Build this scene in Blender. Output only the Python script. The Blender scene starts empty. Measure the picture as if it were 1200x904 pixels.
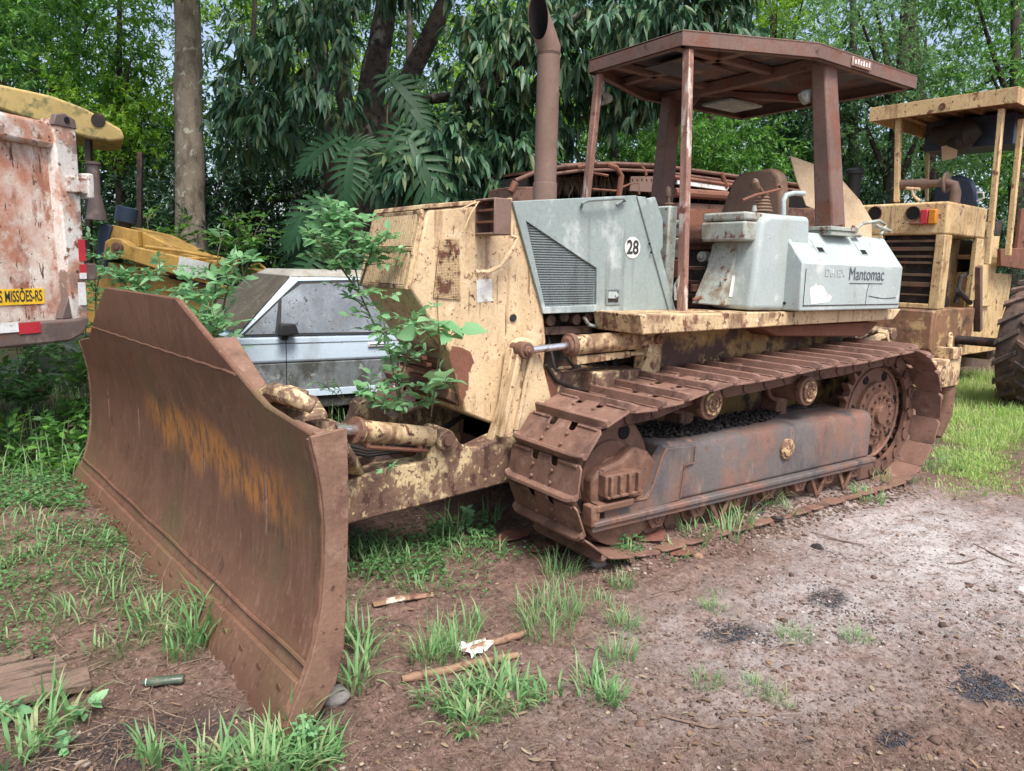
import bpy, bmesh, math, random
import numpy as np
from mathutils import Vector, Matrix, noise
random.seed(7); rng = np.random.default_rng(7)
PI = math.pi
scene = bpy.context.scene
COL = scene.collection

# ------------------------------------------------------------------ camera
F = 872.0
_X = np.array([1253, 109, 872.]); _X /= np.linalg.norm(_X)
_Y = np.array([-620, 154, 872.]); _Y = _Y - _X * (_X @ _Y); _Y /= np.linalg.norm(_Y)
_Z = np.cross(_X, _Y)
if _Z[1] < 0: _Z = -_Z
RM = np.array([_X, _Y, _Z])                     # world <- camera (right, up, forward)
CAM = np.array([0, 0, 1.6])
cd = bpy.data.cameras.new('camera'); cam = bpy.data.objects.new('camera', cd); COL.objects.link(cam)
cd.sensor_width = 36; cd.lens = F / 1200 * 36; cd.clip_end = 1500; cd.clip_start = .05
m = Matrix.Identity(4)
for i in range(3):
    m[i][0] = RM[i, 0]; m[i][1] = RM[i, 1]; m[i][2] = -RM[i, 2]; m[i][3] = CAM[i]
cam.matrix_world = m
scene.camera = cam

def ray(u, v): return RM @ np.array([u - 600., 452. - v, F])
def at(u, v, d):                                 # point at camera depth d metres
    return CAM + ray(u, v) * (d / F)
def gpx(u, v, z=0.0):
    r = ray(u, v); return CAM + r * ((z - CAM[2]) / r[2])

class Frame:
    """local frame of a thing: origin, turned about z by ang"""
    def __init__(s, o=(0, 0, 0), ang=0.0):
        s.o = np.array(o, float); s.a = ang; c, n = math.cos(ang), math.sin(ang)
        s.R = np.array([[c, n, 0], [-n, c, 0], [0, 0, 1.]])     # local <- world
    def px(s, u, v, x=None, y=None, z=None):
        C = s.R @ (CAM - s.o); r = s.R @ ray(u, v)
        k, val = (0, x) if x is not None else ((1, y) if y is not None else (2, z))
        return C + r * ((val - C[k]) / r[k])
W = Frame()
YC = 3.93

# ------------------------------------------------------------------ objects
def tag(o, label=None, cat=None, group=None, kind=None):
    if label: o['label'] = label
    if cat: o['category'] = cat
    if group: o['group'] = group
    if kind: o['kind'] = kind
    return o
def empty(name, loc=(0, 0, 0), ang=0, label=None, cat=None, group=None):
    o = bpy.data.objects.new(name, None); COL.objects.link(o)
    o.location = loc; o.rotation_euler = (0, 0, ang); o.empty_display_size = .2
    return tag(o, label, cat, group)

class MB:
    def __init__(s): s.v = []; s.f = []
    def add(s, vs, fs):
        b = len(s.v); s.v += [tuple(float(c) for c in p) for p in vs]; s.f += [tuple(b + i for i in f) for f in fs]; return s
    def bx(s, x0, x1, y0, y1, z0, z1):
        v = [(x, y, z) for z in (z0, z1) for y in (y0, y1) for x in (x0, x1)]
        return s.add(v, [(0, 2, 3, 1), (4, 5, 7, 6), (0, 1, 5, 4), (2, 6, 7, 3), (0, 4, 6, 2), (1, 3, 7, 5)])
    def box(s, c, size, rot=None):
        M = rot if rot is not None else Matrix.Identity(3)
        v = [Vector(c) + M @ Vector((sx * size[0] / 2, sy * size[1] / 2, sz * size[2] / 2)) for sz in (-1, 1) for sy in (-1, 1) for sx in (-1, 1)]
        return s.add(v, [(0, 2, 3, 1), (4, 5, 7, 6), (0, 1, 5, 4), (2, 6, 7, 3), (0, 4, 6, 2), (1, 3, 7, 5)])
    def beam(s, p0, p1, w, h, up=(0, 0, 1)):
        p0 = Vector(p0); p1 = Vector(p1); d = (p1 - p0); L = d.length; d.normalize(); up = Vector(up)
        a = d.cross(up)
        if a.length < 1e-3: a = d.cross(Vector((1, 0, 0)))
        a.normalize(); b = a.cross(d)
        return s.box((p0 + p1) / 2, (L, w, h), Matrix((d, a, b)).transposed())
    def slab(s, pts, off):
        """pts: closed 3-D outline (planar), extruded by vector off"""
        n = len(pts); P = [Vector(p) for p in pts]; o = Vector(off)
        v = P + [p + o for p in P]
        return s.add(v, [tuple(range(n))[::-1], tuple(range(n, 2 * n))] + [(i, (i + 1) % n, n + (i + 1) % n, n + i) for i in range(n)])
    def prism(s, pts2, ax, a0, a1):
        def q(p, a): return (p[0], a, p[1]) if ax == 'y' else ((a, p[0], p[1]) if ax == 'x' else (p[0], p[1], a))
        n = len(pts2); v = [q(p, a0) for p in pts2] + [q(p, a1) for p in pts2]
        return s.add(v, [tuple(range(n)), tuple(range(n, 2 * n))[::-1]] + [(i, n + i, n + (i + 1) % n, (i + 1) % n) for i in range(n)])
    def tube(s, pts, r, n=12, caps=True, flat=1.0):
        P = [Vector(p) for p in pts]; k = len(P); rr = r if hasattr(r, '__len__') else [r] * k
        t0 = (P[1] - P[0]).normalized(); ref = Vector((0, 0, 1)) if abs(t0.z) < .9 else Vector((1, 0, 0))
        a = t0.cross(ref).normalized(); vs = []; fs = []
        for i in range(k):
            t = (P[min(i + 1, k - 1)] - P[max(i - 1, 0)])
            if t.length < 1e-9: t = t0
            t.normalize(); a = (a - t * a.dot(t)); a.normalize(); b = t.cross(a)
            for j in range(n):
                th = 2 * PI * j / n; vs.append(P[i] + a * math.cos(th) * rr[i] + b * math.sin(th) * rr[i] * flat)
        for i in range(k - 1):
            for j in range(n):
                fs.append((i * n + j, i * n + (j + 1) % n, (i + 1) * n + (j + 1) % n, (i + 1) * n + j))
        if caps: fs += [tuple(range(n))[::-1], tuple(range((k - 1) * n, k * n))]
        return s.add(vs, fs)
    def cyl(s, p0, p1, r0, r1=None, n=20): return s.tube([p0, p1], [r0, r0 if r1 is None else r1], n)
    def ycyl(s, x, z, y0, y1, r, n=24): return s.tube([(x, y0, z), (x, y1, z)], [r, r], n)
    def lathe(s, c, ax, prof, n=28):
        """prof: (radius, along axis) list, closed solid of revolution from first to last"""
        return s.tube([Vector(c) + Vector(ax).normalized() * (a + 1e-5 * i) for i, (r, a) in enumerate(prof)], [max(r, 1e-4) for r, a in prof], n)
    def ring(s, c, ax, R, r, n=28, k=8):
        ax = Vector(ax).normalized(); ref = Vector((0, 0, 1)) if abs(ax.z) < .9 else Vector((1, 0, 0)); a = ax.cross(ref).normalized(); b = ax.cross(a)
        pts = [Vector(c) + (a * math.cos(t) + b * math.sin(t)) * R for t in [2 * PI * i / n for i in range(n)]]
        vs = []; fs = []
        for i, p in enumerate(pts):
            o = (p - Vector(c)).normalized()
            for j in range(k):
                th = 2 * PI * j / k; vs.append(p + o * math.cos(th) * r + ax * math.sin(th) * r)
        for i in range(n):
            for j in range(k):
                fs.append((i * k + j, ((i + 1) % n) * k + j, ((i + 1) % n) * k + (j + 1) % k, i * k + (j + 1) % k))
        return s.add(vs, fs)
    def build(s, name, mat, parent=None, bevel=0.0, smooth=True, seg=2, loc=None):
        me = bpy.data.meshes.new(name); me.from_pydata(s.v, [], s.f); me.validate()
        bm = bmesh.new(); bm.from_mesh(me); bmesh.ops.recalc_face_normals(bm, faces=bm.faces); bm.to_mesh(me); bm.free()
        if smooth:
            me.shade_smooth(); me.set_sharp_from_angle(angle=math.radians(35))
        me.materials.append(mat)
        o = bpy.data.objects.new(name, me); COL.objects.link(o)
        if loc is not None: o.location = loc
        if parent: o.parent = parent
        if bevel:
            b = o.modifiers.new('bevel', 'BEVEL'); b.width = bevel; b.segments = seg; b.limit_method = 'ANGLE'; b.angle_limit = math.radians(40)
            b.harden_normals = False
        return o

def pieces(mb):
    par = list(range(len(mb.v)))
    def fd(i):
        while par[i] != i: par[i] = par[par[i]]; i = par[i]
        return i
    for f in mb.f:
        a = fd(f[0])
        for i in f[1:]: par[fd(i)] = a
    g = {}
    for f in mb.f: g.setdefault(fd(f[0]), []).append(f)
    out = []
    for fs in g.values():
        ids = sorted({i for f in fs for i in f}); mp = {i: k for k, i in enumerate(ids)}; q = MB(); q.v = [mb.v[i] for i in ids]; q.f = [tuple(mp[i] for i in f) for f in fs]; out.append(q)
    return out
def npmesh(name, verts, faces, mat, parent=None, smooth=False, attr=None):
    """fast mesh from numpy arrays; faces (M,k)"""
    me = bpy.data.meshes.new(name); k = faces.shape[1]
    me.vertices.add(len(verts)); me.vertices.foreach_set('co', verts.astype(np.float32).ravel())
    me.loops.add(faces.size); me.loops.foreach_set('vertex_index', faces.astype(np.int32).ravel())
    me.polygons.add(len(faces)); me.polygons.foreach_set('loop_start', np.arange(0, faces.size, k, dtype=np.int32))
    me.update(calc_edges=True)
    if smooth: me.shade_smooth()
    me.materials.append(mat)
    o = bpy.data.objects.new(name, me); COL.objects.link(o)
    if parent: o.parent = parent
    return o

def text(s, name, mat, parent, loc, xdir, ydir, size, sx=1.0, bold=.0, depth=.002, center=True):
    cu = bpy.data.curves.new(name, 'FONT'); cu.body = s; cu.size = size; cu.extrude = depth; cu.offset = bold
    if center: cu.align_x = 'CENTER'; cu.align_y = 'CENTER'
    tmp = bpy.data.objects.new(name, cu); COL.objects.link(tmp)
    dg = bpy.context.evaluated_depsgraph_get(); me = bpy.data.meshes.new_from_object(tmp.evaluated_get(dg))
    bpy.data.objects.remove(tmp)
    x = Vector(xdir).normalized(); y = Vector(ydir).normalized(); z = x.cross(y)
    M = Matrix((x, y, z)).transposed().to_4x4(); M.translation = Vector(loc)
    me.transform(M @ Matrix.Diagonal((sx, 1, 1, 1)))
    me.materials.clear(); me.materials.append(mat)
    o = bpy.data.objects.new(name, me); COL.objects.link(o); o.parent = parent
    return o

# ------------------------------------------------------------------ materials
def M(name, base, layers=(), rough=.75, metal=0.0, bump=.25, var=.18, bscale=60, spec=.35, trans=0, inst=False, rot=None):
    """layers: (colour, lo, hi, scale, (sx,sy,sz), rough) patches laid over the base by noise"""
    mt = bpy.data.materials.new(name); mt.use_nodes = True; nt = mt.node_tree; N = nt.nodes; L = nt.links
    bs = N['Principled BSDF']; tc = N.new('ShaderNodeTexCoord'); co = tc.outputs['Object']
    if inst:
        oi = N.new('ShaderNodeObjectInfo'); mu = N.new('ShaderNodeVectorMath'); mu.operation = 'SCALE'; mu.inputs['Scale'].default_value = 37.
        cb = N.new('ShaderNodeCombineXYZ'); 
        for i in range(3): L.new(oi.outputs['Random'], cb.inputs[i])
        L.new(cb.outputs[0], mu.inputs[0]); ad = N.new('ShaderNodeVectorMath'); L.new(co, ad.inputs[0]); L.new(mu.outputs[0], ad.inputs[1]); co = ad.outputs[0]
    def nz(scale, st=(1, 1, 1), det=8, ro=.62, off=0):
        mp = N.new('ShaderNodeMapping'); mp.inputs['Scale'].default_value = st; mp.inputs['Location'].default_value = (off, off * 1.7, off * .6)
        L.new(co, mp.inputs['Vector']); t = N.new('ShaderNodeTexNoise'); t.inputs['Scale'].default_value = scale
        t.inputs['Detail'].default_value = det; t.inputs['Roughness'].default_value = ro; L.new(mp.outputs[0], t.inputs['Vector']); return t.outputs['Fac']
    def mix(a, b, f):
        x = N.new('ShaderNodeMix'); x.data_type = 'RGBA'
        if isinstance(a, tuple): x.inputs[6].default_value = (*a, 1)
        else: L.new(a, x.inputs[6])
        if isinstance(b, tuple): x.inputs[7].default_value = (*b, 1)
        else: L.new(b, x.inputs[7])
        L.new(f, x.inputs[0]); return x.outputs[2]
    def rng_(f, lo, hi, a=0., b=1.):
        r = N.new('ShaderNodeMapRange'); r.inputs[1].default_value = lo; r.inputs[2].default_value = hi; r.inputs[3].default_value = a; r.inputs[4].default_value = b
        L.new(f, r.inputs[0]); return r.outputs[0]
    c = base; rg = None; hgt = None
    fine = nz(bscale, det=6, ro=.7, off=3)
    big = nz(3.1, det=5, off=9)
    for i, ly in enumerate(layers):
        col, lo, hi, sc = ly[:4]; st = ly[4] if len(ly) > 4 else (1, 1, 1)
        f = rng_(nz(sc, st, off=5.3 * i + 1), lo, hi)
        c = mix(c, col, f)
        if len(ly) > 5:
            r2 = N.new('ShaderNodeMix'); r2.data_type = 'FLOAT'
            if rg is None: r2.inputs[2].default_value = rough
            else: L.new(rg, r2.inputs[2])
            r2.inputs[3].default_value = ly[5]; L.new(f, r2.inputs[0]); rg = r2.outputs[0]
        if i == 0: hgt = f
    v1 = rng_(fine, .3, .7, 1 - var, 1 + var); v2 = rng_(big, .3, .7, 1 - var * .8, 1 + var * .8)
    mm = N.new('ShaderNodeMath'); mm.operation = 'MULTIPLY'; L.new(v1, mm.inputs[0]); L.new(v2, mm.inputs[1])
    if isinstance(c, tuple):
        rgb = N.new('ShaderNodeRGB'); rgb.outputs[0].default_value = (*c, 1); c = rgb.outputs[0]
    vm = N.new('ShaderNodeVectorMath'); vm.operation = 'SCALE'; L.new(c, vm.inputs[0]); L.new(mm.outputs[0], vm.inputs['Scale'])
    L.new(vm.outputs[0], bs.inputs['Base Color'])
    if rg is None: bs.inputs['Roughness'].default_value = rough
    else: L.new(rg, bs.inputs['Roughness'])
    bs.inputs['Metallic'].default_value = metal; bs.inputs['Specular IOR Level'].default_value = spec
    if bump:
        b = N.new('ShaderNodeBump'); b.inputs['Strength'].default_value = bump; b.inputs['Distance'].default_value = .01
        if hgt is not None:
            s_ = N.new('ShaderNodeMath'); s_.operation = 'MULTIPLY_ADD'; L.new(hgt, s_.inputs[0]); s_.inputs[1].default_value = .35; L.new(fine, s_.inputs[2]); L.new(s_.outputs[0], b.inputs['Height'])
        else: L.new(fine, b.inputs['Height'])
        L.new(b.outputs[0], bs.inputs['Normal'])
    return mt

RUST = (.17, .072, .045); RUSTD = (.07, .035, .027); RUSTO = (.34, .13, .04); CREAM = (.57, .425, .26); GREYB = (.30, .36, .35)
DIRT = (.10, .065, .045)
mt = {}
mt['cream'] = M('cream_paint', CREAM, [(RUST, .66, .70, 4.5), (RUSTD, .64, .68, 20), ((.44, .30, .16), .5, .8, 3, (3, 3, .35)), ((.30, .18, .10), .56, .70, 5, (4, 4, .18)), ((.17, .10, .06), .61, .68, 9, (3, 3, .25)), ((.66, .53, .37), .58, .7, 6), (RUST, .62, .66, 42), ((.25, .15, .09), .60, .64, 26, (1, 1, .5))], rough=.6, bump=.2)
mt['creamrust'] = M('cream_paint_worn', (.54, .40, .23), [(RUST, .53, .60, 15, (1, 1, .7)), ((.24, .14, .09), .54, .66, 6), (RUST, .60, .64, 40), (RUSTD, .60, .64, 16), ((.20, .12, .07), .5, .62, 8, (1, 1, .5)), ((.66, .58, .42), .64, .70, 11)], rough=.6, bump=.35)
mt['creamdark'] = M('cream_paint_oily', (.30, .19, .075), [(RUSTD, .46, .56, 4), ((.05, .035, .025), .54, .62, 7), ((.42, .28, .12), .6, .68, 9)], rough=.5, bump=.35)
mt['creamarm'] = M('arm_paint_scraped', (.20, .125, .08), [((.56, .44, .25), .49, .56, 11, (1, 1, .6)), ((.12, .07, .052), .48, .58, 3.5), ((.50, .38, .21), .58, .63, 24), (RUSTD, .58, .64, 14, (1, 1, .5)), ((.17, .095, .065), .55, .60, 38)], rough=.65, bump=.4)
mt['grey'] = M('grey_hood_paint', (.25, .30, .29), [((.46, .50, .49), .55, .68, 5, (1, 1, .7)), ((.17, .19, .175), .58, .72, 4, (3, 3, .25)), (RUST, .70, .735, 11)], rough=.5, bump=.1, var=.12)
mt['greyl'] = M('pale_grey_box_paint', (.36, .415, .405), [((.52, .55, .52), .56, .66, 6), ((.33, .36, .33), .56, .74, 3.5, (1.5, 1.5, .3)), ((.22, .22, .20), .62, .72, 9, (2, 2, .3)), (RUST, .68, .71, 16)], rough=.5, bump=.1, var=.1)
mt['greyd'] = M('grey_grid_paint', (.20, .235, .235), [((.11, .12, .115), .52, .66, 4, (3, 3, .3))], rough=.6, bump=.1, var=.12)
mt['greydirty'] = M('dirty_grey_console_paint', (.34, .37, .33), [((.20, .16, .11), .50, .64, 6), (RUST, .58, .64, 14), ((.14, .12, .10), .6, .7, 9, (2, 2, .3))], rough=.65, bump=.25, var=.2)
mt['rust'] = M('brown_rust', RUST, [(RUSTD, .56, .68, 6), ((.24, .11, .065), .55, .7, 9), ((.30, .20, .15), .66, .72, 14)], rough=.8, bump=.35)
mt['rustpipe'] = M('brown_exhaust_rust', (.175, .112, .088), [((.12, .075, .055), .5, .7, 4), ((.27, .17, .13), .6, .7, 8, (1, 1, .4))], rough=.7, bump=.12, var=.1)
mt['canopy'] = M('canopy_brown_paint', (.165, .10, .08), [(RUST, .52, .64, 5), ((.33, .24, .20), .66, .74, 9), (RUSTD, .62, .7, 14)], rough=.6, bump=.2)
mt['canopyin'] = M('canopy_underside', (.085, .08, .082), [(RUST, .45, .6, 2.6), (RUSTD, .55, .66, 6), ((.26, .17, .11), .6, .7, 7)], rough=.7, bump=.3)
mt['post'] = M('post_paint', (.24, .13, .10), [((.36, .20, .15), .5, .6, 4, (3, 3, .5)), ((.50, .44, .38), .56, .62, 5, (3, 3, .5)), (RUST, .56, .64, 9)], rough=.6, bump=.2)
mt['track'] = M('track_steel', (.195, .108, .080), [((.115, .065, .05), .50, .64, 6), ((.26, .16, .125), .54, .68, 11), ((.10, .06, .045), .62, .7, 20)], rough=.62, bump=.22, var=.14, inst=True)
mt['chain'] = M('track_link_steel', (.15, .08, .058), [(RUSTD, .5, .62, 9)], rough=.7, bump=.3)
mt['frame'] = M('track_frame_steel', (.12, .105, .10), [((.19, .105, .08), .47, .60, 2.2, (1, 1, .8)), ((.07, .066, .07), .53, .66, 4, (1, 1, .5)), ((.26, .16, .12), .58, .70, 9, (1, 1, .35)), ((.13, .07, .05), .6, .68, 18)], rough=.52, bump=.18, var=.16)
mt['capm'] = M('worn_cap_paint', (.20, .11, .07), [((.52, .38, .20), .50, .56, 22), (RUSTD, .58, .63, 30)], rough=.7, bump=.3)
mt['drum'] = M('roller_steel', (.155, .082, .057), [((.22, .12, .08), .5, .62, 10), (RUSTD, .6, .66, 20)], rough=.65, bump=.25)
mt['dark'] = M('oily_engine_and_shade_dark', (.035, .028, .024), [((.10, .055, .04), .52, .64, 7)], rough=.6, bump=.4)  # engine parts, and near-black fill where seat and loader bay lie in shade
mt['engine'] = M('rusty_engine_castings', (.12, .07, .05), [((.03, .025, .02), .48, .58, 8), ((.22, .12, .07), .6, .68, 12)], rough=.6, bump=.5)
mt['black'] = M('black_plastic', (.02, .02, .022), rough=.55, bump=.05)
mt['hose'] = M('black_hose', (.035, .032, .03), rough=.6, bump=.1)
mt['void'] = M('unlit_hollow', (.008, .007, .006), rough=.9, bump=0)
mt['chrome'] = M('chrome_rod', (.72, .73, .74), [((.3, .25, .2), .6, .7, 15)], rough=.22, metal=.9, bump=.03, var=.05)
mt['white'] = M('white_sticker', (.66, .66, .62), [((.45, .40, .32), .56, .66, 14)], rough=.6, bump=.1)
mt['inkg'] = M('worn_grey_lettering', (.085, .10, .115), [((.30, .36, .37), .60, .68, 45)], rough=.6, bump=0)
mt['meshback'] = M('mesh_window_backing', (.27, .19, .10), [((.10, .07, .045), .5, .62, 6)], rough=.8, bump=.2)
mt['endp'] = M('end_plate_steel', (.195, .112, .078), [((.13, .07, .05), .5, .64, 5), ((.28, .18, .13), .56, .68, 9), (RUSTD, .62, .67, 16)], rough=.7, bump=.3)
mt['ghost'] = M('ghost_lettering', (.46, .50, .49), [((.36, .415, .405), .42, .52, 34)], rough=.55, bump=0)
mt['ink'] = M('dark_lettering', (.035, .035, .04), [((.3, .3, .28), .66, .7, 60)], rough=.6, bump=0)
mt['seat'] = M('seat_vinyl_brown', (.17, .105, .072), [((.20, .14, .10), .55, .7, 4), ((.06, .04, .03), .6, .7, 9)], rough=.6, bump=.2)
mt['seatred'] = M('seat_cushion_brown', (.20, .095, .065), [((.10, .05, .04), .5, .64, 6)], rough=.55, bump=.25)
mt['card'] = M('cardboard', (.56, .42, .27), [((.40, .28, .17), .5, .7, 4), ((.66, .54, .38), .6, .7, 8)], rough=.85, bump=.3)
mt['soilpile'] = M('black_dirt', (.03, .026, .024), [((.07, .05, .04), .55, .7, 20)], rough=.9, bump=.5, bscale=120)
# blade: brown steel with an orange band of worn paint
def blade_mat():
    m_ = M('blade_steel', (.165, .086, .056), [((.10, .052, .036), .60, .66, 11, (1, 1, .6)), ((.135, .066, .042), .48, .68, 3, (4, 1.6, .35)), ((.25, .14, .10), .54, .72, 9, (5, 5, .35)), ((.13, .095, .048), .54, .72, 1.3), ((.29, .18, .14), .62, .72, 22, (3, 3, .3))], rough=.56, bump=.16, var=.12)
    nt = m_.node_tree; N = nt.nodes; L = nt.links; bs = N['Principled BSDF']
    src = bs.inputs['Base Color'].links[0].from_socket
    tc = N.new('ShaderNodeTexCoord'); sp = N.new('ShaderNodeSeparateXYZ'); L.new(tc.outputs['Object'], sp.inputs[0])
    # local frame: x = depth w, y = along the blade u (from the near end), z = height
    def ma(op, a, b=None, c=None):
        n = N.new('ShaderNodeMath'); n.operation = op
        for i, q in enumerate((a, b, c)):
            if q is None: continue
            if isinstance(q, (int, float)): n.inputs[i].default_value = q
            else: L.new(q, n.inputs[i])
        return n.outputs[0]
    nz = N.new('ShaderNodeTexNoise'); nz.inputs['Scale'].default_value = 3.2; nz.inputs['Detail'].default_value = 7
    mp = N.new('ShaderNodeMapping'); mp.inputs['Scale'].default_value = (1, 1.6, .55); L.new(tc.outputs['Object'], mp.inputs[0]); L.new(mp.outputs[0], nz.inputs['Vector'])
    wob = ma('MULTIPLY_ADD', nz.outputs['Fac'], .34, -.17)
    cen = ma('MULTIPLY_ADD', sp.outputs['Y'], .035, .70)                      # band height along u
    d = ma('ABSOLUTE', ma('SUBTRACT', ma('ADD', sp.outputs['Z'], wob), cen))
    band = N.new('ShaderNodeMapRange'); L.new(d, band.inputs[0]); band.inputs[1].default_value = .15; band.inputs[2].default_value = .05
    e0 = N.new('ShaderNodeMapRange'); L.new(sp.outputs['Y'], e0.inputs[0]); e0.inputs[1].default_value = .10; e0.inputs[2].default_value = .5
    e1 = N.new('ShaderNodeMapRange'); L.new(sp.outputs['Y'], e1.inputs[0]); e1.inputs[1].default_value = 2.2; e1.inputs[2].default_value = 1.9
    n2 = N.new('ShaderNodeTexNoise'); n2.inputs['Scale'].default_value = 16; n2.inputs['Detail'].default_value = 9; n2.inputs['Roughness'].default_value = .75; L.new(mp.outputs[0], n2.inputs['Vector'])
    pt = N.new('ShaderNodeMapRange'); L.new(n2.outputs['Fac'], pt.inputs[0]); pt.inputs[1].default_value = .42; pt.inputs[2].default_value = .54
    f = ma('MULTIPLY', ma('MULTIPLY', band.outputs[0], e0.outputs[0]), ma('MULTIPLY', e1.outputs[0], pt.outputs[0]))
    mx = N.new('ShaderNodeMix'); mx.data_type = 'RGBA'; L.new(ma('MULTIPLY', f, .8), mx.inputs[0]); L.new(src, mx.inputs[6]); mx.inputs[7].default_value = (.46, .20, .055, 1)
    L.new(mx.outputs[2], bs.inputs['Base Color'])
    return m_
mt['blade'] = blade_mat()

# ================================================================== BULLDOZER
RO = Vector((4.2, YC, 0))
dozer = empty('bulldozer', RO, 0, 'rusty cream and grey crawler bulldozer with wide brown blade and 28 on its hood', 'bulldozer')
def D(name, mb, mat, parent=None, bevel=.006, label=None, **k):
    o = mb.build(name, mt[mat] if isinstance(mat, str) else mat, parent or dozer, bevel=bevel, loc=(-RO if parent is None else None), **k)
    if label: o['label'] = label
    return o
P = W.px
def DS(name, mb, mat, parent=None, **k):
    return [D(name, q, mat, parent, **k) for q in pieces(mb)]
def PP(lst, **k): return [tuple(P(u, v, **k)) for u, v in lst]
def poly(lst, y): return [(p[0], p[2]) for p in PP(lst, y=y)]

# ---------------- tracks
def track_path():
    pts = []
    def arc(cx, cz, r, a0, a1, n):
        for i in range(n + 1):
            a = math.radians(a0 + (a1 - a0) * i / n); pts.append((cx + r * math.cos(a), cz + r * math.sin(a)))
    pts.append((2.9, .062)); pts.append((4.2, .055)); pts.append((5.35, .062))
    arc(5.50, .560, .495, -88, 86, 26)
    for q in [(5.2, 1.035), (4.9, 1.01), (4.65, 1.0), (4.43, 1.0), (4.2, .985), (3.95, .965), (3.7, .955), (3.45, .95), (3.25, .92), (3.05, .88)]: pts.append(q)
    arc(2.74, .475, .39, 82, 262, 24)
    pts.append(pts[0])
    P_ = np.array(pts); seg = np.linalg.norm(np.diff(P_, axis=0), axis=1); s = np.concatenate([[0], np.cumsum(seg)])
    return P_, s
TP, TS = track_path()
def tpos(s):
    s = s % TS[-1]; i = min(np.searchsorted(TS, s, 'right') - 1, len(TP) - 2); t = (s - TS[i]) / (TS[i + 1] - TS[i]); return TP[i] * (1 - t) + TP[i + 1] * t
NSH = 41; PITCH = TS[-1] / NSH; SW = .60
def shoe_mesh():
    b = MB(); L = PITCH * 1.02; h = L / 2; w = SW / 2; t = .012
    # plate with two notches at its trailing edge
    xa, xb = -h, h
    out = [(xa, -w + .02), (xa, -.112), (xa + .040, -.108), (xa + .048, -.095), (xa + .048, -.070), (xa + .040, -.056), (xa, -.052), (xa, .052), (xa + .040, .056), (xa + .048, .070), (xa + .048, .095), (xa + .040, .108), (xa, .112), (xa, w - .02), (xa + .02, w), (xb - .03, w), (xb, w - .03), (xb, -w + .03), (xb - .03, -w), (xa + .02, -w)]
    b.prism(out, 'z', 0, t)
    # grouser: tall bar at the leading edge whose ends sweep back and run out
    for s_ in (1,):
        pts = [(-w + .002, .012), (-w + .02, .004), (-w + .05, 0), (w - .05, 0), (w - .02, .004), (w - .002, .012)]
        hs = [.026, .036, .040, .040, .036, .026]
        vs = []; 
        for (y, dx), hh in zip(pts, hs):
            x = xb - .022 - dx * 1.6
            vs += [(x - .024, y, t - .002), (x + .020, y, t - .002), (x + .011, y, t + hh), (x - .010, y, t + hh)]
        fs = []
        for i in range(len(pts) - 1):
            for j in range(4): fs.append((4 * i + j, 4 * i + (j + 1) % 4, 4 * i + 4 + (j + 1) % 4, 4 * i + 4 + j))
        fs += [(0, 1, 2, 3), (20, 23, 22, 21)]
        b.add(vs, fs)
    # low rib at the trailing edge
    b.beam((xa + .010, -w + .03, t + .004), (xa + .010, -.12, t + .004), .016, .010); b.beam((xa + .010, .12, t + .004), (xa + .010, w - .03, t + .004), .016, .010)
    for y in (-.082, .082):
        for x in (-.03, .035):
            b.cyl((x, y, t), (x, y, t + .014), .0125, .011, 6)
    return b
shoe0 = None
def chain_mesh(side):
    b = MB()
    for i in range(NSH * 1):
        s0 = i * PITCH; p = tpos(s0 - PITCH * .42); q = tpos(s0 + PITCH * .62)
        c0 = tpos(s0); 
        d = (q - p) / np.linalg.norm(q - p); nn = np.array([d[1], -d[0]])      # outward for this direction
        for k, yy in enumerate((-.085, .085)):
            for (a, off, ya) in ((p - nn * .07, 0, yy - .012), (q - nn * .07, 1, yy + .014)):
                b.ycyl(a[0], a[1], ya - .014, ya + .014, .042, 12)
            m0 = (p + q) / 2 - nn * .048; 
            b.beam((p[0] - nn[0] * .066, yy, p[1] - nn[1] * .066), (q[0] - nn[0] * .066, yy, q[1] - nn[1] * .066), .03, .10, up=(nn[0], 0, nn[1]))
        a = p - nn * .07; b.ycyl(a[0], a[1], -.11, .11, .024, 10)
    return b
def make_track(yc, near):
    tr = D('track_chain', chain_mesh(1), 'chain', bevel=0)
    tr.location = Vector((0, yc, 0)) - RO
    global shoe0
    for i in range(NSH):
        s = (i + .5 + (0 if near else .37)) * PITCH + .085
        p = tpos(s - .02); q = tpos(s + .02); d = (q - p) / np.linalg.norm(q - p); c = tpos(s)
        nn = np.array([d[1], -d[0]])
        if shoe0 is None:
            o = shoe_mesh().build('track_shoe', mt['track'], dozer, bevel=.003, seg=1); shoe0 = o
        else:
            o = shoe0.copy(); COL.objects.link(o); o.parent = dozer
        X = Vector((d[0], 0, d[1])); Zv = Vector((nn[0], 0, nn[1])); Yv = Zv.cross(X)
        mm = Matrix((X, Yv, Zv)).transposed().to_4x4(); mm.translation = Vector((c[0], yc, c[1])) - RO
        o.matrix_local = mm
YN = 3.02; YF = 2 * YC - YN
make_track(YN, True); make_track(YF, False)

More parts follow.
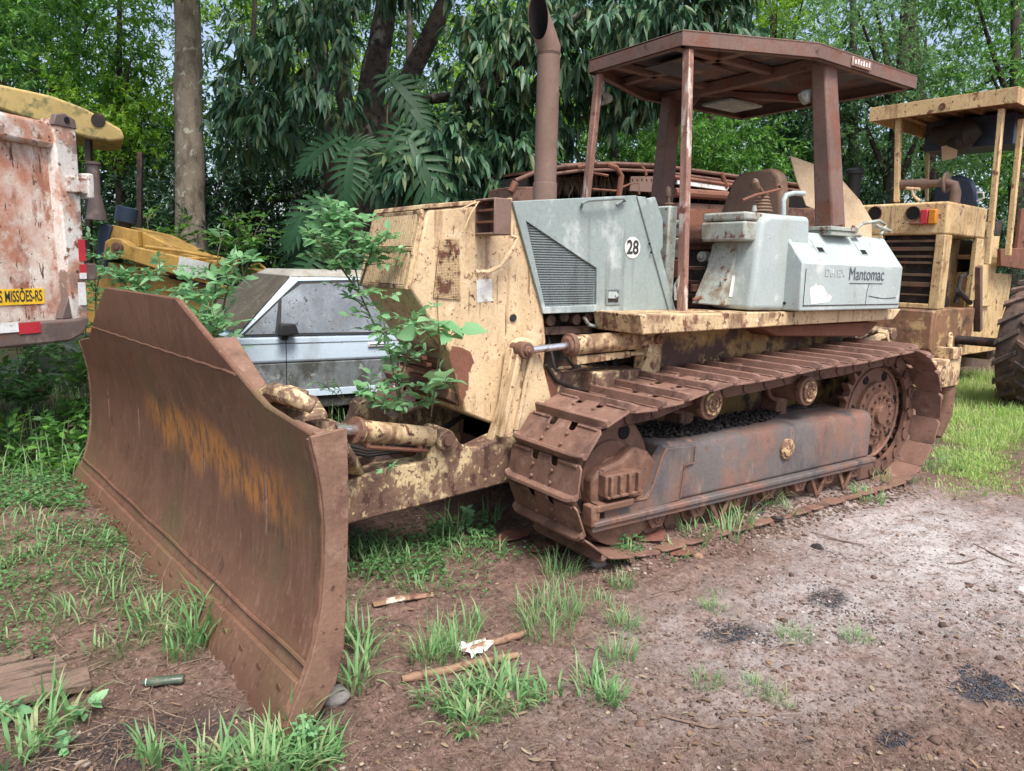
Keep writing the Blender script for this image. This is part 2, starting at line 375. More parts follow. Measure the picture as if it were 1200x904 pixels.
def undercarriage(sgn):
    """sgn 1: near side (outer face towards -y); -1 mirrored"""
    def Y(y): return y if sgn == 1 else 2 * YC - y
    def yb(b, x0, x1, y0, y1, z0, z1): return b.bx(x0, x1, min(Y(y0), Y(y1)), max(Y(y0), Y(y1)), z0, z1)
    near = sgn == 1
    # idler wheel
    b = MB(); cx, cz = 2.745, .475
    for (y0, y1, r) in ((2.95, 3.09, .315), (2.99, 3.05, .345), (2.935, 3.105, .20), (2.92, 3.12, .11)): b.ycyl(cx, cz, Y(y0), Y(y1), r, 40)
    o = D('idler_wheel', b, 'drum', bevel=.008)
    if near:
        h = MB()
        for a in (65, 140, 215, 290, 350):
            a = math.radians(a); h.ycyl(cx + .255 * math.cos(a), cz + .255 * math.sin(a), 2.944, 2.955, .042, 14)
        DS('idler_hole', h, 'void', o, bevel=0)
    # track frame: rounded long box
    x0, x1 = 3.03, 5.22; zt, zb = .625, .285
    prof = [(2.83, zb), (2.83, zt - .06), (2.845, zt - .02), (2.88, zt), (3.24, zt), (3.24, zb)]
    prof = [(Y(a), c) for a, c in prof]
    b = MB(); b.prism(prof, 'x', x0 + .05, x1)
    fr = D('track_frame', b, 'frame', bevel=.02, seg=3)
    # stepped plate at the front of the frame
    b = MB(); ys = sorted((Y(2.823), Y(2.90)))
    b.prism([(2.62, .27), (2.62, .33), (2.9, .335), (2.98, .42), (3.03, .56), (3.08, .612), (3.30, .600), (3.30, .50), (3.22, .495), (3.20, .29)], 'y', *ys)
    D('frame_nose_plate', b, 'frame', fr, bevel=.004)
    if near:
        b = MB(); b.tube([(2.60, 2.823, .345), (2.93, 2.823, .345), (2.98, 2.823, .42), (3.035, 2.822, .57), (3.07, 2.822, .618)], .007, 6)
        b.tube([(3.305, 2.82, .60), (3.303, 2.82, .50), (3.22, 2.82, .495), (3.2, 2.82, .30)], .005, 6)
        D('weld_seam', b, 'drum', fr, bevel=0)
    # guard rail along the lower edge
    b = MB(); yb(b, 2.52, 5.25, 2.785, 2.86, .258, .286); yb(b, 2.52, 5.25, 2.80, 2.83, .225, .258)
    D('guard_rail', b, 'frame', bevel=.006)
    # recoil housing in front
    b = MB(); ys = sorted((Y(2.86), Y(3.18)))
    b.prism([(2.56, .34), (2.56, .50), (2.62, .545), (2.76, .575), (2.86, .64), (2.97, .60), (3.06, .50), (3.02, .34)], 'y', *ys)
    D('idler_yoke', b, 'drum', bevel=.02)
    b = MB(); yb(b, 2.60, 2.86, 2.80, 2.88, .40, .525)
    yb(b, 2.53, 2.80, 2.785, 2.87, .335, .375); yb(b, 2.50, 2.56, 2.79, 2.87, .26, .375)
    D('yoke_bracket', b, 'drum', bevel=.008)
    b = MB()
    for i in range(4): yb(b, 2.615 + i * .066, 2.635 + i * .066, 2.775, 2.80, .405, .52)
    yb(b, 2.60, 2.86, 2.778, 2.80, .40, .415)
    DS('bracket_rib', b, 'drum', bevel=.004)
    # skirt under the idler
    b = MB(); ys = sorted((Y(2.87), Y(2.90)))
    arc = [(2.80 + .315 * math.cos(math.radians(a)), .40 + .315 * math.sin(math.radians(a))) for a in range(200, 331, 10)]
    b.prism(arc + [(3.10, .30), (2.52, .30)], 'y', *ys); D('idler_guard', b, 'drum', bevel=.005)
    # bottom rollers with end caps, V braces between them
    xs = [3.05, 3.40, 3.74, 4.08, 4.42, 4.76, 5.08]
    for i, x in enumerate(xs):
        b = MB(); b.ycyl(x, .175, Y(2.90), Y(3.14), .085, 20); b.ycyl(x, .175, Y(2.93), Y(2.96), .105, 20); b.ycyl(x, .175, Y(3.07), Y(3.10), .105, 20)
        r = D('bottom_roller', b, 'drum', bevel=.006)
        b = MB(); ys = sorted((Y(2.845), Y(2.90)))
        b.prism([(x - .075, .255), (x - .075, .20), (x - .04, .145), (x + .04, .145), (x + .075, .20), (x + .075, .255)], 'y', *ys)
        b.ycyl(x, .20, Y(2.835), Y(2.90), .03, 14); b.ycyl(x, .20, Y(2.825), Y(2.90), .013, 8)
        D('roller_cap', b, 'drum', r, bevel=.005)
    for x in (3.57, 4.60, 4.93):
        b = MB(); z0 = .255; yy = Y(2.83)
        b.beam((x - .10, yy, z0), (x, yy, .08), .03, .014, up=(0, 1, 0)); b.beam((x + .10, yy, z0), (x, yy, .08), .03, .014, up=(0, 1, 0))
        DS('guard_brace', b, 'drum', bevel=.003)
    b = MB(); yb(b, 3.0, 5.1, 3.0, 3.24, .12, .29); D('lower_frame_box', b, 'dark', fr, bevel=.01)
    # carrier rollers
    for x, z in ((3.46, .83), (4.43, .83)):
        b = MB()
        b.ycyl(x, z, Y(2.86), Y(3.14), .078, 24); b.ycyl(x, z, Y(2.85), Y(2.89), .098, 24); b.ycyl(x, z, Y(3.09), Y(3.12), .105, 24); b.ycyl(x, z, Y(2.838), Y(2.89), .055, 20)
        r = D('carrier_roller', b, 'drum', bevel=.005)
        b = MB(); b.ring((x, Y(2.842), z), (0, 1, 0), .062, .010, 24, 6); b.ring((x, Y(2.836), z), (0, 1, 0), .035, .006, 20, 6); b.ycyl(x, z, Y(2.832), Y(2.84), .011, 8)
        D('roller_hub', b, mt['capm'], r, bevel=0)
        b = MB(); yb(b, x + .02, x + .14, 3.10, 3.24, .60, .86); D('roller_bracket', b, 'drum', bevel=.01)
    # frame cap
    if near:
        b = MB(); b.ycyl(4.20, .47, 2.812, 2.84, .068, 28); b.ycyl(4.20, .47, 2.806, 2.815, .05, 24)
        D('frame_cap', b, mt['capm'], fr, bevel=.004)
    # sprocket
    cx, cz = 5.50, .56; R0, R1 = .375, .435; nt_ = 26; out = []
    for i in range(nt_):
        a0 = 2 * PI * i / nt_
        for fr_, rr in ((.0, R0), (.28, R0), (.44, R1), (.60, R1), (.78, R0)):
            a = a0 + fr_ * 2 * PI / nt_; out.append((cx + rr * math.cos(a), cz + rr * math.sin(a)))
    b = MB(); ys = sorted((Y(2.99), Y(3.05))); b.prism(out, 'y', *ys)
    b.ycyl(cx, cz, Y(2.955), Y(3.2), .245, 40); b.ycyl(cx, cz, Y(2.93), Y(3.2), .175, 36); b.ycyl(cx, cz, Y(2.90), Y(3.2), .075, 30)
    b.ring((cx, Y(2.985), cz), (0, 1, 0), .345, .014, 44, 6)
    sp = D('drive_sprocket', b, 'drum', bevel=.004)
    b = MB()
    for i in range(14):
        a = 2 * PI * i / 14; b.ycyl(cx + .135 * math.cos(a), cz + .135 * math.sin(a), Y(2.91), Y(2.94), .016, 6)
    for i in range(16):
        a = 2 * PI * i / 16; b.ycyl(cx + .215 * math.cos(a), cz + .215 * math.sin(a), Y(2.94), Y(2.965), .012, 6)
    DS('sprocket_bolt', b, 'chain', sp, bevel=0)
    if near:
        b = MB()
        for i in range(7):
            a = 2 * PI * (i + .3) / 7; c = (cx + .298 * math.cos(a), Y(2.986), cz + .298 * math.sin(a))
            t = Vector((-math.sin(a), 0, math.cos(a)))
            b.tube([Vector(c) - Vector((0, .004, 0)), Vector(c) + Vector((0, .008, 0))], .034, 12)
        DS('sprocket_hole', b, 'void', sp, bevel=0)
undercarriage(1); undercarriage(-1)

# ---------------- blade (own frame: x back, y along the blade from the near end, z up)
BA = math.asin(.0989); BO = Vector((.79, 2.35, 0))
BL = 3.50
def bprof(z):
    zs = [0, .06, .16, .24, .40, .55, .70, .85, 1.0, 1.12, 1.25, 1.45]; ws = [-.06, -.04, .01, .045, .085, .10, .105, .095, .065, .035, .01, -.015]
    return float(np.interp(z, zs, ws))
def btop(u):
    return float(np.interp(u, [0, .34, .42, 1.12, 2.38, 3.08, 3.16, 3.5], [1.03, 1.075, 1.11, 1.425, 1.425, 1.11, 1.075, 1.03]))
us = sorted(set(list(np.linspace(0, BL, 36)) + [.34, .42, 1.12, 2.38, 3.08, 3.16])); nz_ = 26
vs = []; fs = []; TH = .028
for side in (0, 1):
    for u_ in us:
        for k in range(nz_ + 1):
            z = btop(u_) * k / nz_; 
            dent = .006 * noise.noise(Vector((u_ * 1.3, z * 2.0, 4.2)))
            vs.append((bprof(z) + dent + (TH if side else 0), u_, z))
nu = len(us); K = nz_ + 1
for i in range(nu - 1):
    for k in range(nz_):
        a = i * K + k; fs.append((a, a + K, a + K + 1, a + 1)); a += nu * K; fs.append((a, a + 1, a + K + 1, a + K))
def strip(idx):
    for a, c in zip(idx[:-1], idx[1:]): fs.append((a, c, c + nu * K, a + nu * K))
strip([i * K for i in range(nu)]); strip([i * K + nz_ for i in range(nu)]); strip(list(range(K))); strip([(nu - 1) * K + k for k in range(K)])
b = MB(); b.add(vs, fs)
blade = b.build('blade', mt['blade'], dozer, loc=BO - RO); blade.rotation_euler = (0, 0, BA)
def Bp(name, mb, mat, bevel=.004, **k): return mb.build(name, mt[mat] if isinstance(mat, str) else mat, blade, bevel=bevel, **k)
# end plates
for ue, nm in ((-.018, 'end_plate'), (BL, 'end_plate')):
    zz = np.linspace(-.04, 1.03, 17); front = [(bprof(z) - .006, z) for z in zz]
    back = [(.185, 1.045), (.19, .8), (.18, .5), (.165, .25), (.13, .12), (.05, .01)]
    Bp(nm, MB().prism(front + back, 'y', ue, ue + .018), 'endp', .004)
b = MB(); zz = np.linspace(.02, 1.02, 22)
b.tube([(bprof(z) - .004, .002 + .003 * math.sin(z * 40), z) for z in zz], [.009 + .002 * math.sin(z * 57) for z in zz], 8)
b.tube([(bprof(btop(u_)) + .01, u_, btop(u_) + .002) for u_ in us], .008, 6)
b.tube([(bprof(1.17) - .002, u_, 1.17 + .002 * math.sin(u_ * 30)) for u_ in np.linspace(.56, 2.94, 40)], .006, 6)
Bp('weld_seam', b, 'blade', 0)
# back box: top ledge, ribs and back sheet
b = MB()
b.bx(.09, .20, 0, .46, .985, 1.0); b.bx(.09, .20, 3.04, BL, .985, 1.0)
b.bx(.155, .17, .02, BL - .02, .25, .99)
b.prism([(0.46, 1.0), (.98, 1.27), (1.03, 1.25), (.54, .94)], 'x', .09, .19)
b.prism([(BL - 0.46, 1.0), (BL - .98, 1.27), (BL - 1.03, 1.25), (BL - .54, .94)], 'x', .09, .19)
for u_ in (.5, 1.2, 2.3, 3.0): b.bx(.10, .2, u_ - .012, u_ + .012, .15, .99)
b.bx(.10, .30, .55, BL - .55, .30, .44); b.bx(.10, .26, .55, BL - .55, .80, .93)
Bp('back_stiffener', b, 'endp', .006)
# cutting edges and end bits
n = 5; x = .16
for i in range(n):
    L_ = (BL - .0) / n; u0 = i * L_ + .002; u1 = (i + 1) * L_ - .004; vv = []; ff = []
    zs = [-.07, .05, .10, .165]; q = MB()
    fr_ = [(bprof(max(z, 0)) - .022 + (.0 if z > 0 else -.006), z) for z in zs]; bk = [(a + .02, z) for a, z in fr_[::-1]]
    ce = Bp('cutting_edge', q.prism(fr_ + bk, 'y', u0, u1), 'blade', .004)
    q = MB()
    for j in range(4):
        uu = u0 + L_ * (j + .5) / 4; zc = .115; q.cyl((bprof(zc) - .027, uu, zc), (bprof(zc) - .02, uu, zc), .017, .014, 12)
    [w_.build('edge_bolt', mt['blade'], ce) for w_ in pieces(q)]
b = MB(); b.tube([(bprof(.215) - .005, u_, .215 + .004 * math.sin(u_ * 9)) for u_ in np.linspace(0, BL, 60)], .0085, 6); Bp('wear_strip', b, 'blade', 0)

# ---------------- C frame
arm_px = [(360, 583), (448, 549), (500, 541), (506, 528), (512, 508), (522, 502), (531, 506), (540, 520), (556, 527), (592, 510), (640, 500), (680, 520), (660, 556), (592, 567), (490, 594), (360, 628)]
for s_ in (0, 1):
    y0, y1 = (3.36, 3.50) if s_ == 0 else (2 * YC - 3.50, 2 * YC - 3.36)
    pl = poly(arm_px, 3.36)
    D('push_arm', MB().prism(pl, 'y', y0, y1), 'creamarm', bevel=.012)
br_px = [(601, 413), (607, 401), (618, 396), (629, 401), (634, 412), (646, 460), (655, 505), (640, 512), (576, 522), (592, 475)]
b = MB().prism(poly(br_px, 3.36), 'y', 3.37, 3.44)
D('lift_bracket', b, 'cream', bevel=.01)
b = MB(); q0 = P(606, 415, y=3.36); q1 = P(584, 512, y=3.36)
b.beam(q0, q1, .035, .07, up=(0, 1, 0)); q0 = P(622, 418, y=3.36); q1 = P(604, 505, y=3.36); b.beam(q0 + [0, .01, 0], q1 + [0, .01, 0], .03, .05, up=(0, 1, 0))
DS('bracket_rib', b, 'cream', bevel=.008)
c = P(616, 411, y=3.32); b = MB(); b.ycyl(c[0], c[2], 3.30, 3.42, .048, 20); b.ycyl(c[0], c[2], 3.285, 3.31, .03, 6); b.ycyl(c[0], c[2], 3.275, 3.30, .014, 10); D('lift_pin', b, 'drum')
c = P(522, 516, y=3.34); b = MB(); b.ycyl(c[0], c[2], 3.32, 3.54, .055, 24); D('knuckle_boss', b, 'creamarm'); b = MB(); b.ycyl(c[0], c[2], 3.30, 3.34, .026, 16); b.ring((c[0], 3.318, c[2]), (0, 1, 0), .03, .006, 20, 6); D('knuckle_pin', b, 'drum', bevel=.003)
# centre yoke that carries the blade
b = MB(); b.prism([(1.16, 3.40), (1.55, 3.40), (1.75, 3.6), (1.75, 4.26), (1.55, 4.46), (1.16, 4.46), (.98, 4.2), (.98, 3.66)], 'z', .30, .50)
b.bx(.88, 1.2, 3.7, 4.16, .25, .55)
D('cross_member', b, 'creamarm', bevel=.02)
b = MB(); b.bx(1.2, 1.62, 3.52, 3.56, .50, .60); b.prism([(1.15, .50), (1.5, .50), (1.32, .62), (1.18, .66)], 'y', 3.46, 3.60); D('frame_gusset', b, 'creamarm', bevel=.01)
# lower (angle) cylinder
e0 = P(397, 503, y=3.22); e1 = P(417, 504.5, y=3.26); e2 = P(506, 512, y=3.40); e3 = P(522, 516, y=3.40)
b = MB(); dd = Vector(e2) - Vector(e1); b.tube([e1, Vector(e1) + dd * .04, Vector(e1) + dd * .045, Vector(e1) + dd * .97, e2, e3], [.062, .062, .053, .053, .045, .035], 24)
ac = D('angle_cylinder', b, 'creamrust', bevel=0)
r0 = Vector(e1) + (Vector(e0) - Vector(e1)).normalized() * .45
b = MB(); b.cyl(e1, r0, .026, n=16); D('piston_rod', b, 'chrome', ac, bevel=0)
b = MB(); dn = dd.normalized(); b.tube([Vector(e1) - dn * .012, Vector(e1) + dn * .01], [.066, .066], 24); D('gland', b, 'drum', ac, bevel=.003)
b = MB(); o_ = Vector((0, -.02, -.075)); b.tube([Vector(e1) + o_ + dd * .1, Vector(e1) + o_ + dd * .9], .011, 8); b.tube([Vector(e1) + o_ + dd * .12, Vector(e1) + dd * .12], .014, 8); b.tube([Vector(e1) + o_ + dd * .8, Vector(e1) + dd * .8], .016, 8); D('oil_pipe', b, 'rust', ac, bevel=0)
b = MB()
for k in range(3):
    b.tube([P(400, 520 + 4 * k, y=3.45), P(430, 528 + 3 * k, y=3.5), P(470, 523 + 3 * k, y=3.6), P(520, 500 + 2 * k, y=3.8), P(570, 470, y=4.0)], .012, 8)
D('hydraulic_hose', b, 'hose', bevel=0)
# blade linkage lumps seen over the blade's back
b = MB()
b.slab([P(302, 478, z=1.0) + [0, 0, .0], P(330, 463, z=1.02), P(372, 472, z=1.0), P(384, 492, z=.98), P(345, 498, z=.97)], (0, 0, .03))
b.slab([P(318, 474, z=1.03), P(338, 462, z=1.05), P(362, 470, z=1.05), P(352, 482, z=1.04)], (0, 0, .045))
b.tube([P(305, 466, z=1.05), P(322, 460, z=1.09), P(345, 466, z=1.09), P(368, 478, z=1.05)], [.03, .04, .034, .028], 10)
D('tilt_linkage', b, 'creamarm', bevel=.008)
b = MB(); q = P(352, 490, z=.95); b.beam(q, Vector(q) + Vector((.4, .5, -.2)), .10, .05); b.beam(P(380, 500, z=.93), P(420, 560, z=.5), .09, .05); D('tilt_brace', b, 'creamarm', bevel=.01)

# ---------------- radiator nose
NY0, NY1 = 3.46, 4.09
nose_px = [(501, 246), (482, 340), (528, 415), (545, 484), (587, 501), (634, 474), (640, 400), (637, 368), (600, 237)]
b = MB().prism(poly(nose_px, NY0), 'y', NY0, NY1)
nose = D('radiator_housing', b, 'cream', bevel=.012)
# grille on the sloping front
g = poly([(501, 246), (482, 340)], NY0); (gx0, gz0), (gx1, gz1) = g
def gpt(y, t, off): # t 0 top..1 bottom
    return Vector((gx0 + (gx1 - gx0) * t - off, y, gz0 + (gz1 - gz0) * t))
b = MB()
b.beam(gpt(NY0 + .03, .03, .01), gpt(NY1 - .03, .03, .01), .03, .02); b.beam(gpt(NY0 + .03, .97, .01), gpt(NY1 - .03, .97, .01), .03, .02); b.beam(gpt(NY0 + .03, .49, .012), gpt(NY1 - .03, .49, .012), .028, .02)
b.beam(gpt(NY0 + .03, 0, .01), gpt(NY0 + .03, 1, .01), .03, .022, up=(0, 1, 0)); b.beam(gpt(NY1 - .03, 0, .01), gpt(NY1 - .03, 1, .01), .03, .022, up=(0, 1, 0))
gr = D('grille', b, 'creamrust', nose, bevel=.003)
b = MB()
N_ = 21
for i in range(N_):
    y = NY0 + .07 + (NY1 - NY0 - .14) * i / (N_ - 1)
    for (a, c) in ((.06, .455), (.53, .94)): b.beam(gpt(y, a, .014), gpt(y, c, .014), .023, .014, up=(0, 1, 0))
DS('grille_slat', b, 'cream', gr, bevel=0)
b = MB(); b.slab([gpt(NY0 + .05, .04, .002), gpt(NY1 - .05, .04, .002), gpt(NY1 - .05, .96, .002), gpt(NY0 + .05, .96, .002)], (-.003, 0, 0)); D('grille_backing', b, 'rust', gr, bevel=0)
# lower louvres below the grille
b = MB(); gg = poly([(484, 345), (527, 413), (541, 465)], NY0)
for i in range(9):
    t = i / 8; 
    a = np.array(gg[0]) * (1 - t) + np.array(gg[1]) * t
    if i > 5: b.beam((a[0] - .03 , NY0 + .12, a[1] - .12), (a[0] - .03, NY1 - .12, a[1] - .12), .03, .02)
for i in range(5):
    t = i / 4; a = np.array(gg[1]) * (1 - t) + np.array(gg[2]) * t; b.beam((a[0] - .02, NY0 + .1, a[1]), (a[0] - .02, NY1 - .1, a[1]), .03, .02)
D('lower_louvre', b, 'rust', nose, bevel=.003)
b = MB(); q = poly([(541, 466), (586, 499)], NY0); b.prism([(q[0][0] - .06, q[0][1] - .02), (q[0][0] - .05, q[0][1] + .05), (q[1][0], q[1][1] + .03), (q[1][0], q[1][1] - .01)], 'y', NY0 + .04, NY1 - .04); D('belly_guard', b, 'creamdark', nose, bevel=.01)
# side mesh window
mw = [Vector(P(u, v, y=NY0)) for u, v in [(514.7, 281), (537.7, 280), (539, 351.7), (507, 349)]]
b = MB(); b.slab([p + Vector((0, -.002, 0)) for p in mw], (0, -.002, 0)); mesh_w = D('side_mesh_window', b, mt['meshback'], nose, bevel=0)
b = MB()
for i in range(15):
    t = (i + .5) / 15; b.beam(mw[0].lerp(mw[1], t) + Vector((0, -.006, 0)), mw[3].lerp(mw[2], t) + Vector((0, -.006, 0)), .004, .0045, up=(0, 1, 0))
for i in range(38):
    t = (i + .5) / 38; b.beam(mw[0].lerp(mw[3], t) + Vector((0, -.007, 0)), mw[1].lerp(mw[2], t) + Vector((0, -.007, 0)), .004, .0045, up=(0, 1, 0))
D('window_mesh', b, 'creamrust', mesh_w, bevel=0)
# rust patch plate, sticker, plug
ol = [(530, 404), (541, 409), (552, 412), (556, 424), (550, 436), (549, 452), (545, 463), (542, 474), (538, 458), (535, 445), (529, 428), (527, 414)]; rr2 = random.Random(8); oo = []
for (a, c) in zip(ol, ol[1:] + ol[:1]):
    for t in (0, .34, .67): oo.append((a[0] + (c[0] - a[0]) * t + rr2.uniform(-1.3, 1.3), a[1] + (c[1] - a[1]) * t + rr2.uniform(-1.5, 1.5)))
b = MB(); b.slab(PP(oo, y=NY0 - .001), (0, -.002, 0)); D('rusted_side_patch', b, 'rust', nose, bevel=0)
b = MB(); b.slab(PP([(558, 328), (576, 327), (577, 353), (559, 355)], y=NY0 - .001), (0, -.0015, 0)); D('sticker', b, 'white', nose, bevel=0)
c = P(600.7, 372.6, y=NY0); b = MB(); b.ycyl(c[0], c[2], NY0 - .012, NY0, .022, 18); D('plug', b, 'black', nose, bevel=.003)
# raised rim and top cover of the nose
b = MB(); q = poly([(500, 244), (600, 235)], NY0); b.prism([(q[0][0] - .01, q[0][1] - .005), (q[0][0] + .0, q[0][1] + .02), (q[1][0], q[1][1] + .014), (q[1][0], q[1][1] - .01)], 'y', NY0 - .006, NY1 + .006); D('top_cover', b, 'creamrust', nose, bevel=.005)
# headlight box
ya, yb_ = 3.27, 3.47; a = P(579, 275, y=ya); c = P(600, 233, y=ya); x0, x1, z0, z1 = a[0], c[0], a[2], c[2]
b = MB(); tk = .012
b.bx(x0, x1, ya, ya + tk, z0, z1); b.bx(x0, x1, yb_ - tk, yb_, z0, z1); b.bx(x0, x1, ya + tk, yb_ - tk, z1 - tk, z1); b.bx(x0, x1, ya + tk, yb_ - tk, z0, z0 + tk); b.bx(x1 - tk, x1, ya + tk, yb_ - tk, z0 + tk, z1 - tk)
hb = D('headlight_box', b, mt['rustpipe'], bevel=.006)
b = MB()
for t in (.36, .68): b.bx(x0 + .005, x0 + .03, ya + tk, yb_ - tk, z0 + (z1 - z0) * t - .006, z0 + (z1 - z0) * t + .006)
D('light_guard_bar', b, 'rust', hb, bevel=0)
b = MB(); b.tube(PP([(598, 277), (606, 279), (600, 293), (586, 312), (572, 319), (557, 319)], y=3.38), .013, 10); D('grab_handle', b, 'cream', nose, bevel=0)
b = MB(); b.tube(PP([(560, 238), (551, 252), (545, 268)], y=3.42), .004, 6); b.tube(PP([(575, 234), (556, 238), (538, 246)], y=3.42), .004, 6); D('loose_wire', b, 'card', nose, bevel=0)

# ---------------- hood side with recessed grid
HY = 3.44; HY1 = 4.42
O4 = PP([(601, 236), (746, 229), (787, 363), (637, 368)], y=HY); I4 = PP([(616.6, 259), (699.3, 314.7), (699.3, 357.5), (639, 359.7)], y=HY)
vs = list(O4) + list(I4) + [(x, y + .03, z) for x, y, z in O4 + I4]
fs = [(0, 1, 5, 4), (1, 2, 6, 5), (2, 3, 7, 6), (3, 0, 4, 7)] + [(i, (i + 1) % 4, 8 + (i + 1) % 4, 8 + i) for i in range(4)] + [(4 + i, 12 + i, 12 + (i + 1) % 4, 4 + (i + 1) % 4) for i in range(4)] + [(8, 12, 13, 9), (9, 13, 14, 10), (10, 14, 15, 11), (11, 15, 12, 8)]
hood = D('hood_side_panel', MB().add(vs, fs), 'grey', bevel=.004, label='grey hood side panel carrying the number 28', seg=2)
b = MB(); b.slab([(x, y + .022, z) for x, y, z in I4], (0, .006, 0))
hg = D('air_grid', b, 'greyd', hood, bevel=0)
b = MB(); zt = O4[1][2]; a0, a1, a2, a3 = [Vector(p) for p in I4]
n = 34
for i in range(n):
    z = a3.z + (a0.z - a3.z) * (i + .5) / n
    # clip the slat between left edge a0-a3 and the right / upper edge
    tl = (z - a3.z) / (a0.z - a3.z); xl = a3.x + (a0.x - a3.x) * tl
    xr = a1.x if z < a1.z else a0.x + (a1.x - a0.x) * (a0.z - z) / (a0.z - a1.z)
    zo = (a2.z - a3.z)
    if xr - xl > .02: b.beam((xl, HY + .016, z), (xr, HY + .016, z + zo * .3), .008, .006, up=(0, 0, 1))
D('grid_bar', b, 'greyd', hg, bevel=0)
# top and far side
b = MB(); q = [(p[0], p[2]) for p in (O4[0], O4[1])]
b.prism([(q[0][0], q[0][1] - .0), (q[1][0], q[1][1]), (q[1][0], q[1][1] - .03), (q[0][0], q[0][1] - .03)], 'y', HY + .031, HY1); D('hood_top', b, 'grey', bevel=.004)
b = MB(); b.slab([(x, HY1, z) for x, y, z in O4], (0, -.03, 0)); D('far_hood_panel', b, 'grey', bevel=.004)
for k, (uv, dy) in enumerate((([(747, 230), (757, 231), (792, 364), (784, 364)], -.012), ([(758, 233), (768, 231), (777, 258), (777, 290), (771, 300)], .02))):
    b = MB(); b.slab(PP(uv, y=HY + dy), (0, .03, 0)); o = D('hood_edge_strip' if k == 0 else 'cowl_plate', b, 'grey', bevel=.004)
    if k == 0:
        b = MB()
        for (u, v) in ((765, 286), (767, 296)):
            c = P(u - 3, v, y=HY - .02); b.ycyl(c[0], c[2], HY - .018, HY - .01, .008, 10)
        DS('strip_bolt', b, 'black', o, bevel=0)
b = MB()
for (u0, v0, u1, v1) in ((710, 338.5, 726, 341), (710, 355, 726, 357.6), (710, 341, 711.6, 355), (724.4, 341, 726, 355)):
    a = P(u0, v0, y=HY); c = P(u1, v1, y=HY); b.bx(min(a[0], c[0]), max(a[0], c[0]), HY - .006, HY, min(a[2], c[2]), max(a[2], c[2]))
la = D('hood_latch', b, 'greyd', hood, bevel=.002)
a = P(711.6, 341, y=HY); c = P(724.4, 355, y=HY)
b = MB(); b.bx(a[0], c[0], HY - .002, HY - .0005, c[2], a[2]); D('latch_recess', b, 'dark', la, bevel=0)
b = MB(); b.bx(a[0] + .004, c[0] - .02, HY - .01, HY - .002, (a[2] + c[2]) / 2 - .01, a[2] - .004); q = P(721, 346, y=HY); b.ycyl(q[0], q[2], HY - .018, HY - .01, .012, 14); D('latch_key', b, 'greyl', la, bevel=.001)
b = MB(); b.tube([P(681, 243, y=HY), P(683, 238, y=HY - .03), P(690, 235, y=HY - .05), P(722, 233, y=HY - .05), P(730, 232.5, y=HY - .04), P(733, 235, y=HY - .02), P(722, 240, y=HY)], .009, 10); D('hood_handle', b, 'greyd', hood, bevel=0)
c = P(741, 290.5, y=HY); b = MB(); b.tube([(c[0], HY - .0035, c[2]), (c[0], HY - .0005, c[2])], [.066, .066], 36); dec = D('number_decal', b, 'white', hood, bevel=0)
dec_t = text('28', 'number_lettering', mt['ink'], dec, (c[0], HY - .0045, c[2] - .002), (1, 0, 0), (0, 0, 1), .118, sx=.86, bold=.0035, depth=.0006)
# exhaust stack
b = MB(); sx, sy = 2.93, 3.84
b.tube([(sx, sy, 1.9), (sx, sy, 2.90)], [.070, .070], 32, caps=False)
rr = .070; top = Vector((sx, sy, 2.93)); dire = Vector((-.52, -.05, .85)).normalized()
def elbow(r, c0, c1):
    q = MB(); n = 32; pn = Vector((-.93, -.36, .0)); mi = (Vector((0, 0, 1)) + dire).normalized(); out_ = []
    a = Vector((1, 0, 0)); e = Vector((0, 1, 0))
    ring0 = [top + Vector((0, 0, c0)) + a * math.cos(t) * r + e * math.sin(t) * r for t in [2 * PI * i / n for i in range(n)]]
    ring1 = [p + Vector((0, 0, 1)) * ((top - p).dot(mi) / mi.z) for p in ring0]
    end = top + dire * c1
    ring2 = [p + dire * ((end - p).dot(pn) / dire.dot(pn)) for p in ring1]
    q.add(ring0 + ring1 + ring2, [(k * n + i, k * n + (i + 1) % n, (k + 1) * n + (i + 1) % n, (k + 1) * n + i) for k in range(2) for i in range(n)]); return q
b2 = elbow(rr, -.05, .19)
stack = D('exhaust_stack', b, 'rustpipe', bevel=0)
D('exhaust_elbow', b2, 'rustpipe', stack, bevel=0)
b = elbow(rr - .005, -.05, .185); D('elbow_bore', b, 'void', stack, bevel=0)
b = MB(); b.tube([(sx, sy, 1.98), (sx, sy, 2.125)], [.076, .076], 28); b.tube([(sx, sy, 1.985), (sx, sy, 2.02)], [.087, .084], 28); D('exhaust_collar', b, 'rustpipe', stack, bevel=.003)

# ---------------- engine bay
b = MB(); b.bx(2.45, 3.75, 3.62, 4.25, .75, 1.75); b.bx(2.5, 4.2, 3.75, 4.1, .5, 1.2)
eng = D('engine_block', b, 'dark', bevel=.02)
b = MB()
for k in range(7):
    x = 2.55 + k * .1; b.ycyl(x, 1.29 + .02 * (k % 2), 3.50, 3.66, .035, 12)
b.bx(2.45, 3.1, 3.52, 3.64, 1.20, 1.25); b.bx(2.47, 3.05, 3.54, 3.64, 1.32, 1.36); b.ycyl(3.15, 1.28, 3.48, 3.65, .05, 16)
b.bx(3.3, 3.6, 3.5, 3.65, 1.0, 1.22)
D('injection_pump', b, 'engine', eng, bevel=.004)
b = MB(); b.bx(2.75, 3.35, 3.42, 3.62, .80, .98); b.prism([(2.95, 3.3), (3.35, 3.3), (3.4, 3.62), (2.9, 3.62)], 'z', .86, .99); D('engine_mount', b, 'creamarm', eng, bevel=.012)
b = MB()
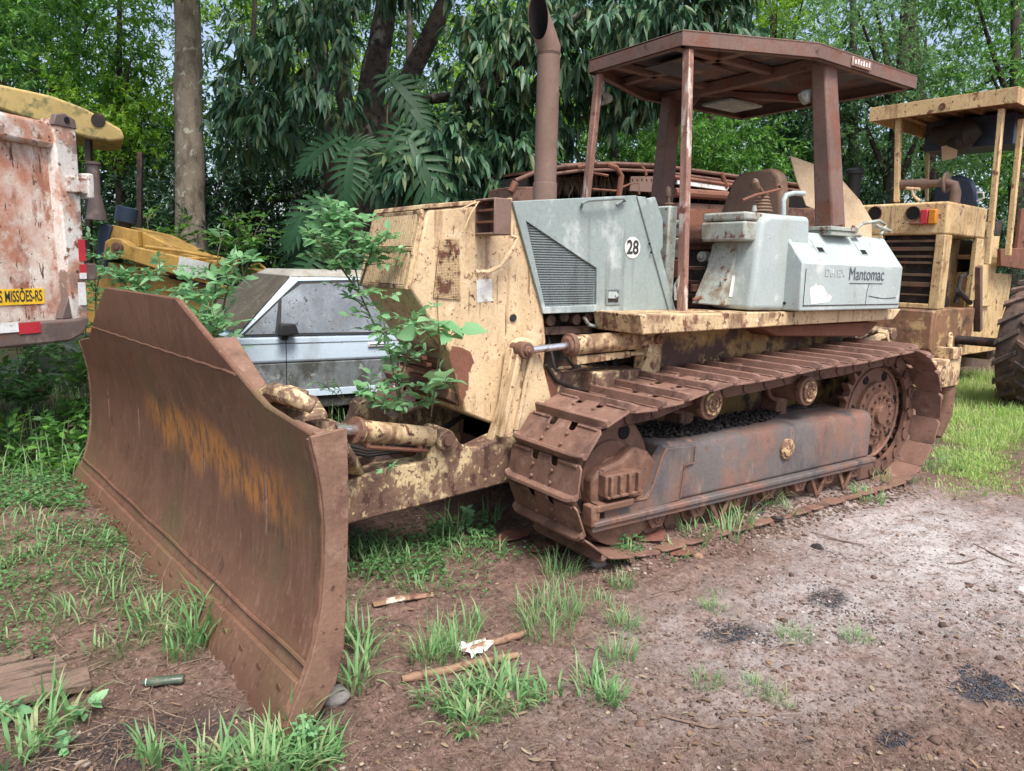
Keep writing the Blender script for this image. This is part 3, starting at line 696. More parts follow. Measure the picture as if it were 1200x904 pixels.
for k in range(6):
    r_ = random.Random(k); pts = [P(640 + 18 * k, 385, y=3.6), P(650 + 14 * k, 415 + r_.random() * 20, y=3.5), P(680 + 9 * k, 440 + r_.random() * 15, y=3.48), P(720 + 4 * k, 448, y=3.55)]
    if k % 2: pts = pts[:3]
    b.tube(pts, .010 + .004 * (k % 3), 8)
b.tube(PP([(640, 428), (652, 446), (672, 455), (690, 460), (700, 458)], y=3.42), .012, 8)
b.tube(PP([(686, 450), (693, 443), (706, 445), (708, 455), (698, 460)], y=3.42), .011, 8)
D('engine_hose', b, 'hose', bevel=0)
b = MB(); b.tube(PP([(684, 372), (690, 381), (699, 383), (700, 374), (698, 366)], y=3.47), .012, 8); b.tube(PP([(708, 386), (740, 372)], y=3.46), .006, 6); D('fuel_pipe', b, 'greydirty', bevel=0)
b = MB(); b.slab(PP([(640, 430), (663, 462), (665, 475), (643, 490)], y=3.43), (0, .02, 0)); D('arm_gusset', b, 'rust', bevel=.004)

# ---------------- lift cylinder
l0 = Vector(P(616, 411, y=3.33)); l1 = Vector(P(668, 405, y=3.33)); l2 = Vector(P(752, 398, y=3.33)); l3 = Vector(P(766, 397, y=3.33))
b = MB(); dd = l2 - l1; b.tube([l1, l1 + dd * .03, l1 + dd * .035, l1 + dd * .97, l2, l3], [.066, .066, .058, .058, .05, .03], 26); lc = D('lift_cylinder', b, 'creamrust', bevel=0)
b = MB(); b.tube([l0, l1], [.021, .021], 18); D('piston_rod', b, 'chrome', lc, bevel=0)
b = MB(); dn = dd.normalized(); b.tube([l1 - dn * .015, l1 + dn * .02], [.070, .070], 26); b.tube([l1 - dn * .03, l1 - dn * .015], [.045, .06], 20); D('gland', b, 'drum', lc, bevel=.003)
b = MB(); b.slab(PP([(676, 418), (738, 412), (739, 419), (677, 428)], y=3.31), (0, .05, 0)); b.tube([P(738, 415, y=3.34), P(756, 414, y=3.34)], .014, 10); D('valve_bar', b, 'creamrust', lc, bevel=.004)
b = MB().prism(poly([(757, 391), (774, 390), (777, 398), (773, 440), (748, 442), (756, 425), (760, 408)], 3.30), 'y', 3.30, 3.36); D('cylinder_bracket', b, 'creamrust', bevel=.006)
b = MB(); b.ycyl(l3.x, l3.z, 3.27, 3.36, .032, 18); b.ycyl(l3.x, l3.z, 3.262, 3.28, .014, 8); D('cylinder_pin', b, 'drum', bevel=.003)

# ---------------- main frame, fenders, deck
b = MB(); b.bx(2.5, 5.75, 3.46, 4.40, .42, .95); b.bx(3.5, 5.8, 3.36, 4.5, .95, 1.22); b.bx(5.2, 6.0, 3.36, 4.5, .35, 1.1)
D('main_frame', b, 'creamdark', bevel=.015)
for s_ in (0, 1):
    def Y(y): return y if s_ == 0 else 2 * YC - y
    fa = P(750, 368, y=3.05); fb = P(1056, 366, y=3.05); zt = 1.348; xs = [fa[0], 3.86, 4.50, fb[0]]
    for k in range(3):
        x0, x1 = xs[k] + .002, xs[k + 1] - .002; ys = sorted((Y(3.05), Y(3.46)))
        h0 = .115 - .01 * k
        pl = [(x0, zt), (x1, zt - .004), (x1 - (0 if k < 2 else .10), zt - h0 + .01), (x0 + (.03 if k == 0 else 0), zt - h0)]
        D('fender', MB().prism(pl, 'y', *ys), 'creamrust' if k < 2 else 'cream', bevel=.008)
    b = MB(); ys = sorted((Y(3.14), Y(3.40)))
    b.prism([(4.25, 1.24), (5.75, 1.24), (5.55, 1.13), (4.45, 1.17)], 'y', *ys); D('fender_support', b, 'rust', bevel=.01)
    b = MB(); b.bx(3.3, 5.6, min(Y(3.34), Y(3.355)), max(Y(3.34), Y(3.355)), .92, 1.235); D('frame_side_plate', b, 'creamdark', bevel=.004)
b = MB(); b.bx(3.86, 5.2, 3.46, 4.4, 1.22, 1.30); b.bx(3.12, 3.86, 3.462, 4.398, 1.28, 1.34); deck = D('cab_floor', b, 'rust', bevel=.008)
b = MB(); b.bx(3.70, 3.78, 3.5, 4.36, 1.34, 2.02); D('dashboard_bulkhead', b, 'greydirty', bevel=.01)
# console boxes seen between cowl and front post
def vb(x, u0, u1, v0, v1, dx, name, mat, **k):
    p = P(u0, v1, x=x); q = P(u1, v0, x=x); b = MB(); b.bx(x, x + dx, min(p[1], q[1]), max(p[1], q[1]), p[2], q[2]); return D(name, b, mat, bevel=.01, **k)
vb(4.0, 774, 800, 258, 265, .05, 'far_console', 'greydirty'); vb(4.01, 774, 800, 266, 278, .05, 'far_console', 'greydirty'); vb(4.0, 772, 800, 279, 303, .05, 'far_console', 'greydirty'); vb(4.0, 770, 800, 304, 326, .05, 'far_console', 'rust'); vb(4.02, 766, 800, 327, 362, .05, 'far_console', 'engine')
b = MB(); b.tube([P(792, 352, x=3.98), P(791, 335, x=3.98), P(795, 328, x=3.98), P(798, 335, x=3.98), P(797, 352, x=3.98)], .014, 8); D('pale_lever', b, 'white', bevel=0)
# ---------------- seat
xs_ = 4.72
sb_px = [(838, 263), (857, 214), (865, 203.5), (903, 196.5), (913, 205), (916, 233), (914, 263)]
b = MB(); q = PP(sb_px, x=xs_); b.slab(q, (.11, 0, 0)); seat = D('seat', MB().bx(4.34, 4.80, 3.55, 4.12, P(828, 286, x=4.3)[2] - .04, P(828, 286, x=4.3)[2] + .01), 'rust', bevel=.01)
D('seat_back', b, 'seat', seat, bevel=.03, seg=4)
ca = P(796, 274, x=4.25); cb_ = P(858, 274, x=4.25)
b = MB(); 
for k in range(2): pass
b.bx(4.28, 4.72, cb_[1], ca[1] , P(828, 287, x=4.28)[2], P(828, 263, x=4.28)[2]); D('seat_cushion', b, 'seatred', seat, bevel=.05, seg=5)
b = MB(); b.bx(4.42, 4.80, 3.48, 4.36, 1.31, 1.78); D('seat_base_shade_fill', b, 'dark', seat, bevel=.02)  # base widened and near-black to stand for the shaded void below the seat
b = MB()
for z in (1.42, 1.52, 1.62): b.beam((4.22, 3.50, z), (4.26, 4.2, z), .04, .03)
b.bx(4.20, 4.26, 3.52, 3.56, 1.34, 1.64); b.bx(4.20, 4.26, 3.85, 3.89, 1.34, 1.64)
D('seat_rail_box', b, 'engine', bevel=.005)
b = MB(); q = P(822, 301, x=4.1); b.cyl(q, q + np.array([.08, .02, 0]), .036, n=20); b.cyl(q - np.array([.02, .005, 0]), q, .02, n=16); b.beam(P(830, 304, x=4.15), P(850, 300, x=4.15), .03, .03); D('dial_valve', b, 'greydirty', bevel=.003)
b = MB(); b.tube([P(845, 310, x=4.1), P(861, 299, x=4.1)], [.022, .012], 12); b.tube([P(861, 299, x=4.1), P(868, 294, x=4.1)], .007, 8); b.tube([P(847, 330, x=4.0), P(849, 331, x=4.0)], .03, 14); D('pedal_lever', b, 'greydirty', bevel=0)
b = MB()
for z, y in ((1.46, 3.5), (1.37, 3.48)): b.bx(3.98, 4.4, y, y + .03, z, z + .05)
b.tube(PP([(812, 352), (830, 345), (852, 350)], y=3.4), .012, 8); D('floor_link', b, 'rust', bevel=.004)

# ---------------- levers with rubber gaiters
def lever(base, tip, knob_r, name):
    base = Vector(base); tip = Vector(tip); b = MB(); prof = []; d = Vector((0, 0, 1))
    for k in range(6):
        r = .075 - .007 * k; prof += [(r, k * .022), (r - .014, k * .022 + .012)]
    b.lathe(base, (0, 0, 1), prof, 22); g = D('lever_gaiter', b, 'seat', bevel=0)
    b = MB(); b.tube([base + Vector((0, 0, .12)), tip], .010, 8); mid = base.lerp(tip, .9); b.tube([base.lerp(tip, .72), base.lerp(tip, .78), tip, tip + (tip - base).normalized() * .02], [knob_r * .7, knob_r, knob_r, knob_r * .4], 14); D(name, b, 'seat', bevel=0)
lever(P(783, 258, x=4.1), P(783, 222, x=4.1), .022, 'gear_lever')
lever(P(893, 248, y=3.25) , P(885, 213, y=3.25), .024, 'steering_lever')
b = MB(); b.tube([P(870, 235, y=3.2), P(885, 229, y=3.2), P(915, 222, y=3.25), P(912, 217, y=3.25)], .010, 8); D('lever_arm', b, 'rust', bevel=0)
b = MB(); b.tube([P(884, 248, y=3.15), P(884, 241, y=3.15)], [.018, .012], 12); D('console_knob', b, 'greydirty', bevel=0)

# ---------------- near console and service box
CY = 2.97
b = MB(); q0 = P(857, 279, y=3.22); q1 = P(905, 248, y=3.22); x0, x1 = q0[0], P(912, 250, y=3.22)[0]
b.bx(x0, x1, 3.12, 3.48, 1.80, 1.925); b.bx(x0 + .005, x1, 3.125, 3.475, 1.93, 1.985); con = D('armrest_console', b, 'greydirty', bevel=.014)
b = MB(); b.slab(PP([(866, 283), (882, 283), (900, 283), (885, 360), (840, 358), (858, 315)], y=3.24), (0, .22, 0)); D('console_leg', b, 'greydirty', bevel=.01)
b = MB(); b.slab(PP([(858, 323), (883, 323), (880, 349), (854, 348)], y=3.237), (0, -.001, 0)); D('faded_sticker', b, 'white', con, bevel=0)
b = MB(); q = P(881, 311, y=3.236); b.ring(q, (0, 1, 0), .024, .003, 20, 6); D('dial_mark', b, 'ink', con, bevel=0)
sh = [(893, 262), (897, 254), (906, 251), (950, 254), (950, 365), (878, 364), (884, 330)]
b = MB(); b.slab(PP(sh, y=3.08), (0, .34, 0)); D('tank_shell', b, 'greyl', bevel=.035, seg=4)
# faceted battery / tank box
Z0 = 1.352; xf, xr = 4.44, 5.56
zk, ztop = 1.665, 1.885; y_l, y_u = CY, CY + .20
fx = P(938, 364, y=CY)[0]; rx = P(1053, 364, y=CY)[0]
b = MB(); b.prism([(y_l, Z0), (y_l, zk), (y_l + .17, ztop), (y_l + .40, ztop + .0), (y_l + .40, Z0)], 'x', fx, rx)
box = D('service_box', b, 'greyl', bevel=.012, seg=3)
# front cap slightly larger, and thin lid seams
b = MB(); b.prism([(y_l - .012, Z0 + .003), (y_l - .012, zk + .004), (y_l + .165, ztop + .012), (y_l + .40, ztop + .012), (y_l + .40, Z0)], 'x', fx - .035, fx - .002); D('box_end_cap', b, 'greyl', box, bevel=.010)
b = MB()
for (yy, z) in ((y_l + .10, Z0 + .05), (y_l + .13, ztop - .07)): b.cyl((fx - .042, yy, z), (fx - .034, yy, z), .010, n=10)
DS('cap_screw', b, 'black', box, bevel=0)
b = MB(); b.bx(fx + .02, rx - .02, y_l - .004, y_l - .001, Z0 + .035, Z0 + .041); b.bx(fx + .02, fx + .024, y_l - .004, y_l - .001, Z0 + .03, zk - .03)
D('lid_seam', b, 'dark', box, bevel=0)
nrm_ = Vector((0, -(ztop - zk), .17)).normalized(); nrm_ = Vector((0, -.79, .61)).normalized()
sl = Vector((0, .17, ztop - zk)).normalized(); nn_ = Vector((0, -sl.z, sl.y))
def slope(x, t, off=0): return Vector((x, y_l, zk)) + Vector((0, .17, ztop - zk)) * t + nn_ * off
for x in (4.72, 5.26):
    b = MB(); b.slab([slope(x - .05, .78, .001), slope(x + .05, .78, .001), slope(x + .05, .36, .001), slope(x - .05, .36, .001)], nn_ * .003); rc = D('vent_rim', b, 'greyl', box, bevel=.001)
    b = MB(); b.slab([slope(x - .035, .52, .0045), slope(x + .035, .52, .0045), slope(x + .035, .38, .0045), slope(x - .035, .38, .0045)], nn_ * .001); D('vent_slot', b, 'void', box, bevel=0)
text('Mantomac', 'maker_lettering', mt['inkg'], box, (5.20, y_l - .0035, zk - .060), (1, 0, 0), (0, 0, 1), .128, sx=.86, bold=.0, depth=.0006)
text('D61EX', 'faded_model_lettering', mt['ghost'], box, (4.80, y_l - .003, zk - .055), (1, 0, 0), (0, 0, 1), .075, sx=1.1, bold=.001, depth=.0005)
b = MB(); b.bx(4.99, 5.42, y_l - .003, y_l - .001, zk - .125, zk - .121); D('lettering_underline', b, 'ink', box, bevel=0)
b = MB(); b.slab(PP([(949, 338), (957, 333), (965, 336), (968, 343), (975, 348), (972, 354), (950, 357)], y=y_l - .0008), (0, -.001, 0)); D('peeled_paint_patch', b, 'white', box, bevel=0)
b = MB(); b.tube(PP([(1018, 347), (1028, 349), (1036, 350), (1050, 349)], y=y_l - .002), .0025, 5); b.tube(PP([(1014, 358), (1016, 342), (1019, 332)], y=y_l - .002), .0018, 5); D('scratch', b, 'ink', box, bevel=0)
# hand loops on top of it
b = MB(); b.tube([P(1004, 276, y=3.12), P(1003, 268, y=3.12), P(1012, 262, y=3.14), P(1030, 259, y=3.14), P(1038, 264, y=3.14), P(1032, 275, y=3.12)], .012, 8); b.tube([P(1025, 264, y=3.12), P(1043, 271, y=3.12)], .014, 8); b.tube([P(1000, 276, y=3.1), P(1008, 276, y=3.1)], .016, 8); D('hand_loop', b, 'greydirty', box, bevel=0)
b = MB(); b.tube([P(918, 252, y=3.2), P(918, 236, y=3.2), P(921, 229, y=3.2), P(930, 226.5, y=3.2), P(942, 227, y=3.2)], .017, 12); D('vent_pipe', b, 'greyl', bevel=0)
# cardboard sheet leaning behind the post
b = MB(); sheet = [(930, 182), (958, 196), (985, 204), (1006, 236), (1018, 258), (1018, 300), (958, 248), (944, 241), (936, 210)]
b.slab([Vector(P(u, v, y=3.55)) + Vector((0, .03 * math.sin(u * .11), 0)) for u, v in sheet], (0, .006, 0))
o = b.build('cardboard_sheet', mt['card'], bevel=0); tag(o, 'crumpled tan cardboard sheet propped behind the rear canopy post of the bulldozer', 'cardboard')

# ---------------- ROPS canopy
def cp(x, y, z): return (x, y, z)
can = [(3.71, 3.48), (4.60, 3.10), (5.90, 3.12), (5.90, 4.74), (4.60, 4.76), (3.71, 4.38)]
ZC = 3.005; ZT = 3.10
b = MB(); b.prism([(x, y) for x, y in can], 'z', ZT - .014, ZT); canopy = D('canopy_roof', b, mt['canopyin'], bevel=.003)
b = MB()
for i in range(6):
    p = Vector((*can[i], 0)); q = Vector((*can[(i + 1) % 6], 0)); d = (q - p).normalized(); n_ = Vector((d.y, -d.x, 0))
    b.slab([p + Vector((0, 0, ZC)), q + Vector((0, 0, ZC)), q + Vector((0, 0, ZT + .003)), p + Vector((0, 0, ZT + .003))], -n_ * .014)
    inn = -n_ * .055; b.slab([p + Vector((0, 0, ZC)) , q + Vector((0, 0, ZC)), q + inn + Vector((0, 0, ZC)), p + inn + Vector((0, 0, ZC))], (0, 0, .008))
D('canopy_rim', b, 'canopy', canopy, bevel=.003)
b = MB()
b.bx(4.80, 4.88, 3.16, 4.70, 3.0, 3.08); b.bx(3.75, 4.8, 3.60, 3.66, 3.03, 3.08); b.bx(3.75, 4.8, 4.20, 4.26, 3.03, 3.08); b.beam((4.9, 3.5, 3.05), (5.85, 3.95, 3.05), .06, .05); b.beam((4.9, 4.4, 3.05), (5.85, 3.95, 3.05), .06, .05); b.bx(4.2, 4.26, 3.30, 4.55, 3.03, 3.08)
D('canopy_beam', b, 'canopy', canopy, bevel=.006)
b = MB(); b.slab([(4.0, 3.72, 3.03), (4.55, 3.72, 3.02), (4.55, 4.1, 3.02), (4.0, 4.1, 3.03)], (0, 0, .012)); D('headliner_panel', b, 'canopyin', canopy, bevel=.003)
b = MB(); q = P(858, 124, z=3.0); b.box(q, (.42, .30, .02)); D('pale_headliner_sheet', b, 'greyl', canopy, bevel=.004)
b = MB(); q = np.array(P(703, 115, x=3.86)); b.tube([q, q + np.array([.02, 0, 0]), q + np.array([.10, .0, .01])], [.048, .052, .03], 20); b.tube([q + np.array([.03, 0, .04]), q + np.array([.03, 0, .11])], .01, 8); lw = D('work_lamp', b, 'greydirty', canopy, bevel=0)
b = MB(); b.tube([q - np.array([.004, 0, 0]), q], [.034, .034], 20); D('lamp_lens', b, 'dark', lw, bevel=0)
b = MB(); q = np.array(P(939, 117, y=3.35)); b.tube([q, q + np.array([.02, -.02, .02]), q + np.array([.05, -.05, .06])], [.045, .05, .02], 16); D('work_lamp', b, 'greydirty', canopy, bevel=0)
# name plate on the rim's edge
b = MB(); pr = lambda x: (x, 3.10 + (x - 4.6) * .0154 - .004)
x0, x1 = pr(4.98)[0], 5.22; yy = 3.095
b.bx(4.98, 5.22, 3.092, 3.102, 3.022, 3.082); pl = D('rim_plate', b, 'post', canopy, bevel=.002)
b = MB()
for k in range(6): b.bx(5.005 + k * .034, 5.022 + k * .034, 3.089, 3.091, 3.036, 3.064 + .006 * (k % 2))
DS('worn_plate_mark', b, 'white', pl, bevel=0)
# posts
def box_post(pts_bot, pts_top, name, mat, bevel=.01):
    vs = [tuple(p) for p in pts_bot] + [tuple(p) for p in pts_top]
    return D(name, MB().add(vs, [(3, 2, 1, 0), (4, 5, 6, 7), (0, 1, 5, 4), (1, 2, 6, 5), (2, 3, 7, 6), (3, 0, 4, 7)]), mat, bevel=bevel)
def rect(cx, cy, z, hx, hy): return [(cx - hx, cy - hy, z), (cx + hx, cy - hy, z), (cx + hx, cy + hy, z), (cx - hx, cy + hy, z)]
bt = P(804, 366, y=3.30); tp = P(809, 51, y=3.47)
box_post(rect(3.69, 3.33, 1.34, .022, .03), rect(3.79, 3.50, 3.0, .022, .03), 'front_post', 'post', .006)
box_post(rect(3.72, 4.42, 1.6, .022, .03), rect(3.77, 4.33, 3.0, .022, .03), 'front_post', 'post', .006)
box_post(rect(4.98, 3.15, 1.93, .085, .07), rect(4.84, 3.22, 3.04, .075, .055), 'rops_post', 'canopy', .014)
box_post(rect(4.80, 2 * YC - 3.17, 1.4, .085, .07), rect(4.84, 2 * YC - 3.24, 3.04, .075, .055), 'rops_post', 'canopy', .014)
b = MB(); b.bx(4.82, 5.16, 3.04, 3.30, 1.905, 1.932); b.bx(4.84, 5.14, 3.05, 3.29, 1.872, 1.904); ff = D('post_foot', b, 'greydirty', bevel=.004)
b = MB()
for x in (4.85, 4.99, 5.13):
    for y in (3.065, 3.275): b.cyl((x, y, 1.93), (x, y, 1.95), .014, n=6)
DS('foot_bolt', b, 'rust', ff, bevel=0)
b = MB(); b.slab([(4.86, 3.28, 3.02), (4.86, 3.55, 3.02), (4.86, 3.28, 2.78)], (.012, 0, 0)); b.slab([(4.86, 2 * YC - 3.28, 3.02), (4.86, 2 * YC - 3.55, 3.02), (4.86, 2 * YC - 3.28, 2.78)], (.012, 0, 0)); DS('post_gusset', b, 'canopy', bevel=.002)

# ---------------- rear linkage
RY = 3.25
b = MB(); b.beam(P(984, 413, y=RY), P(1040, 391, y=RY), .04, .06, up=(0, 1, 0)); b.beam(P(1034, 388, y=RY), P(1046, 418, y=RY), .04, .07, up=(0, 1, 0)); b.beam(P(1024, 395, y=RY + .15), P(1020, 420, y=RY + .15), .04, .07, up=(0, 1, 0))
rl = D('ripper_link', b, 'cream', bevel=.006)
b = MB(); q = P(1041, 391, y=RY); b.ycyl(q[0], q[2], RY - .05, RY + .2, .05, 18); q = P(978, 411, y=RY); b.ycyl(q[0], q[2], RY - .04, RY + .1, .05, 18); b.ring((q[0], RY - .045, q[2]), (0, 1, 0), .045, .012, 20, 6); DS('link_boss', b, 'creamarm', rl, bevel=.004)
b = MB(); b.tube([P(996, 396, y=RY + .15), P(1012, 388, y=RY + .15)], .05, 18); D('ripper_cylinder', b, 'chrome', bevel=0)
b = MB(); a = P(1090, 457, y=3.10); c = P(1127, 420, y=3.10); b.bx(a[0], c[0], 3.10, 4.7, a[2], c[2])
q = P(1103, 440, y=3.08); b.ycyl(q[0], q[2], 3.06, 3.12, .085, 22); b.ycyl(q[0], q[2], 3.05, 3.07, .05, 18); D('ripper_beam', b, 'creamrust', bevel=.02)
b = MB(); q = P(1114, 414, y=3.14); b.bx(q[0] - .08, q[0] + .08, 3.08, 3.24, c[2], c[2] + .10); b.cyl((q[0], 3.16, c[2] + .10), (q[0], 3.16, c[2] + .2), .025, n=12); b.ring((q[0], 3.16, c[2] + .2), (0, 1, 0), .025, .01, 14, 6); D('ripper_pin', b, 'creamrust', bevel=.008)
b = MB(); b.tube([P(1108, 452, y=3.2), P(1105, 485, y=3.2), P(1096, 512, y=3.2)], [.085, .075, .05], 14); b.bx(6.0, a[0] + .1, 3.5, 4.4, .5, .85); D('ripper_shank', b, 'drum', bevel=.01)

# ================================================================== GROUND
def sm(e0, e1, x):
    t = min(1., max(0., (x - e0) / (e1 - e0))) if isinstance(x, float) else np.clip((x - e0) / (e1 - e0), 0, 1); return t * t * (3 - 2 * t)
def gh(x, y):
    h = .030 * noise.fractal(Vector((x * .55, y * .55, 3.1)), .8, 2.0, 4)
    h += .016 * noise.fractal(Vector((x * 3.1, y * 3.1, 9.7)), .7, 2.1, 4)
    d = math.hypot(x - 3.2, y - 1.2)
    rough = .016 + .012 * noise.noise(Vector((x * 1.3, y * 1.3, 1.)))
    h += rough * noise.turbulence(Vector((x * 11, y * 11, 2.7)), 3, False)
    # soil pushed up along the inner side of the yard and gently rising towards the wood
    h += .10 * float(sm(5.6, 9, y)) + .10 * math.exp(-((x - 0.2) ** 2 / .25 + (y - 5.2) ** 2 / 1.8))
    # bank of earth beneath the tracks
    h -= .065 * math.exp(-((x - .78) ** 2 + (y - 2.3) ** 2) / .09)
    if 2.2 < x < 6 and 2.5 < y < 5.4: h = h * .5 + .010
    e = float(sm(2.62, 2.85, x) * sm(5.7, 5.35, x) * sm(2.68, 2.84, y + .10 * noise.noise(Vector((x * 4, y * 4, 8.)))) * sm(5.3, 5.1, y)); h += .066 * e
    return h
def axis(lo, hi, st, far):
    a = list(np.arange(lo, hi, st)); x = hi; s_ = st
    while x < far: a.append(x); s_ *= 1.22; x += s_
    a.append(far); x = lo - st; s_ = st; b_ = []
    while x > -far: b_.append(x); s_ *= 1.22; x -= s_
    b_.append(-far); return np.array(b_[::-1] + a)
gx = axis(.4, 7.6, .026, 300); gy = axis(-.6, 5.6, .026, 300)
GX, GY = np.meshgrid(gx, gy, indexing='ij')
GZ = np.array([[gh(x, y) if abs(x) < 40 and abs(y) < 40 else 0.1 for y in gy] for x in gx])
verts = np.stack([GX, GY, GZ], -1).reshape(-1, 3); ny = len(gy)
I = (np.arange(len(gx) - 1)[:, None] * ny + np.arange(ny - 1)[None, :]).ravel()
faces = np.stack([I, I + ny, I + ny + 1, I + 1], 1)

def ground_mat():
    m_ = bpy.data.materials.new('yard_soil'); m_.use_nodes = True; nt = m_.node_tree; N = nt.nodes; L = nt.links; bs = N['Principled BSDF']
    tc = N.new('ShaderNodeTexCoord'); co = tc.outputs['Object']
    def nz(sc, det=9, ro=.65, off=0, st=(1, 1, 1)):
        mp = N.new('ShaderNodeMapping'); mp.inputs['Location'].default_value = (off, off * .7, 0); mp.inputs['Scale'].default_value = st; L.new(co, mp.inputs[0])
        t = N.new('ShaderNodeTexNoise'); t.inputs['Scale'].default_value = sc; t.inputs['Detail'].default_value = det; t.inputs['Roughness'].default_value = ro; L.new(mp.outputs[0], t.inputs['Vector']); return t.outputs['Fac']
    def rg(f, a, b, c=0., d=1.):
        r = N.new('ShaderNodeMapRange'); r.inputs[1].default_value = a; r.inputs[2].default_value = b; r.inputs[3].default_value = c; r.inputs[4].default_value = d; L.new(f, r.inputs[0]); return r.outputs[0]
    def ma(op, a, b):
        n = N.new('ShaderNodeMath'); n.operation = op; n.use_clamp = False
        for i, q in enumerate((a, b)):
            if isinstance(q, (int, float)): n.inputs[i].default_value = q
            else: L.new(q, n.inputs[i])
        return n.outputs[0]
    def mix(a, b, f):
        x = N.new('ShaderNodeMix'); x.data_type = 'RGBA'
        for k, q in ((6, a), (7, b)):
            if isinstance(q, tuple): x.inputs[k].default_value = (*q, 1)
            else: L.new(q, x.inputs[k])
        L.new(f, x.inputs[0]); return x.outputs[2]
    def blob(px, py, rx, ry, soft=.5):
        c = gpx(px, py); mp = N.new('ShaderNodeMapping'); mp.inputs['Location'].default_value = (-c[0] / rx, -c[1] / ry, 0); mp.inputs['Scale'].default_value = (1 / rx, 1 / ry, 0); L.new(co, mp.inputs[0])
        ln = N.new('ShaderNodeVectorMath'); ln.operation = 'LENGTH'; L.new(mp.outputs[0], ln.inputs[0])
        w = ma('ADD', ln.outputs['Value'], ma('MULTIPLY', ma('SUBTRACT', n1, .5), 1.1)); return rg(w, 1.0, 1.0 - soft)
    n1 = nz(1.7); n2 = nz(7, off=4); n3 = nz(34, off=8, ro=.75); n4 = nz(110, off=2, det=4)
    c = mix((.18, .108, .085), (.105, .064, .052), rg(n2, .38, .62))
    c = mix(c, (.27, .195, .155), rg(n3, .50, .68))
    c = mix(c, (.05, .034, .028), rg(n3, .46, .34))
    c = mix(c, (.36, .27, .22), rg(n4, .62, .74))
    bl = ma('MAXIMUM', ma('MAXIMUM', blob(1085, 625, 1.5, .9, .8), blob(1190, 660, 2.2, 1.2, .8)), ma('MULTIPLY', blob(990, 700, .8, .55, .8), .75))
    bl = ma('MAXIMUM', bl, ma('MULTIPLY', blob(930, 740, 1.5, .8, .9), .65))
    fine = rg(ma('ADD', ma('MULTIPLY', n3, .6), ma('MULTIPLY', n2, .5)), .42, .58)
    c = mix(c, (.43, .395, .38), ma('MULTIPLY', bl, fine))
    c = mix(c, (.10, .07, .055), ma('MULTIPLY', rg(nz(19, off=15, ro=.8), .56, .66), .7))
    for (px, py, rx, ry) in ((720, 880, 1.6, .35),): pass
    dk = ma('MAXIMUM', ma('MAXIMUM', blob(860, 745, .20, .09, .5), blob(975, 700, .16, .10, .5)), ma('MAXIMUM', blob(1155, 808, .17, .08, .4), blob(120, 890, .8, .25, .6)))
    dk = ma('MAXIMUM', dk, blob(1045, 872, .1, .05, .5))
    c = mix(c, (.032, .030, .032), ma('MULTIPLY', dk, rg(n3, .42, .52)))
    gr = ma('MAXIMUM', blob(60, 690, 1.0, 1.0, .8), blob(170, 760, .5, .3, .8)); gr = ma('MAXIMUM', gr, blob(1160, 520, 1.6, 1.8, .6))
    c = mix(c, (.065, .075, .028), ma('MULTIPLY', gr, rg(n2, .40, .66, 0, .8)))
    # forest floor beyond the yard
    sp = N.new('ShaderNodeSeparateXYZ'); L.new(co, sp.inputs[0]); fl = rg(ma('ADD', sp.outputs['Y'], ma('MULTIPLY', n1, 1.5)), 6.8, 8.5)
    c = mix(c, (.055, .05, .025), fl)
    L.new(c, bs.inputs['Base Color'])
    L.new(rg(n2, .35, .7, .75, .95), bs.inputs['Roughness']); bs.inputs['Specular IOR Level'].default_value = .25
    b = N.new('ShaderNodeBump'); b.inputs['Strength'].default_value = .85; b.inputs['Distance'].default_value = .012
    L.new(ma('ADD', ma('MULTIPLY', n3, 1.2), ma('MULTIPLY', n4, .35)), b.inputs['Height']); L.new(b.outputs[0], bs.inputs['Normal'])
    return m_
mt['soil'] = ground_mat()
g = npmesh('ground', verts, faces, mt['soil'], smooth=True); tag(g, kind='structure', label='red brown yard soil, bleached grey on the right')
# fast height lookup
GZi = GZ
def hz(x, y):
    i = np.clip(np.searchsorted(gx, x) - 1, 0, len(gx) - 2); j = np.clip(np.searchsorted(gy, y) - 1, 0, len(gy) - 2)
    tx = (x - gx[i]) / (gx[i + 1] - gx[i]); ty = (y - gy[j]) / (gy[j + 1] - gy[j])
    return (GZ[i, j] * (1 - tx) * (1 - ty) + GZ[i + 1, j] * tx * (1 - ty) + GZ[i, j + 1] * (1 - tx) * ty + GZ[i + 1, j + 1] * tx * ty)

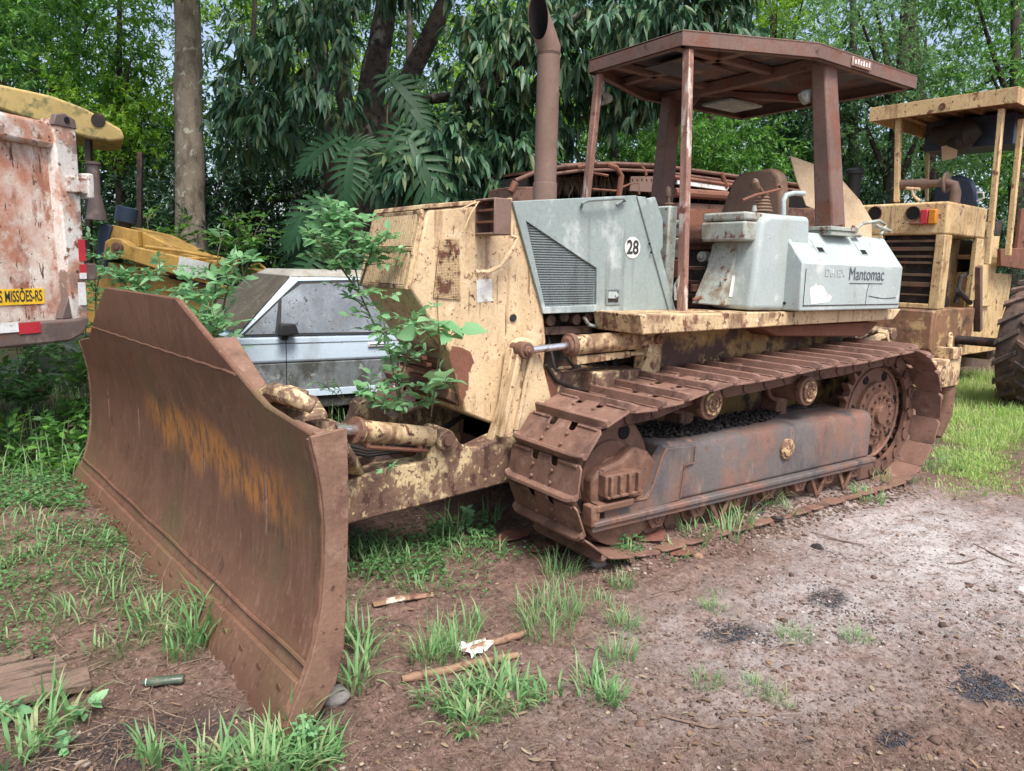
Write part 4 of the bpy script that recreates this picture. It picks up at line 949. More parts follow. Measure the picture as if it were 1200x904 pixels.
def islandmat(name, cols, rough=.8, trans=0.0, spec=.3, bump=0, tex=0.0):
    """colour picked per loose piece"""
    m_ = bpy.data.materials.new(name); m_.use_nodes = True; nt = m_.node_tree; N = nt.nodes; L = nt.links; bs = N['Principled BSDF']
    ge = N.new('ShaderNodeNewGeometry'); rp = N.new('ShaderNodeValToRGB'); rp.color_ramp.interpolation = 'LINEAR'
    el = rp.color_ramp.elements; n = len(cols)
    el[0].position = 0; el[0].color = (*cols[0], 1); el[1].position = 1; el[1].color = (*cols[-1], 1)
    for i in range(1, n - 1): e = el.new(i / (n - 1)); e.color = (*cols[i], 1)
    L.new(ge.outputs['Random Per Island'], rp.inputs[0]); L.new(rp.outputs[0], bs.inputs['Base Color'])
    bs.inputs['Roughness'].default_value = rough; bs.inputs['Specular IOR Level'].default_value = spec
    if trans:
        tr = N.new('ShaderNodeBsdfTranslucent'); mx = N.new('ShaderNodeMixShader'); mx.inputs[0].default_value = trans
        hs = N.new('ShaderNodeHueSaturation'); hs.inputs['Value'].default_value = 1.7; hs.inputs['Saturation'].default_value = 1.1; hs.inputs['Hue'].default_value = .485; L.new(rp.outputs[0], hs.inputs['Color']); L.new(hs.outputs[0], tr.inputs[0])
        L.new(bs.outputs[0], mx.inputs[1]); L.new(tr.outputs[0], mx.inputs[2]); L.new(mx.outputs[0], N['Material Output'].inputs[0])
    return m_
mt['pebble'] = islandmat('yard_gravel', [(.06, .04, .03), (.12, .075, .058), (.09, .055, .042), (.17, .11, .085), (.10, .07, .055), (.22, .15, .12), (.13, .085, .065), (.34, .28, .24)], rough=.9)
mt['pebblepale'] = islandmat('pale_gravel', [(.12, .10, .09), (.40, .37, .35), (.20, .16, .14), (.50, .47, .45), (.08, .06, .05)], rough=.9)
mt['tar'] = islandmat('tar_lumps', [(.02, .022, .027), (.04, .045, .055), (.07, .085, .11), (.025, .025, .03)], rough=.45, spec=.5)
mt['straw'] = islandmat('dry_straw', [(.10, .07, .05), (.20, .14, .10), (.14, .10, .07), (.30, .23, .16), (.07, .05, .035)], rough=.85)
mt['litter'] = islandmat('dead_leaves', [(.10, .055, .03), (.22, .14, .08), (.15, .10, .06), (.34, .26, .17), (.07, .045, .03)], rough=.8)

def ground_pts(n, u0, u1, v0, v1, power=1.0):
    """random points of the ground seen between two photo rows, denser near the viewer"""
    u = rng.uniform(u0, u1, n); v = v0 + (v1 - v0) * rng.uniform(0, 1, n) ** power
    r = (RM @ np.stack([u - 600, 452 - v, np.full(n, F)])).T; t = -1.6 / r[:, 2]; p = CAM + r * t[:, None]
    return p
def settle(p, up=0.0): p = p.copy(); p[:, 2] = hz(p[:, 0], p[:, 1]) + up; return p
OCT = np.array([(1, 0, 0), (-1, 0, 0), (0, 1, 0), (0, -1, 0), (0, 0, 1), (0, 0, -1.)])
OCF = np.array([(0, 2, 4), (2, 1, 4), (1, 3, 4), (3, 0, 4), (2, 0, 5), (1, 2, 5), (3, 1, 5), (0, 3, 5)])
bmi = bmesh.new(); bmesh.ops.create_icosphere(bmi, subdivisions=1, radius=1); ICV = np.array([v.co[:] for v in bmi.verts]); ICF = np.array([[v.index for v in f.verts] for f in bmi.faces]); bmi.free()
def lumps(name, p, size, mat, flat=.6, parent=None, hi=False):
    V, Fc = (ICV, ICF) if hi else (OCT, OCF); n = len(p)
    jit = 1 + rng.uniform(-.35, .35, (n, len(V), 1)); a = rng.uniform(0, 2 * PI, n)
    sc = size[:, None] * np.stack([rng.uniform(.6, 1.3, n), rng.uniform(.6, 1.2, n), flat * rng.uniform(.6, 1.2, n)], 1)
    q = V[None] * jit * sc[:, None, :]
    x = q[..., 0] * np.cos(a)[:, None] - q[..., 1] * np.sin(a)[:, None]; y = q[..., 0] * np.sin(a)[:, None] + q[..., 1] * np.cos(a)[:, None]
    q = np.stack([x, y, q[..., 2]], -1) + p[:, None, :]
    fc = Fc[None] + (np.arange(n) * len(V))[:, None, None]
    return npmesh(name, q.reshape(-1, 3), fc.reshape(-1, 3), mat, parent)
p = settle(ground_pts(34000, -20, 1220, 575, 930, .8), .001); sz = .0016 + .0030 * rng.pareto(2.6, len(p)).clip(0, 4)
tag(lumps('gravel', p, sz, mt['pebble'], .6), 'brown grit and small clods strewn over the yard soil', kind='stuff')
p = settle(ground_pts(6500, 880, 1230, 560, 760, .8), .001); sz = .002 + .0036 * rng.pareto(2.6, len(p)).clip(0, 3)
tag(lumps('pale_gravel', p, sz, mt['pebblepale'], .45), 'pale bleached grit on the right of the yard', kind='stuff')
p = settle(ground_pts(1500, -20, 1220, 580, 930, .8), .002); sz = .006 + .006 * rng.pareto(3, len(p)).clip(0, 3)
tag(lumps('soil_clods', p, sz, mt['pebble'], .6, hi=True), 'loose crumbly clods of brown soil', kind='stuff')
p = gpx(955, 598)[None] * 0 + np.stack([rng.uniform(2.5, 5.6, 1500), 2.70 + rng.normal(0, .055, 1500) + .1 * np.abs(rng.normal(0, .5, 1500)), np.zeros(1500)], 1); p = settle(p, .003)
tag(lumps('track_side_dirt', p, rng.uniform(.004, .018, len(p)), mt['pebble'], .6, hi=True), 'dirt crumbs along the foot of the track', kind='stuff')
def patch(px, py, ru, rv, n):
    a = rng.uniform(0, 2 * PI, n); r_ = np.sqrt(rng.uniform(0, 1, n)) * (1 + .3 * np.sin(3 * a + 1)); u = px + ru * r_ * np.cos(a); v = py + rv * r_ * np.sin(a) + (u - px) * .25
    r = (RM @ np.stack([u - 600, 452 - v, np.full(n, F)])).T; t = -1.6 / r[:, 2]; return settle(CAM + r * t[:, None], .003)
p = np.concatenate([patch(1155, 806, 42, 17, 1100), patch(860, 744, 46, 14, 420), patch(975, 705, 38, 16, 260), patch(1050, 872, 24, 9, 90), patch(980, 650, 24, 8, 70), patch(1030, 735, 26, 9, 90)])
tag(lumps('tar_lumps', p, rng.uniform(.002, .006, len(p)), mt['tar'], .6), 'patches of blue black tarry grit', kind='stuff')

# straw, twigs and dead leaves as ground litter
def strips(name, p, length, width, mat, lift=.004, bend=.25, tilt=.12):
    n = len(p); a = rng.uniform(0, 2 * PI, n); d = np.stack([np.cos(a), np.sin(a), rng.normal(0, tilt, n)], 1); s_ = np.stack([-np.sin(a), np.cos(a), np.zeros(n)], 1)
    c = rng.normal(0, bend, n); V = []
    for t in (0, .33, .66, 1.):
        q = p + d * (length * t)[:, None] + s_ * (c * length * t * t)[:, None]; q[:, 2] += lift
        w = width * (1 if 0 < t < 1 else .4)
        V += [q - s_ * w[:, None], q + s_ * w[:, None]]
    V = np.stack(V, 1); fc = np.array([(0, 1, 3, 2), (2, 3, 5, 4), (4, 5, 7, 6)])
    return npmesh(name, V.reshape(-1, 3), (fc[None] + (np.arange(n) * 8)[:, None, None]).reshape(-1, 4), mat)
p = settle(ground_pts(5600, -20, 1220, 570, 930, .9), .004)
tag(strips('dry_straw', p, rng.uniform(.015, .07, len(p)), rng.uniform(.0004, .0012, len(p)), mt['straw']), 'dry straw and grass stalks littering the soil', kind='stuff')
p = np.concatenate([settle(ground_pts(700, 100, 300, 590, 720), .01), settle(ground_pts(420, -10, 250, 600, 930), .006)])
tag(strips('twig_litter', p, rng.uniform(.05, .22, len(p)), rng.uniform(.0008, .0024, len(p)), mt['straw'], .012, .12, .1), 'grey dead twigs lying before the blade', kind='stuff')

p = settle(np.concatenate([ground_pts(420, -20, 1220, 570, 930, .9), ground_pts(260, 380, 640, 560, 640), ground_pts(120, 100, 330, 620, 760)]), .006)
tag(strips('leaf_litter', p, rng.uniform(.010, .042, len(p)), rng.uniform(.002, .009, len(p)), mt['litter'], .004, .2, .25), 'scattered dead leaves on the soil', kind='stuff')
# ------------------------------------------------------------------ leaves
def leafset(p, d, L, wr=.32, fold=.25, droop=0.0, up=None, long=False):
    """p base points, d unit directions (n,3), L lengths; returns verts, faces (tris)"""
    n = len(p); d = d / np.linalg.norm(d, axis=1, keepdims=True)
    ref = np.array([0, 0, 1.]) + rng.normal(0, .45, (n, 3)) if up is None else up
    s_ = np.cross(d, ref); s_ /= np.linalg.norm(s_, axis=1, keepdims=True) + 1e-9; nn = np.cross(s_, d)
    w = (L * wr)[:, None]; L_ = L[:, None]; g_ = np.array([0, 0, -1.])[None] * L_ * droop
    if not long:
        V = np.stack([p, p + d * L_ * .42 + s_ * w * .5 + nn * w * fold, p + d * L_ + g_, p + d * L_ * .42 - s_ * w * .5 + nn * w * fold], 1)
        fc = np.array([(0, 1, 2), (0, 2, 3)])
    else:
        m1 = p + d * L_ * .27 + g_ * .08; m2 = p + d * L_ * .66 + g_ * .42; tip = p + d * L_ + g_
        V = np.stack([p, m1 + s_ * w * .5 + nn * w * fold, m1, m1 - s_ * w * .5 + nn * w * fold, m2 + s_ * w * .40 + nn * w * fold * .8, m2, m2 - s_ * w * .40 + nn * w * fold * .8, tip], 1)
        fc = np.array([(0, 1, 2), (0, 2, 3), (1, 4, 2), (4, 5, 2), (2, 5, 3), (5, 6, 3), (4, 7, 5), (5, 7, 6)])
    k = V.shape[1]
    return V.reshape(-1, 3), (fc[None] + (np.arange(n) * k)[:, None, None]).reshape(-1, 3)
def merge(parts):
    V = []; Fc = []; b = 0
    for v, f in parts: V.append(v); Fc.append(f + b); b += len(v)
    return np.concatenate(V), np.concatenate(Fc)
def unit(n):
    v = rng.normal(0, 1, (n, 3)); return v / np.linalg.norm(v, axis=1, keepdims=True)
def G(*c): return [tuple(x) for x in c]
mt['lf_dark'] = islandmat('dark_leaves', G((.018, .045, .025), (.03, .075, .035), (.022, .055, .035), (.045, .10, .04), (.02, .05, .03)), rough=.42, trans=.22, spec=.5)
mt['lf_mid'] = islandmat('green_leaves', G((.04, .12, .03), (.08, .21, .04), (.05, .15, .04), (.16, .34, .06), (.06, .16, .04)), rough=.5, trans=.33, spec=.4)
mt['lf_bright'] = islandmat('bright_leaves', G((.09, .20, .03), (.19, .36, .05), (.12, .26, .04), (.32, .48, .08)), rough=.5, trans=.42, spec=.35)
mt['lf_pale'] = islandmat('pale_leaves', G((.10, .22, .09), (.18, .34, .13), (.08, .17, .08), (.26, .44, .17)), rough=.5, trans=.38, spec=.35)
mt['lf_mango'] = islandmat('long_glossy_leaves', G((.024, .07, .042), (.045, .115, .06), (.032, .09, .05), (.075, .16, .08), (.05, .11, .04), (.12, .15, .06)), rough=.46, trans=.2, spec=.4)
mt['lf_weed'] = islandmat('weed_leaves', G((.13, .29, .14), (.20, .39, .19), (.15, .33, .15), (.28, .47, .25)), rough=.5, trans=.34, spec=.35)
mt['lf_ground'] = islandmat('ground_leaves', G((.06, .14, .055), (.09, .21, .07), (.13, .28, .10)), rough=.55, trans=.3)
mt['grass'] = islandmat('grass_blades', G((.12, .25, .10), (.18, .34, .14), (.14, .28, .11), (.24, .40, .18), (.34, .35, .19)), rough=.5, trans=.35)
mt['grassy'] = islandmat('sunlit_grass', G((.18, .32, .08), (.28, .44, .12), (.20, .36, .09), (.38, .50, .18), (.50, .50, .28)), rough=.55, trans=.4)
mt['philo'] = islandmat('lobed_leaf', G((.016, .055, .022), (.026, .085, .03)), rough=.5, trans=.2, spec=.3)
mt['bark'] = M('grey_bark', (.15, .125, .095), [((.07, .055, .04), .48, .62, 5, (1, 1, .35)), ((.26, .25, .21), .58, .66, 7), ((.08, .10, .05), .60, .70, 4)], rough=.9, bump=.9, bscale=35)
mt['barkd'] = M('dark_bark', (.045, .034, .026), [((.09, .085, .07), .58, .68, 6), ((.02, .018, .015), .5, .6, 9)], rough=.9, bump=.9, bscale=35)
mt['stem'] = M('green_stem', (.10, .11, .05), [((.12, .08, .05), .5, .6, 12)], rough=.7, bump=.2)

# grass tufts
def blades(p, az, L, w, lean, seg=4):
    """p (n,3); az azimuth; L length; w half width; lean 0..1"""
    n = len(p); d = np.stack([np.cos(az), np.sin(az), np.zeros(n)], 1); s_ = np.stack([-np.sin(az), np.cos(az), np.zeros(n)], 1); V = []
    for k in range(seg + 1):
        t = k / seg; th = lean * (0.25 + 1.25 * t); 
        if k == 0: q = p.copy()
        else: q = q + (d * np.sin(thp)[:, None] + np.array([0, 0, 1.]) * np.cos(thp)[:, None]) * (L / seg)[:, None]
        thp = lean * (.3 + 1.6 * t)
        ww = (w * (1 - t ** 1.6) * (.6 + 1.2 * t if t < .35 else 1.0))[:, None] + .0002
        V += [q - s_ * ww, q + s_ * ww]
    V = np.stack(V, 1); fc = np.array([(2 * k, 2 * k + 1, 2 * k + 3, 2 * k + 2) for k in range(seg)])
    return V.reshape(-1, 3), (fc[None] + (np.arange(n) * 2 * (seg + 1))[:, None, None]).reshape(-1, 4)
def tufts(lst):
    out = []
    for (u, v, n, rad, L, w, ln) in lst:
        n = int(n * 1.8); w *= 1.3 if w < .003 else 1.6; ln += .12; L *= 1.05
        c = gpx(u, v); a = rng.uniform(0, 2 * PI, n); r_ = rad * np.sqrt(rng.uniform(0, 1, n)); p = np.stack([c[0] + r_ * np.cos(a), c[1] + r_ * np.sin(a), np.zeros(n)], 1); p[:, 2] = hz(p[:, 0], p[:, 1]) - .004
        az = a + rng.normal(0, .9, n); LL = L * rng.uniform(.45, 1.15, n)
        out.append(blades(p, az, LL, w * rng.uniform(.6, 1.2, n), np.clip(rng.normal(ln, .25, n), .05, 1.3)))
    return merge(out)
T = []
# (u, v, blades, radius m, length m, half-width m, lean)
T += [(235, 752, 34, .09, .24, .0045, .55), (215, 770, 22, .08, .2, .004, .6), (182, 740, 26, .10, .16, .0035, .6), (255, 735, 14, .05, .30, .005, .6), (270, 745, 8, .04, .26, .005, .8), (160, 725, 18, .08, .12, .003, .6), (300, 765, 6, .04, .22, .004, .8)]
T += [(330, 885, 60, .12, .17, .0045, .75), (290, 895, 50, .12, .16, .0045, .8), (370, 880, 30, .09, .14, .004, .8), (245, 900, 24, .08, .15, .004, .7), (345, 850, 8, .03, .20, .005, .5), (330, 860, 14, .06, .16, .004, .7), (180, 895, 14, .06, .17, .004, .6)]
T += [(40, 870, 12, .08, .18, .005, .7), (15, 890, 20, .1, .18, .005, .8), (60, 830, 8, .05, .2, .005, .5), (85, 850, 6, .04, .16, .006, .6), (20, 690, 40, .25, .13, .003, .7), (70, 660, 40, .25, .12, .003, .7), (110, 720, 24, .16, .12, .003, .7), (10, 640, 50, .3, .16, .003, .8), (130, 690, 30, .15, .12, .003, .7), (60, 740, 20, .2, .12, .003, .7), (140, 765, 18, .12, .10, .003, .7)]
T += [(560, 830, 46, .12, .13, .0042, .8), (520, 820, 30, .10, .13, .004, .8), (600, 820, 40, .11, .12, .004, .85), (580, 800, 30, .10, .12, .004, .8), (640, 812, 18, .07, .11, .004, .9), (545, 850, 24, .08, .11, .004, .9), (700, 815, 26, .08, .12, .003, .7), (690, 795, 14, .05, .13, .003, .6), (725, 775, 40, .07, .13, .002, .6), (715, 820, 18, .05, .11, .003, .8)]
T += [(515, 768, 44, .10, .17, .0028, .5), (535, 755, 34, .09, .17, .0028, .55), (500, 775, 20, .07, .15, .003, .6), (550, 735, 16, .06, .15, .003, .6), (418, 800, 16, .06, .22, .005, .8), (420, 750, 22, .07, .18, .004, .7), (405, 720, 20, .07, .18, .004, .7), (430, 770, 10, .05, .2, .004, .8)]
T += [(640, 742, 60, .12, .16, .0018, .55), (665, 725, 46, .09, .16, .0018, .55), (625, 720, 30, .09, .15, .0018, .6), (655, 675, 50, .10, .15, .0022, .5), (730, 735, 50, .07, .12, .0016, .7), (728, 690, 36, .06, .11, .002, .6), (728, 660, 40, .08, .09, .003, .8), (645, 700, 30, .12, .12, .002, .6), (700, 708, 18, .07, .1, .002, .7)]
T += [(450, 650, 40, .16, .12, .0035, .6), (480, 660, 36, .18, .13, .0035, .6), (520, 645, 20, .15, .15, .003, .5), (530, 625, 10, .10, .22, .0035, .45), (560, 650, 40, .16, .12, .003, .7), (575, 610, 16, .06, .14, .004, .6), (420, 670, 34, .15, .14, .0035, .7), (500, 690, 30, .15, .10, .003, .7), (420, 645, 12, .1, .14, .003, .6)]
T += [(835, 710, 40, .06, .08, .0014, .8), (828, 805, 46, .06, .075, .0012, .7), (885, 812, 40, .06, .07, .0012, .8), (912, 825, 26, .05, .07, .0012, .9), (930, 752, 50, .07, .09, .0012, .8), (1003, 752, 46, .07, .08, .0012, .8), (840, 695, 14, .05, .05, .0015, .9)]
T += [(850, 635, 16, .09, .22, .003, .7), (815, 640, 20, .1, .14, .003, .7), (870, 625, 12, .06, .26, .003, .8), (1015, 588, 30, .12, .12, .004, .8), (1060, 565, 26, .1, .14, .002, .8), (1035, 575, 14, .1, .16, .002, .6), (905, 605, 12, .06, .26, .003, .9), (790, 655, 14, .08, .10, .003, .8), (925, 610, 8, .05, .2, .003, .9), (1095, 548, 40, .2, .2, .003, .6)]
v_, f_ = tufts(T); tag(npmesh('grass', v_, f_, mt['grass']), 'green grass tufts growing through the bare soil', kind='stuff')
# dense sunlit grass by the right-hand machine
poly_ = [(1086, 440), (1130, 436), (1340, 440), (1340, 478), (1205, 500), (1180, 520), (1172, 552), (1140, 566), (1112, 556), (1094, 538), (1120, 500)]
def inpoly(u, v):
    c = False; n_ = len(poly_)
    for i in range(n_):
        (x1, y1), (x2, y2) = poly_[i], poly_[(i + 1) % n_]
        if (y1 > v) != (y2 > v) and u < (x2 - x1) * (v - y1) / (y2 - y1) + x1: c = not c
    return c
cc = []
while len(cc) < 620:
    u, v = rng.uniform(1080, 1340), 436 + 132 * rng.uniform(0, 1)
    if inpoly(u + rng.normal(0, 7), v + rng.normal(0, 6)): cc.append(gpx(u, v))
for k in range(26): cc.append(gpx(rng.uniform(1100, 1200), rng.uniform(540, 580)))
cc = np.array(cc); m_ = 34; n = len(cc) * m_
off = rng.normal(0, .07, (n, 2)); p = np.repeat(cc, m_, 0); p[:, :2] += off * (1 + (p[:, :1] - 6) * .15); p = settle(p, -.005); sc = np.repeat(rng.uniform(.35, 1.0, len(cc)) * np.clip((cc[:, 0] - 5.4) / 5.0, .28, .85), m_)
v_, f_ = blades(p, np.arctan2(off[:, 1], off[:, 0]) + rng.normal(0, .8, n), sc * rng.uniform(.10, .32, n), rng.uniform(.002, .0055, n), np.clip(rng.normal(.75, .3, n), .05, 1.35), 4)
tag(npmesh('meadow_grass', v_, f_, mt['grassy']), 'bright green grass behind the tracks and round the loader wheel', kind='stuff')
n = 9000; x = rng.uniform(-3, 12, n); y = rng.uniform(5.7, 11, n); p = settle(np.stack([x, y, 0 * x], 1), -.005)
v_, f_ = blades(p, rng.uniform(0, 2 * PI, n), rng.uniform(.12, .4, n), rng.uniform(.003, .007, n), np.clip(rng.normal(.6, .3, n), .05, 1.3), 3)
tag(npmesh('tall_grass', v_, f_, mt['grass']), 'rank grass between the parked machines', kind='stuff')
# small-leaved ground cover
def cover(regs):
    out = []
    for (u0, u1, v0, v1, n, s0) in regs:
        p = settle(ground_pts(n, u0, u1, v0, v1), 0); h = rng.uniform(.005, .06, n); p[:, 2] += h
        d = unit(n); d[:, 2] = np.abs(d[:, 2]) * .35; out.append(leafset(p, d, s0 * rng.uniform(.6, 1.3, n), .62, .2, .1))
    return merge(out)
v_, f_ = cover([(-10, 100, 560, 620, 1300, .035), (-10, 150, 640, 700, 900, .022), (60, 150, 630, 660, 320, .025), (410, 520, 628, 680, 900, .028), (500, 580, 612, 650, 420, .035), (440, 580, 640, 700, 420, .02), (330, 400, 845, 885, 420, .02), (700, 755, 642, 662, 220, .026), (-10, 60, 700, 790, 350, .02), (580, 660, 640, 660, 150, .02), (120, 250, 640, 760, 300, .02)])
tag(npmesh('ground_cover', v_, f_, mt['lf_ground']), 'low broad leaved weeds creeping over the soil', kind='stuff')

# ================================================================== PARKED MACHINES
YEL = (.54, .33, .085)
mt['loader'] = M('loader_cream_paint', (.60, .43, .22), [(RUST, .60, .65, 6), ((.40, .24, .11), .5, .7, 3), (RUST, .60, .64, 28), ((.30, .19, .10), .55, .66, 8, (3, 3, .25)), ((.20, .11, .07), .63, .70, 13), ((.66, .55, .38), .6, .7, 8)], rough=.6, bump=.2)
mt['loaderr'] = M('rusted_loader_panel', (.26, .14, .08), [((.50, .35, .17), .55, .62, 5), ((.10, .06, .04), .52, .66, 3.5)], rough=.65, bump=.25)
mt['yel'] = M('yellow_paint', YEL, [((.36, .22, .08), .48, .68, 7, (2, 2, .4)), ((.30, .17, .05), .52, .66, 4, (1, 1, .6)), (RUST, .62, .68, 9), ((.16, .14, .05), .58, .7, 3)], rough=.5, bump=.15)
mt['yelmoss'] = M('mossy_yellow_roof', (.52, .38, .15), [((.14, .14, .06), .50, .66, 7), ((.30, .25, .12), .55, .7, 12)], rough=.8, bump=.3)
mt['tail'] = M('tailgate_paint', (.62, .58, .52), [((.45, .20, .13), .40, .60, 2.6), ((.30, .13, .085), .54, .64, 6, (1, 1, .35)), ((.62, .54, .47), .54, .66, 8), ((.12, .06, .04), .61, .64, 11, (2, 1, .5)), (RUSTD, .64, .67, 26)], rough=.65, bump=.2)
mt['tailrim'] = M('tailgate_rim_paint', (.60, .56, .52), [((.24, .17, .14), .54, .59, 5), ((.42, .22, .15), .5, .6, 3.2), (RUST, .58, .64, 12), (RUSTD, .64, .68, 20)], rough=.65, bump=.2)
mt['browngrey'] = M('brown_grey_steel', (.13, .095, .085), [((.25, .19, .17), .55, .7, 6), (RUST, .6, .7, 10)], rough=.6, bump=.2)
mt['red'] = M('red_reflector', (.45, .035, .05), rough=.3, bump=0); mt['refl'] = M('white_reflector', (.72, .72, .72), [((.5, .45, .4), .6, .7, 20)], rough=.35, bump=0)
mt['plate'] = M('yellow_plate', (.80, .50, .03), [((.6, .4, .1), .6, .75, 12)], rough=.5, bump=0)
mt['carw'] = M('weathered_white_car_paint', (.50, .61, .70), [((.36, .42, .46), .56, .74, 3, (1, 1, .5)), ((.10, .10, .09), .64, .72, 18)], rough=.4, bump=.03, var=.08)
mt['card_'] = M('grimy_lower_door_paint', (.15, .17, .175), [((.06, .062, .055), .44, .60, 6, (1, 1, .6)), ((.34, .36, .35), .58, .7, 12), ((.10, .13, .05), .66, .72, 2.5, (2.5, 1, .15))], rough=.65, bump=.06)
mt['carblk'] = M('grimy_black_sill', (.035, .036, .034), [((.12, .12, .11), .56, .7, 10)], rough=.8, bump=.1)
mt['carroof'] = M('dusty_roof_paint', (.33, .32, .28), [((.26, .23, .18), .5, .65, 5)], rough=.7, bump=.05)
mt['windsc'] = M('dirt_covered_glass', (.085, .073, .055), [((.13, .11, .085), .5, .64, 5), ((.25, .22, .18), .63, .66, 10, (5, 1, 1))], rough=.8, bump=.1)
mt['glassd'] = M('dirty_side_glass', (.15, .17, .19), [((.13, .135, .135), .52, .66, 7, (1, 1, .6)), ((.26, .29, .32), .48, .70, 2.5), ((.05, .05, .045), .60, .66, 22)], rough=.22, bump=.02, spec=.6)
mt['carg'] = M('mossy_dark_green_car', (.028, .045, .032), [((.09, .10, .06), .5, .66, 5), ((.02, .03, .025), .55, .7, 9)], rough=.6, bump=.1)
mt['tyre'] = M('muddy_tyre_rubber', (.075, .055, .045), [((.16, .10, .075), .46, .62, 6), ((.03, .028, .028), .55, .66, 10)], rough=.85, bump=.3)
mt['amber'] = M('amber_lens', (.55, .20, .02), rough=.25, bump=0)
mt['navy'] = M('dark_blue_plastic', (.035, .05, .08), rough=.4, bump=.02)
mt['louvre'] = M('louvre_steel', (.10, .07, .04), [(RUST, .5, .6, 8)], rough=.7, bump=.2)

def G_(root):
    def f(name, mb, mat, parent=None, bevel=.008, label=None, split=False, **k):
        mats = mt[mat] if isinstance(mat, str) else mat
        res = [q.build(name, mats, parent or root, bevel=bevel, **k) for q in (pieces(mb) if split else [mb])]
        if label: res[0]['label'] = label
        return res[0]
    return f
def fpp(fr, lst, **k): return [tuple(fr.px(u, v, **k)) for u, v in lst]
def f2(fr, lst, y): return [(p[0], p[2]) for p in fpp(fr, lst, y=y)]
def hang(v): return math.atan2(v[1], v[0])

# ---------------- dump truck body with rusted tailgate
Ld = RM @ np.array([250., 0, 872.]); ta = hang(Ld); o = at(100, 385, 5.9); TK = Frame((o[0], o[1], 0), ta)
tr = empty('dump_truck', (o[0], o[1], 0), ta, 'rusty white dump truck body with a yellow plate on its tailgate', 'truck'); g_ = G_(tr)
X0 = -2.45
p_ = TK.px(0, 300, y=0); 
def tz(u, v): return TK.px(u, v, y=0)
zt_ = tz(95, 150)[2]; zb_ = tz(95, 383)[2]; zpl = tz(60, 340)
b = MB(); b.bx(X0 + .05, -.10, .05, .09, zb_ + .05, zt_ - .05); pan = g_('tailgate_panel', b, 'tail')
for i, x in enumerate((-.9, -1.6)): 
    b = MB(); b.bx(x - .04, x + .04, .0, .05, zb_ + .2, zt_ - .15) 
    if x < -1.5: g_('tailgate_rib', b, 'tail')
b = MB(); a = tz(0, 141); c = tz(0, 167); b.bx(X0, -.12, -.02, .08, zt_ - .19, zt_ - .01); g_('top_rail', b, 'tailrim', bevel=.03, seg=3)
b = MB(); b.prism([(-.20, zt_ - .05), (-.16, zt_ + .03), (-.02, zt_ + .02), (0, zt_ - .08), (0, zb_ + .10), (-.03, zb_ + .02), (-.12, zb_), (-.16, zb_ + .2)], 'y', -.04, .12); post = g_('corner_post', b, 'tailrim', bevel=.012)
b = MB(); b.prism([(X0, zb_ - .10), (X0, zb_ + .07), (-.14, zb_ + .07), (-.03, zb_ + .09), (-.02, zb_ + .05), (-.08, zb_ - .05), (-.22, zb_ - .10)], 'y', -.075, -.002); br = g_('bottom_rail', b, 'browngrey', bevel=.02, seg=3)
b = MB(); b.prism([(-.24, zb_ + .071), (-.15, zb_ + .071), (-.15, zb_ + .26)], 'y', -.03, .04); g_('corner_gusset', b, 'browngrey')
b = MB(); c = tz(71, 148); b.prism([(c[0] - .11, zt_ - .03), (c[0] - .08, zt_ + .05), (c[0], zt_ + .07), (c[0] + .09, zt_ + .04), (c[0] + .10, zt_ - .03)], 'y', -.05, .0); ear = g_('hinge_ear', b, 'browngrey', bevel=.008)
b = MB(); b.ycyl(c[0] + .01, zt_ + .022, -.056, -.048, .024, 16); g_('ear_hole', b, 'void', ear, bevel=0)
b = MB(); zz = tz(95, 219)[2]; b.bx(-.13, .10, -.07, -.03, zz - .06, zz + .06); b.bx(.04, .10, -.08, .12, zz - .09, zz + .10); g_('latch_bracket', b, 'tailrim', bevel=.012)
def patchq(name, mat, u0, u1, v0, v1, y=-.042, par=None):
    q = fpp(TK, [(u0, v0), (u1, v0), (u1, v1), (u0, v1)], y=y); za = (q[0][2] + q[1][2]) / 2; zb = (q[2][2] + q[3][2]) / 2
    b = MB(); b.bx(q[0][0], q[1][0], y - .003, y, zb, za); return g_(name, b, mat, par or post, bevel=0)
patchq('red_reflector_strip', 'red', 91, 99, 281, 306); patchq('red_reflector_strip', 'red', 93, 101, 310, 320, -.05); patchq('white_reflector_strip', 'refl', 93, 101, 320, 327, -.05); patchq('white_reflector_strip', 'refl', 91, 99.5, 331, 358)
patchq('white_reflector_strip', 'refl', -24, 21, 379, 391, -.079, br); patchq('red_reflector_strip', 'red', 21, 47, 378, 391, -.079, br)
q0 = TK.px(51, 338, y=.046); q1 = TK.px(51, 356, y=.046); zc = (q0[2] + q1[2]) / 2; hh = (q0[2] - q1[2])
b = MB(); b.bx(q0[0] - 1.30, q0[0], .044, .048, q1[2], q0[2]); ply = g_('name_plate', b, 'plate', bevel=0)
text('DAS MISSÕES-RS', 'plate_lettering', mt['ink'], ply, (q0[0] - .012 - .66, .0425, zc), (1, 0, 0), (0, 0, 1), hh * 1.0, sx=.52, bold=.0012, depth=.0006)
tlen = max(v.co.x for v in bpy.data.objects[ply.children[0].name].data.vertices); 
tx = ply.children[0]; tx.location.x = (q0[0] - .02) - tlen
b = MB(); b.bx(X0, X0 + .06, .09, 3.6, zb_, zt_); b.bx(-.16, -.10, .12, 3.6, zb_, zt_); b.bx(X0 + .06, -.16, .09, 3.6, zb_ - .02, zb_ + .05); b.bx(X0 + .06, -.16, 3.55, 3.6, zb_ + .05, zt_); g_('dump_bed', b, 'tail', bevel=.01)
b = MB(); b.bx(X0 + .55, X0 + .70, .1, 5.4, zb_ - .28, zb_ - .03); b.bx(-1.0, -.85, .1, 5.4, zb_ - .28, zb_ - .03); ch = g_('chassis_rail', b, 'dark', split=True)
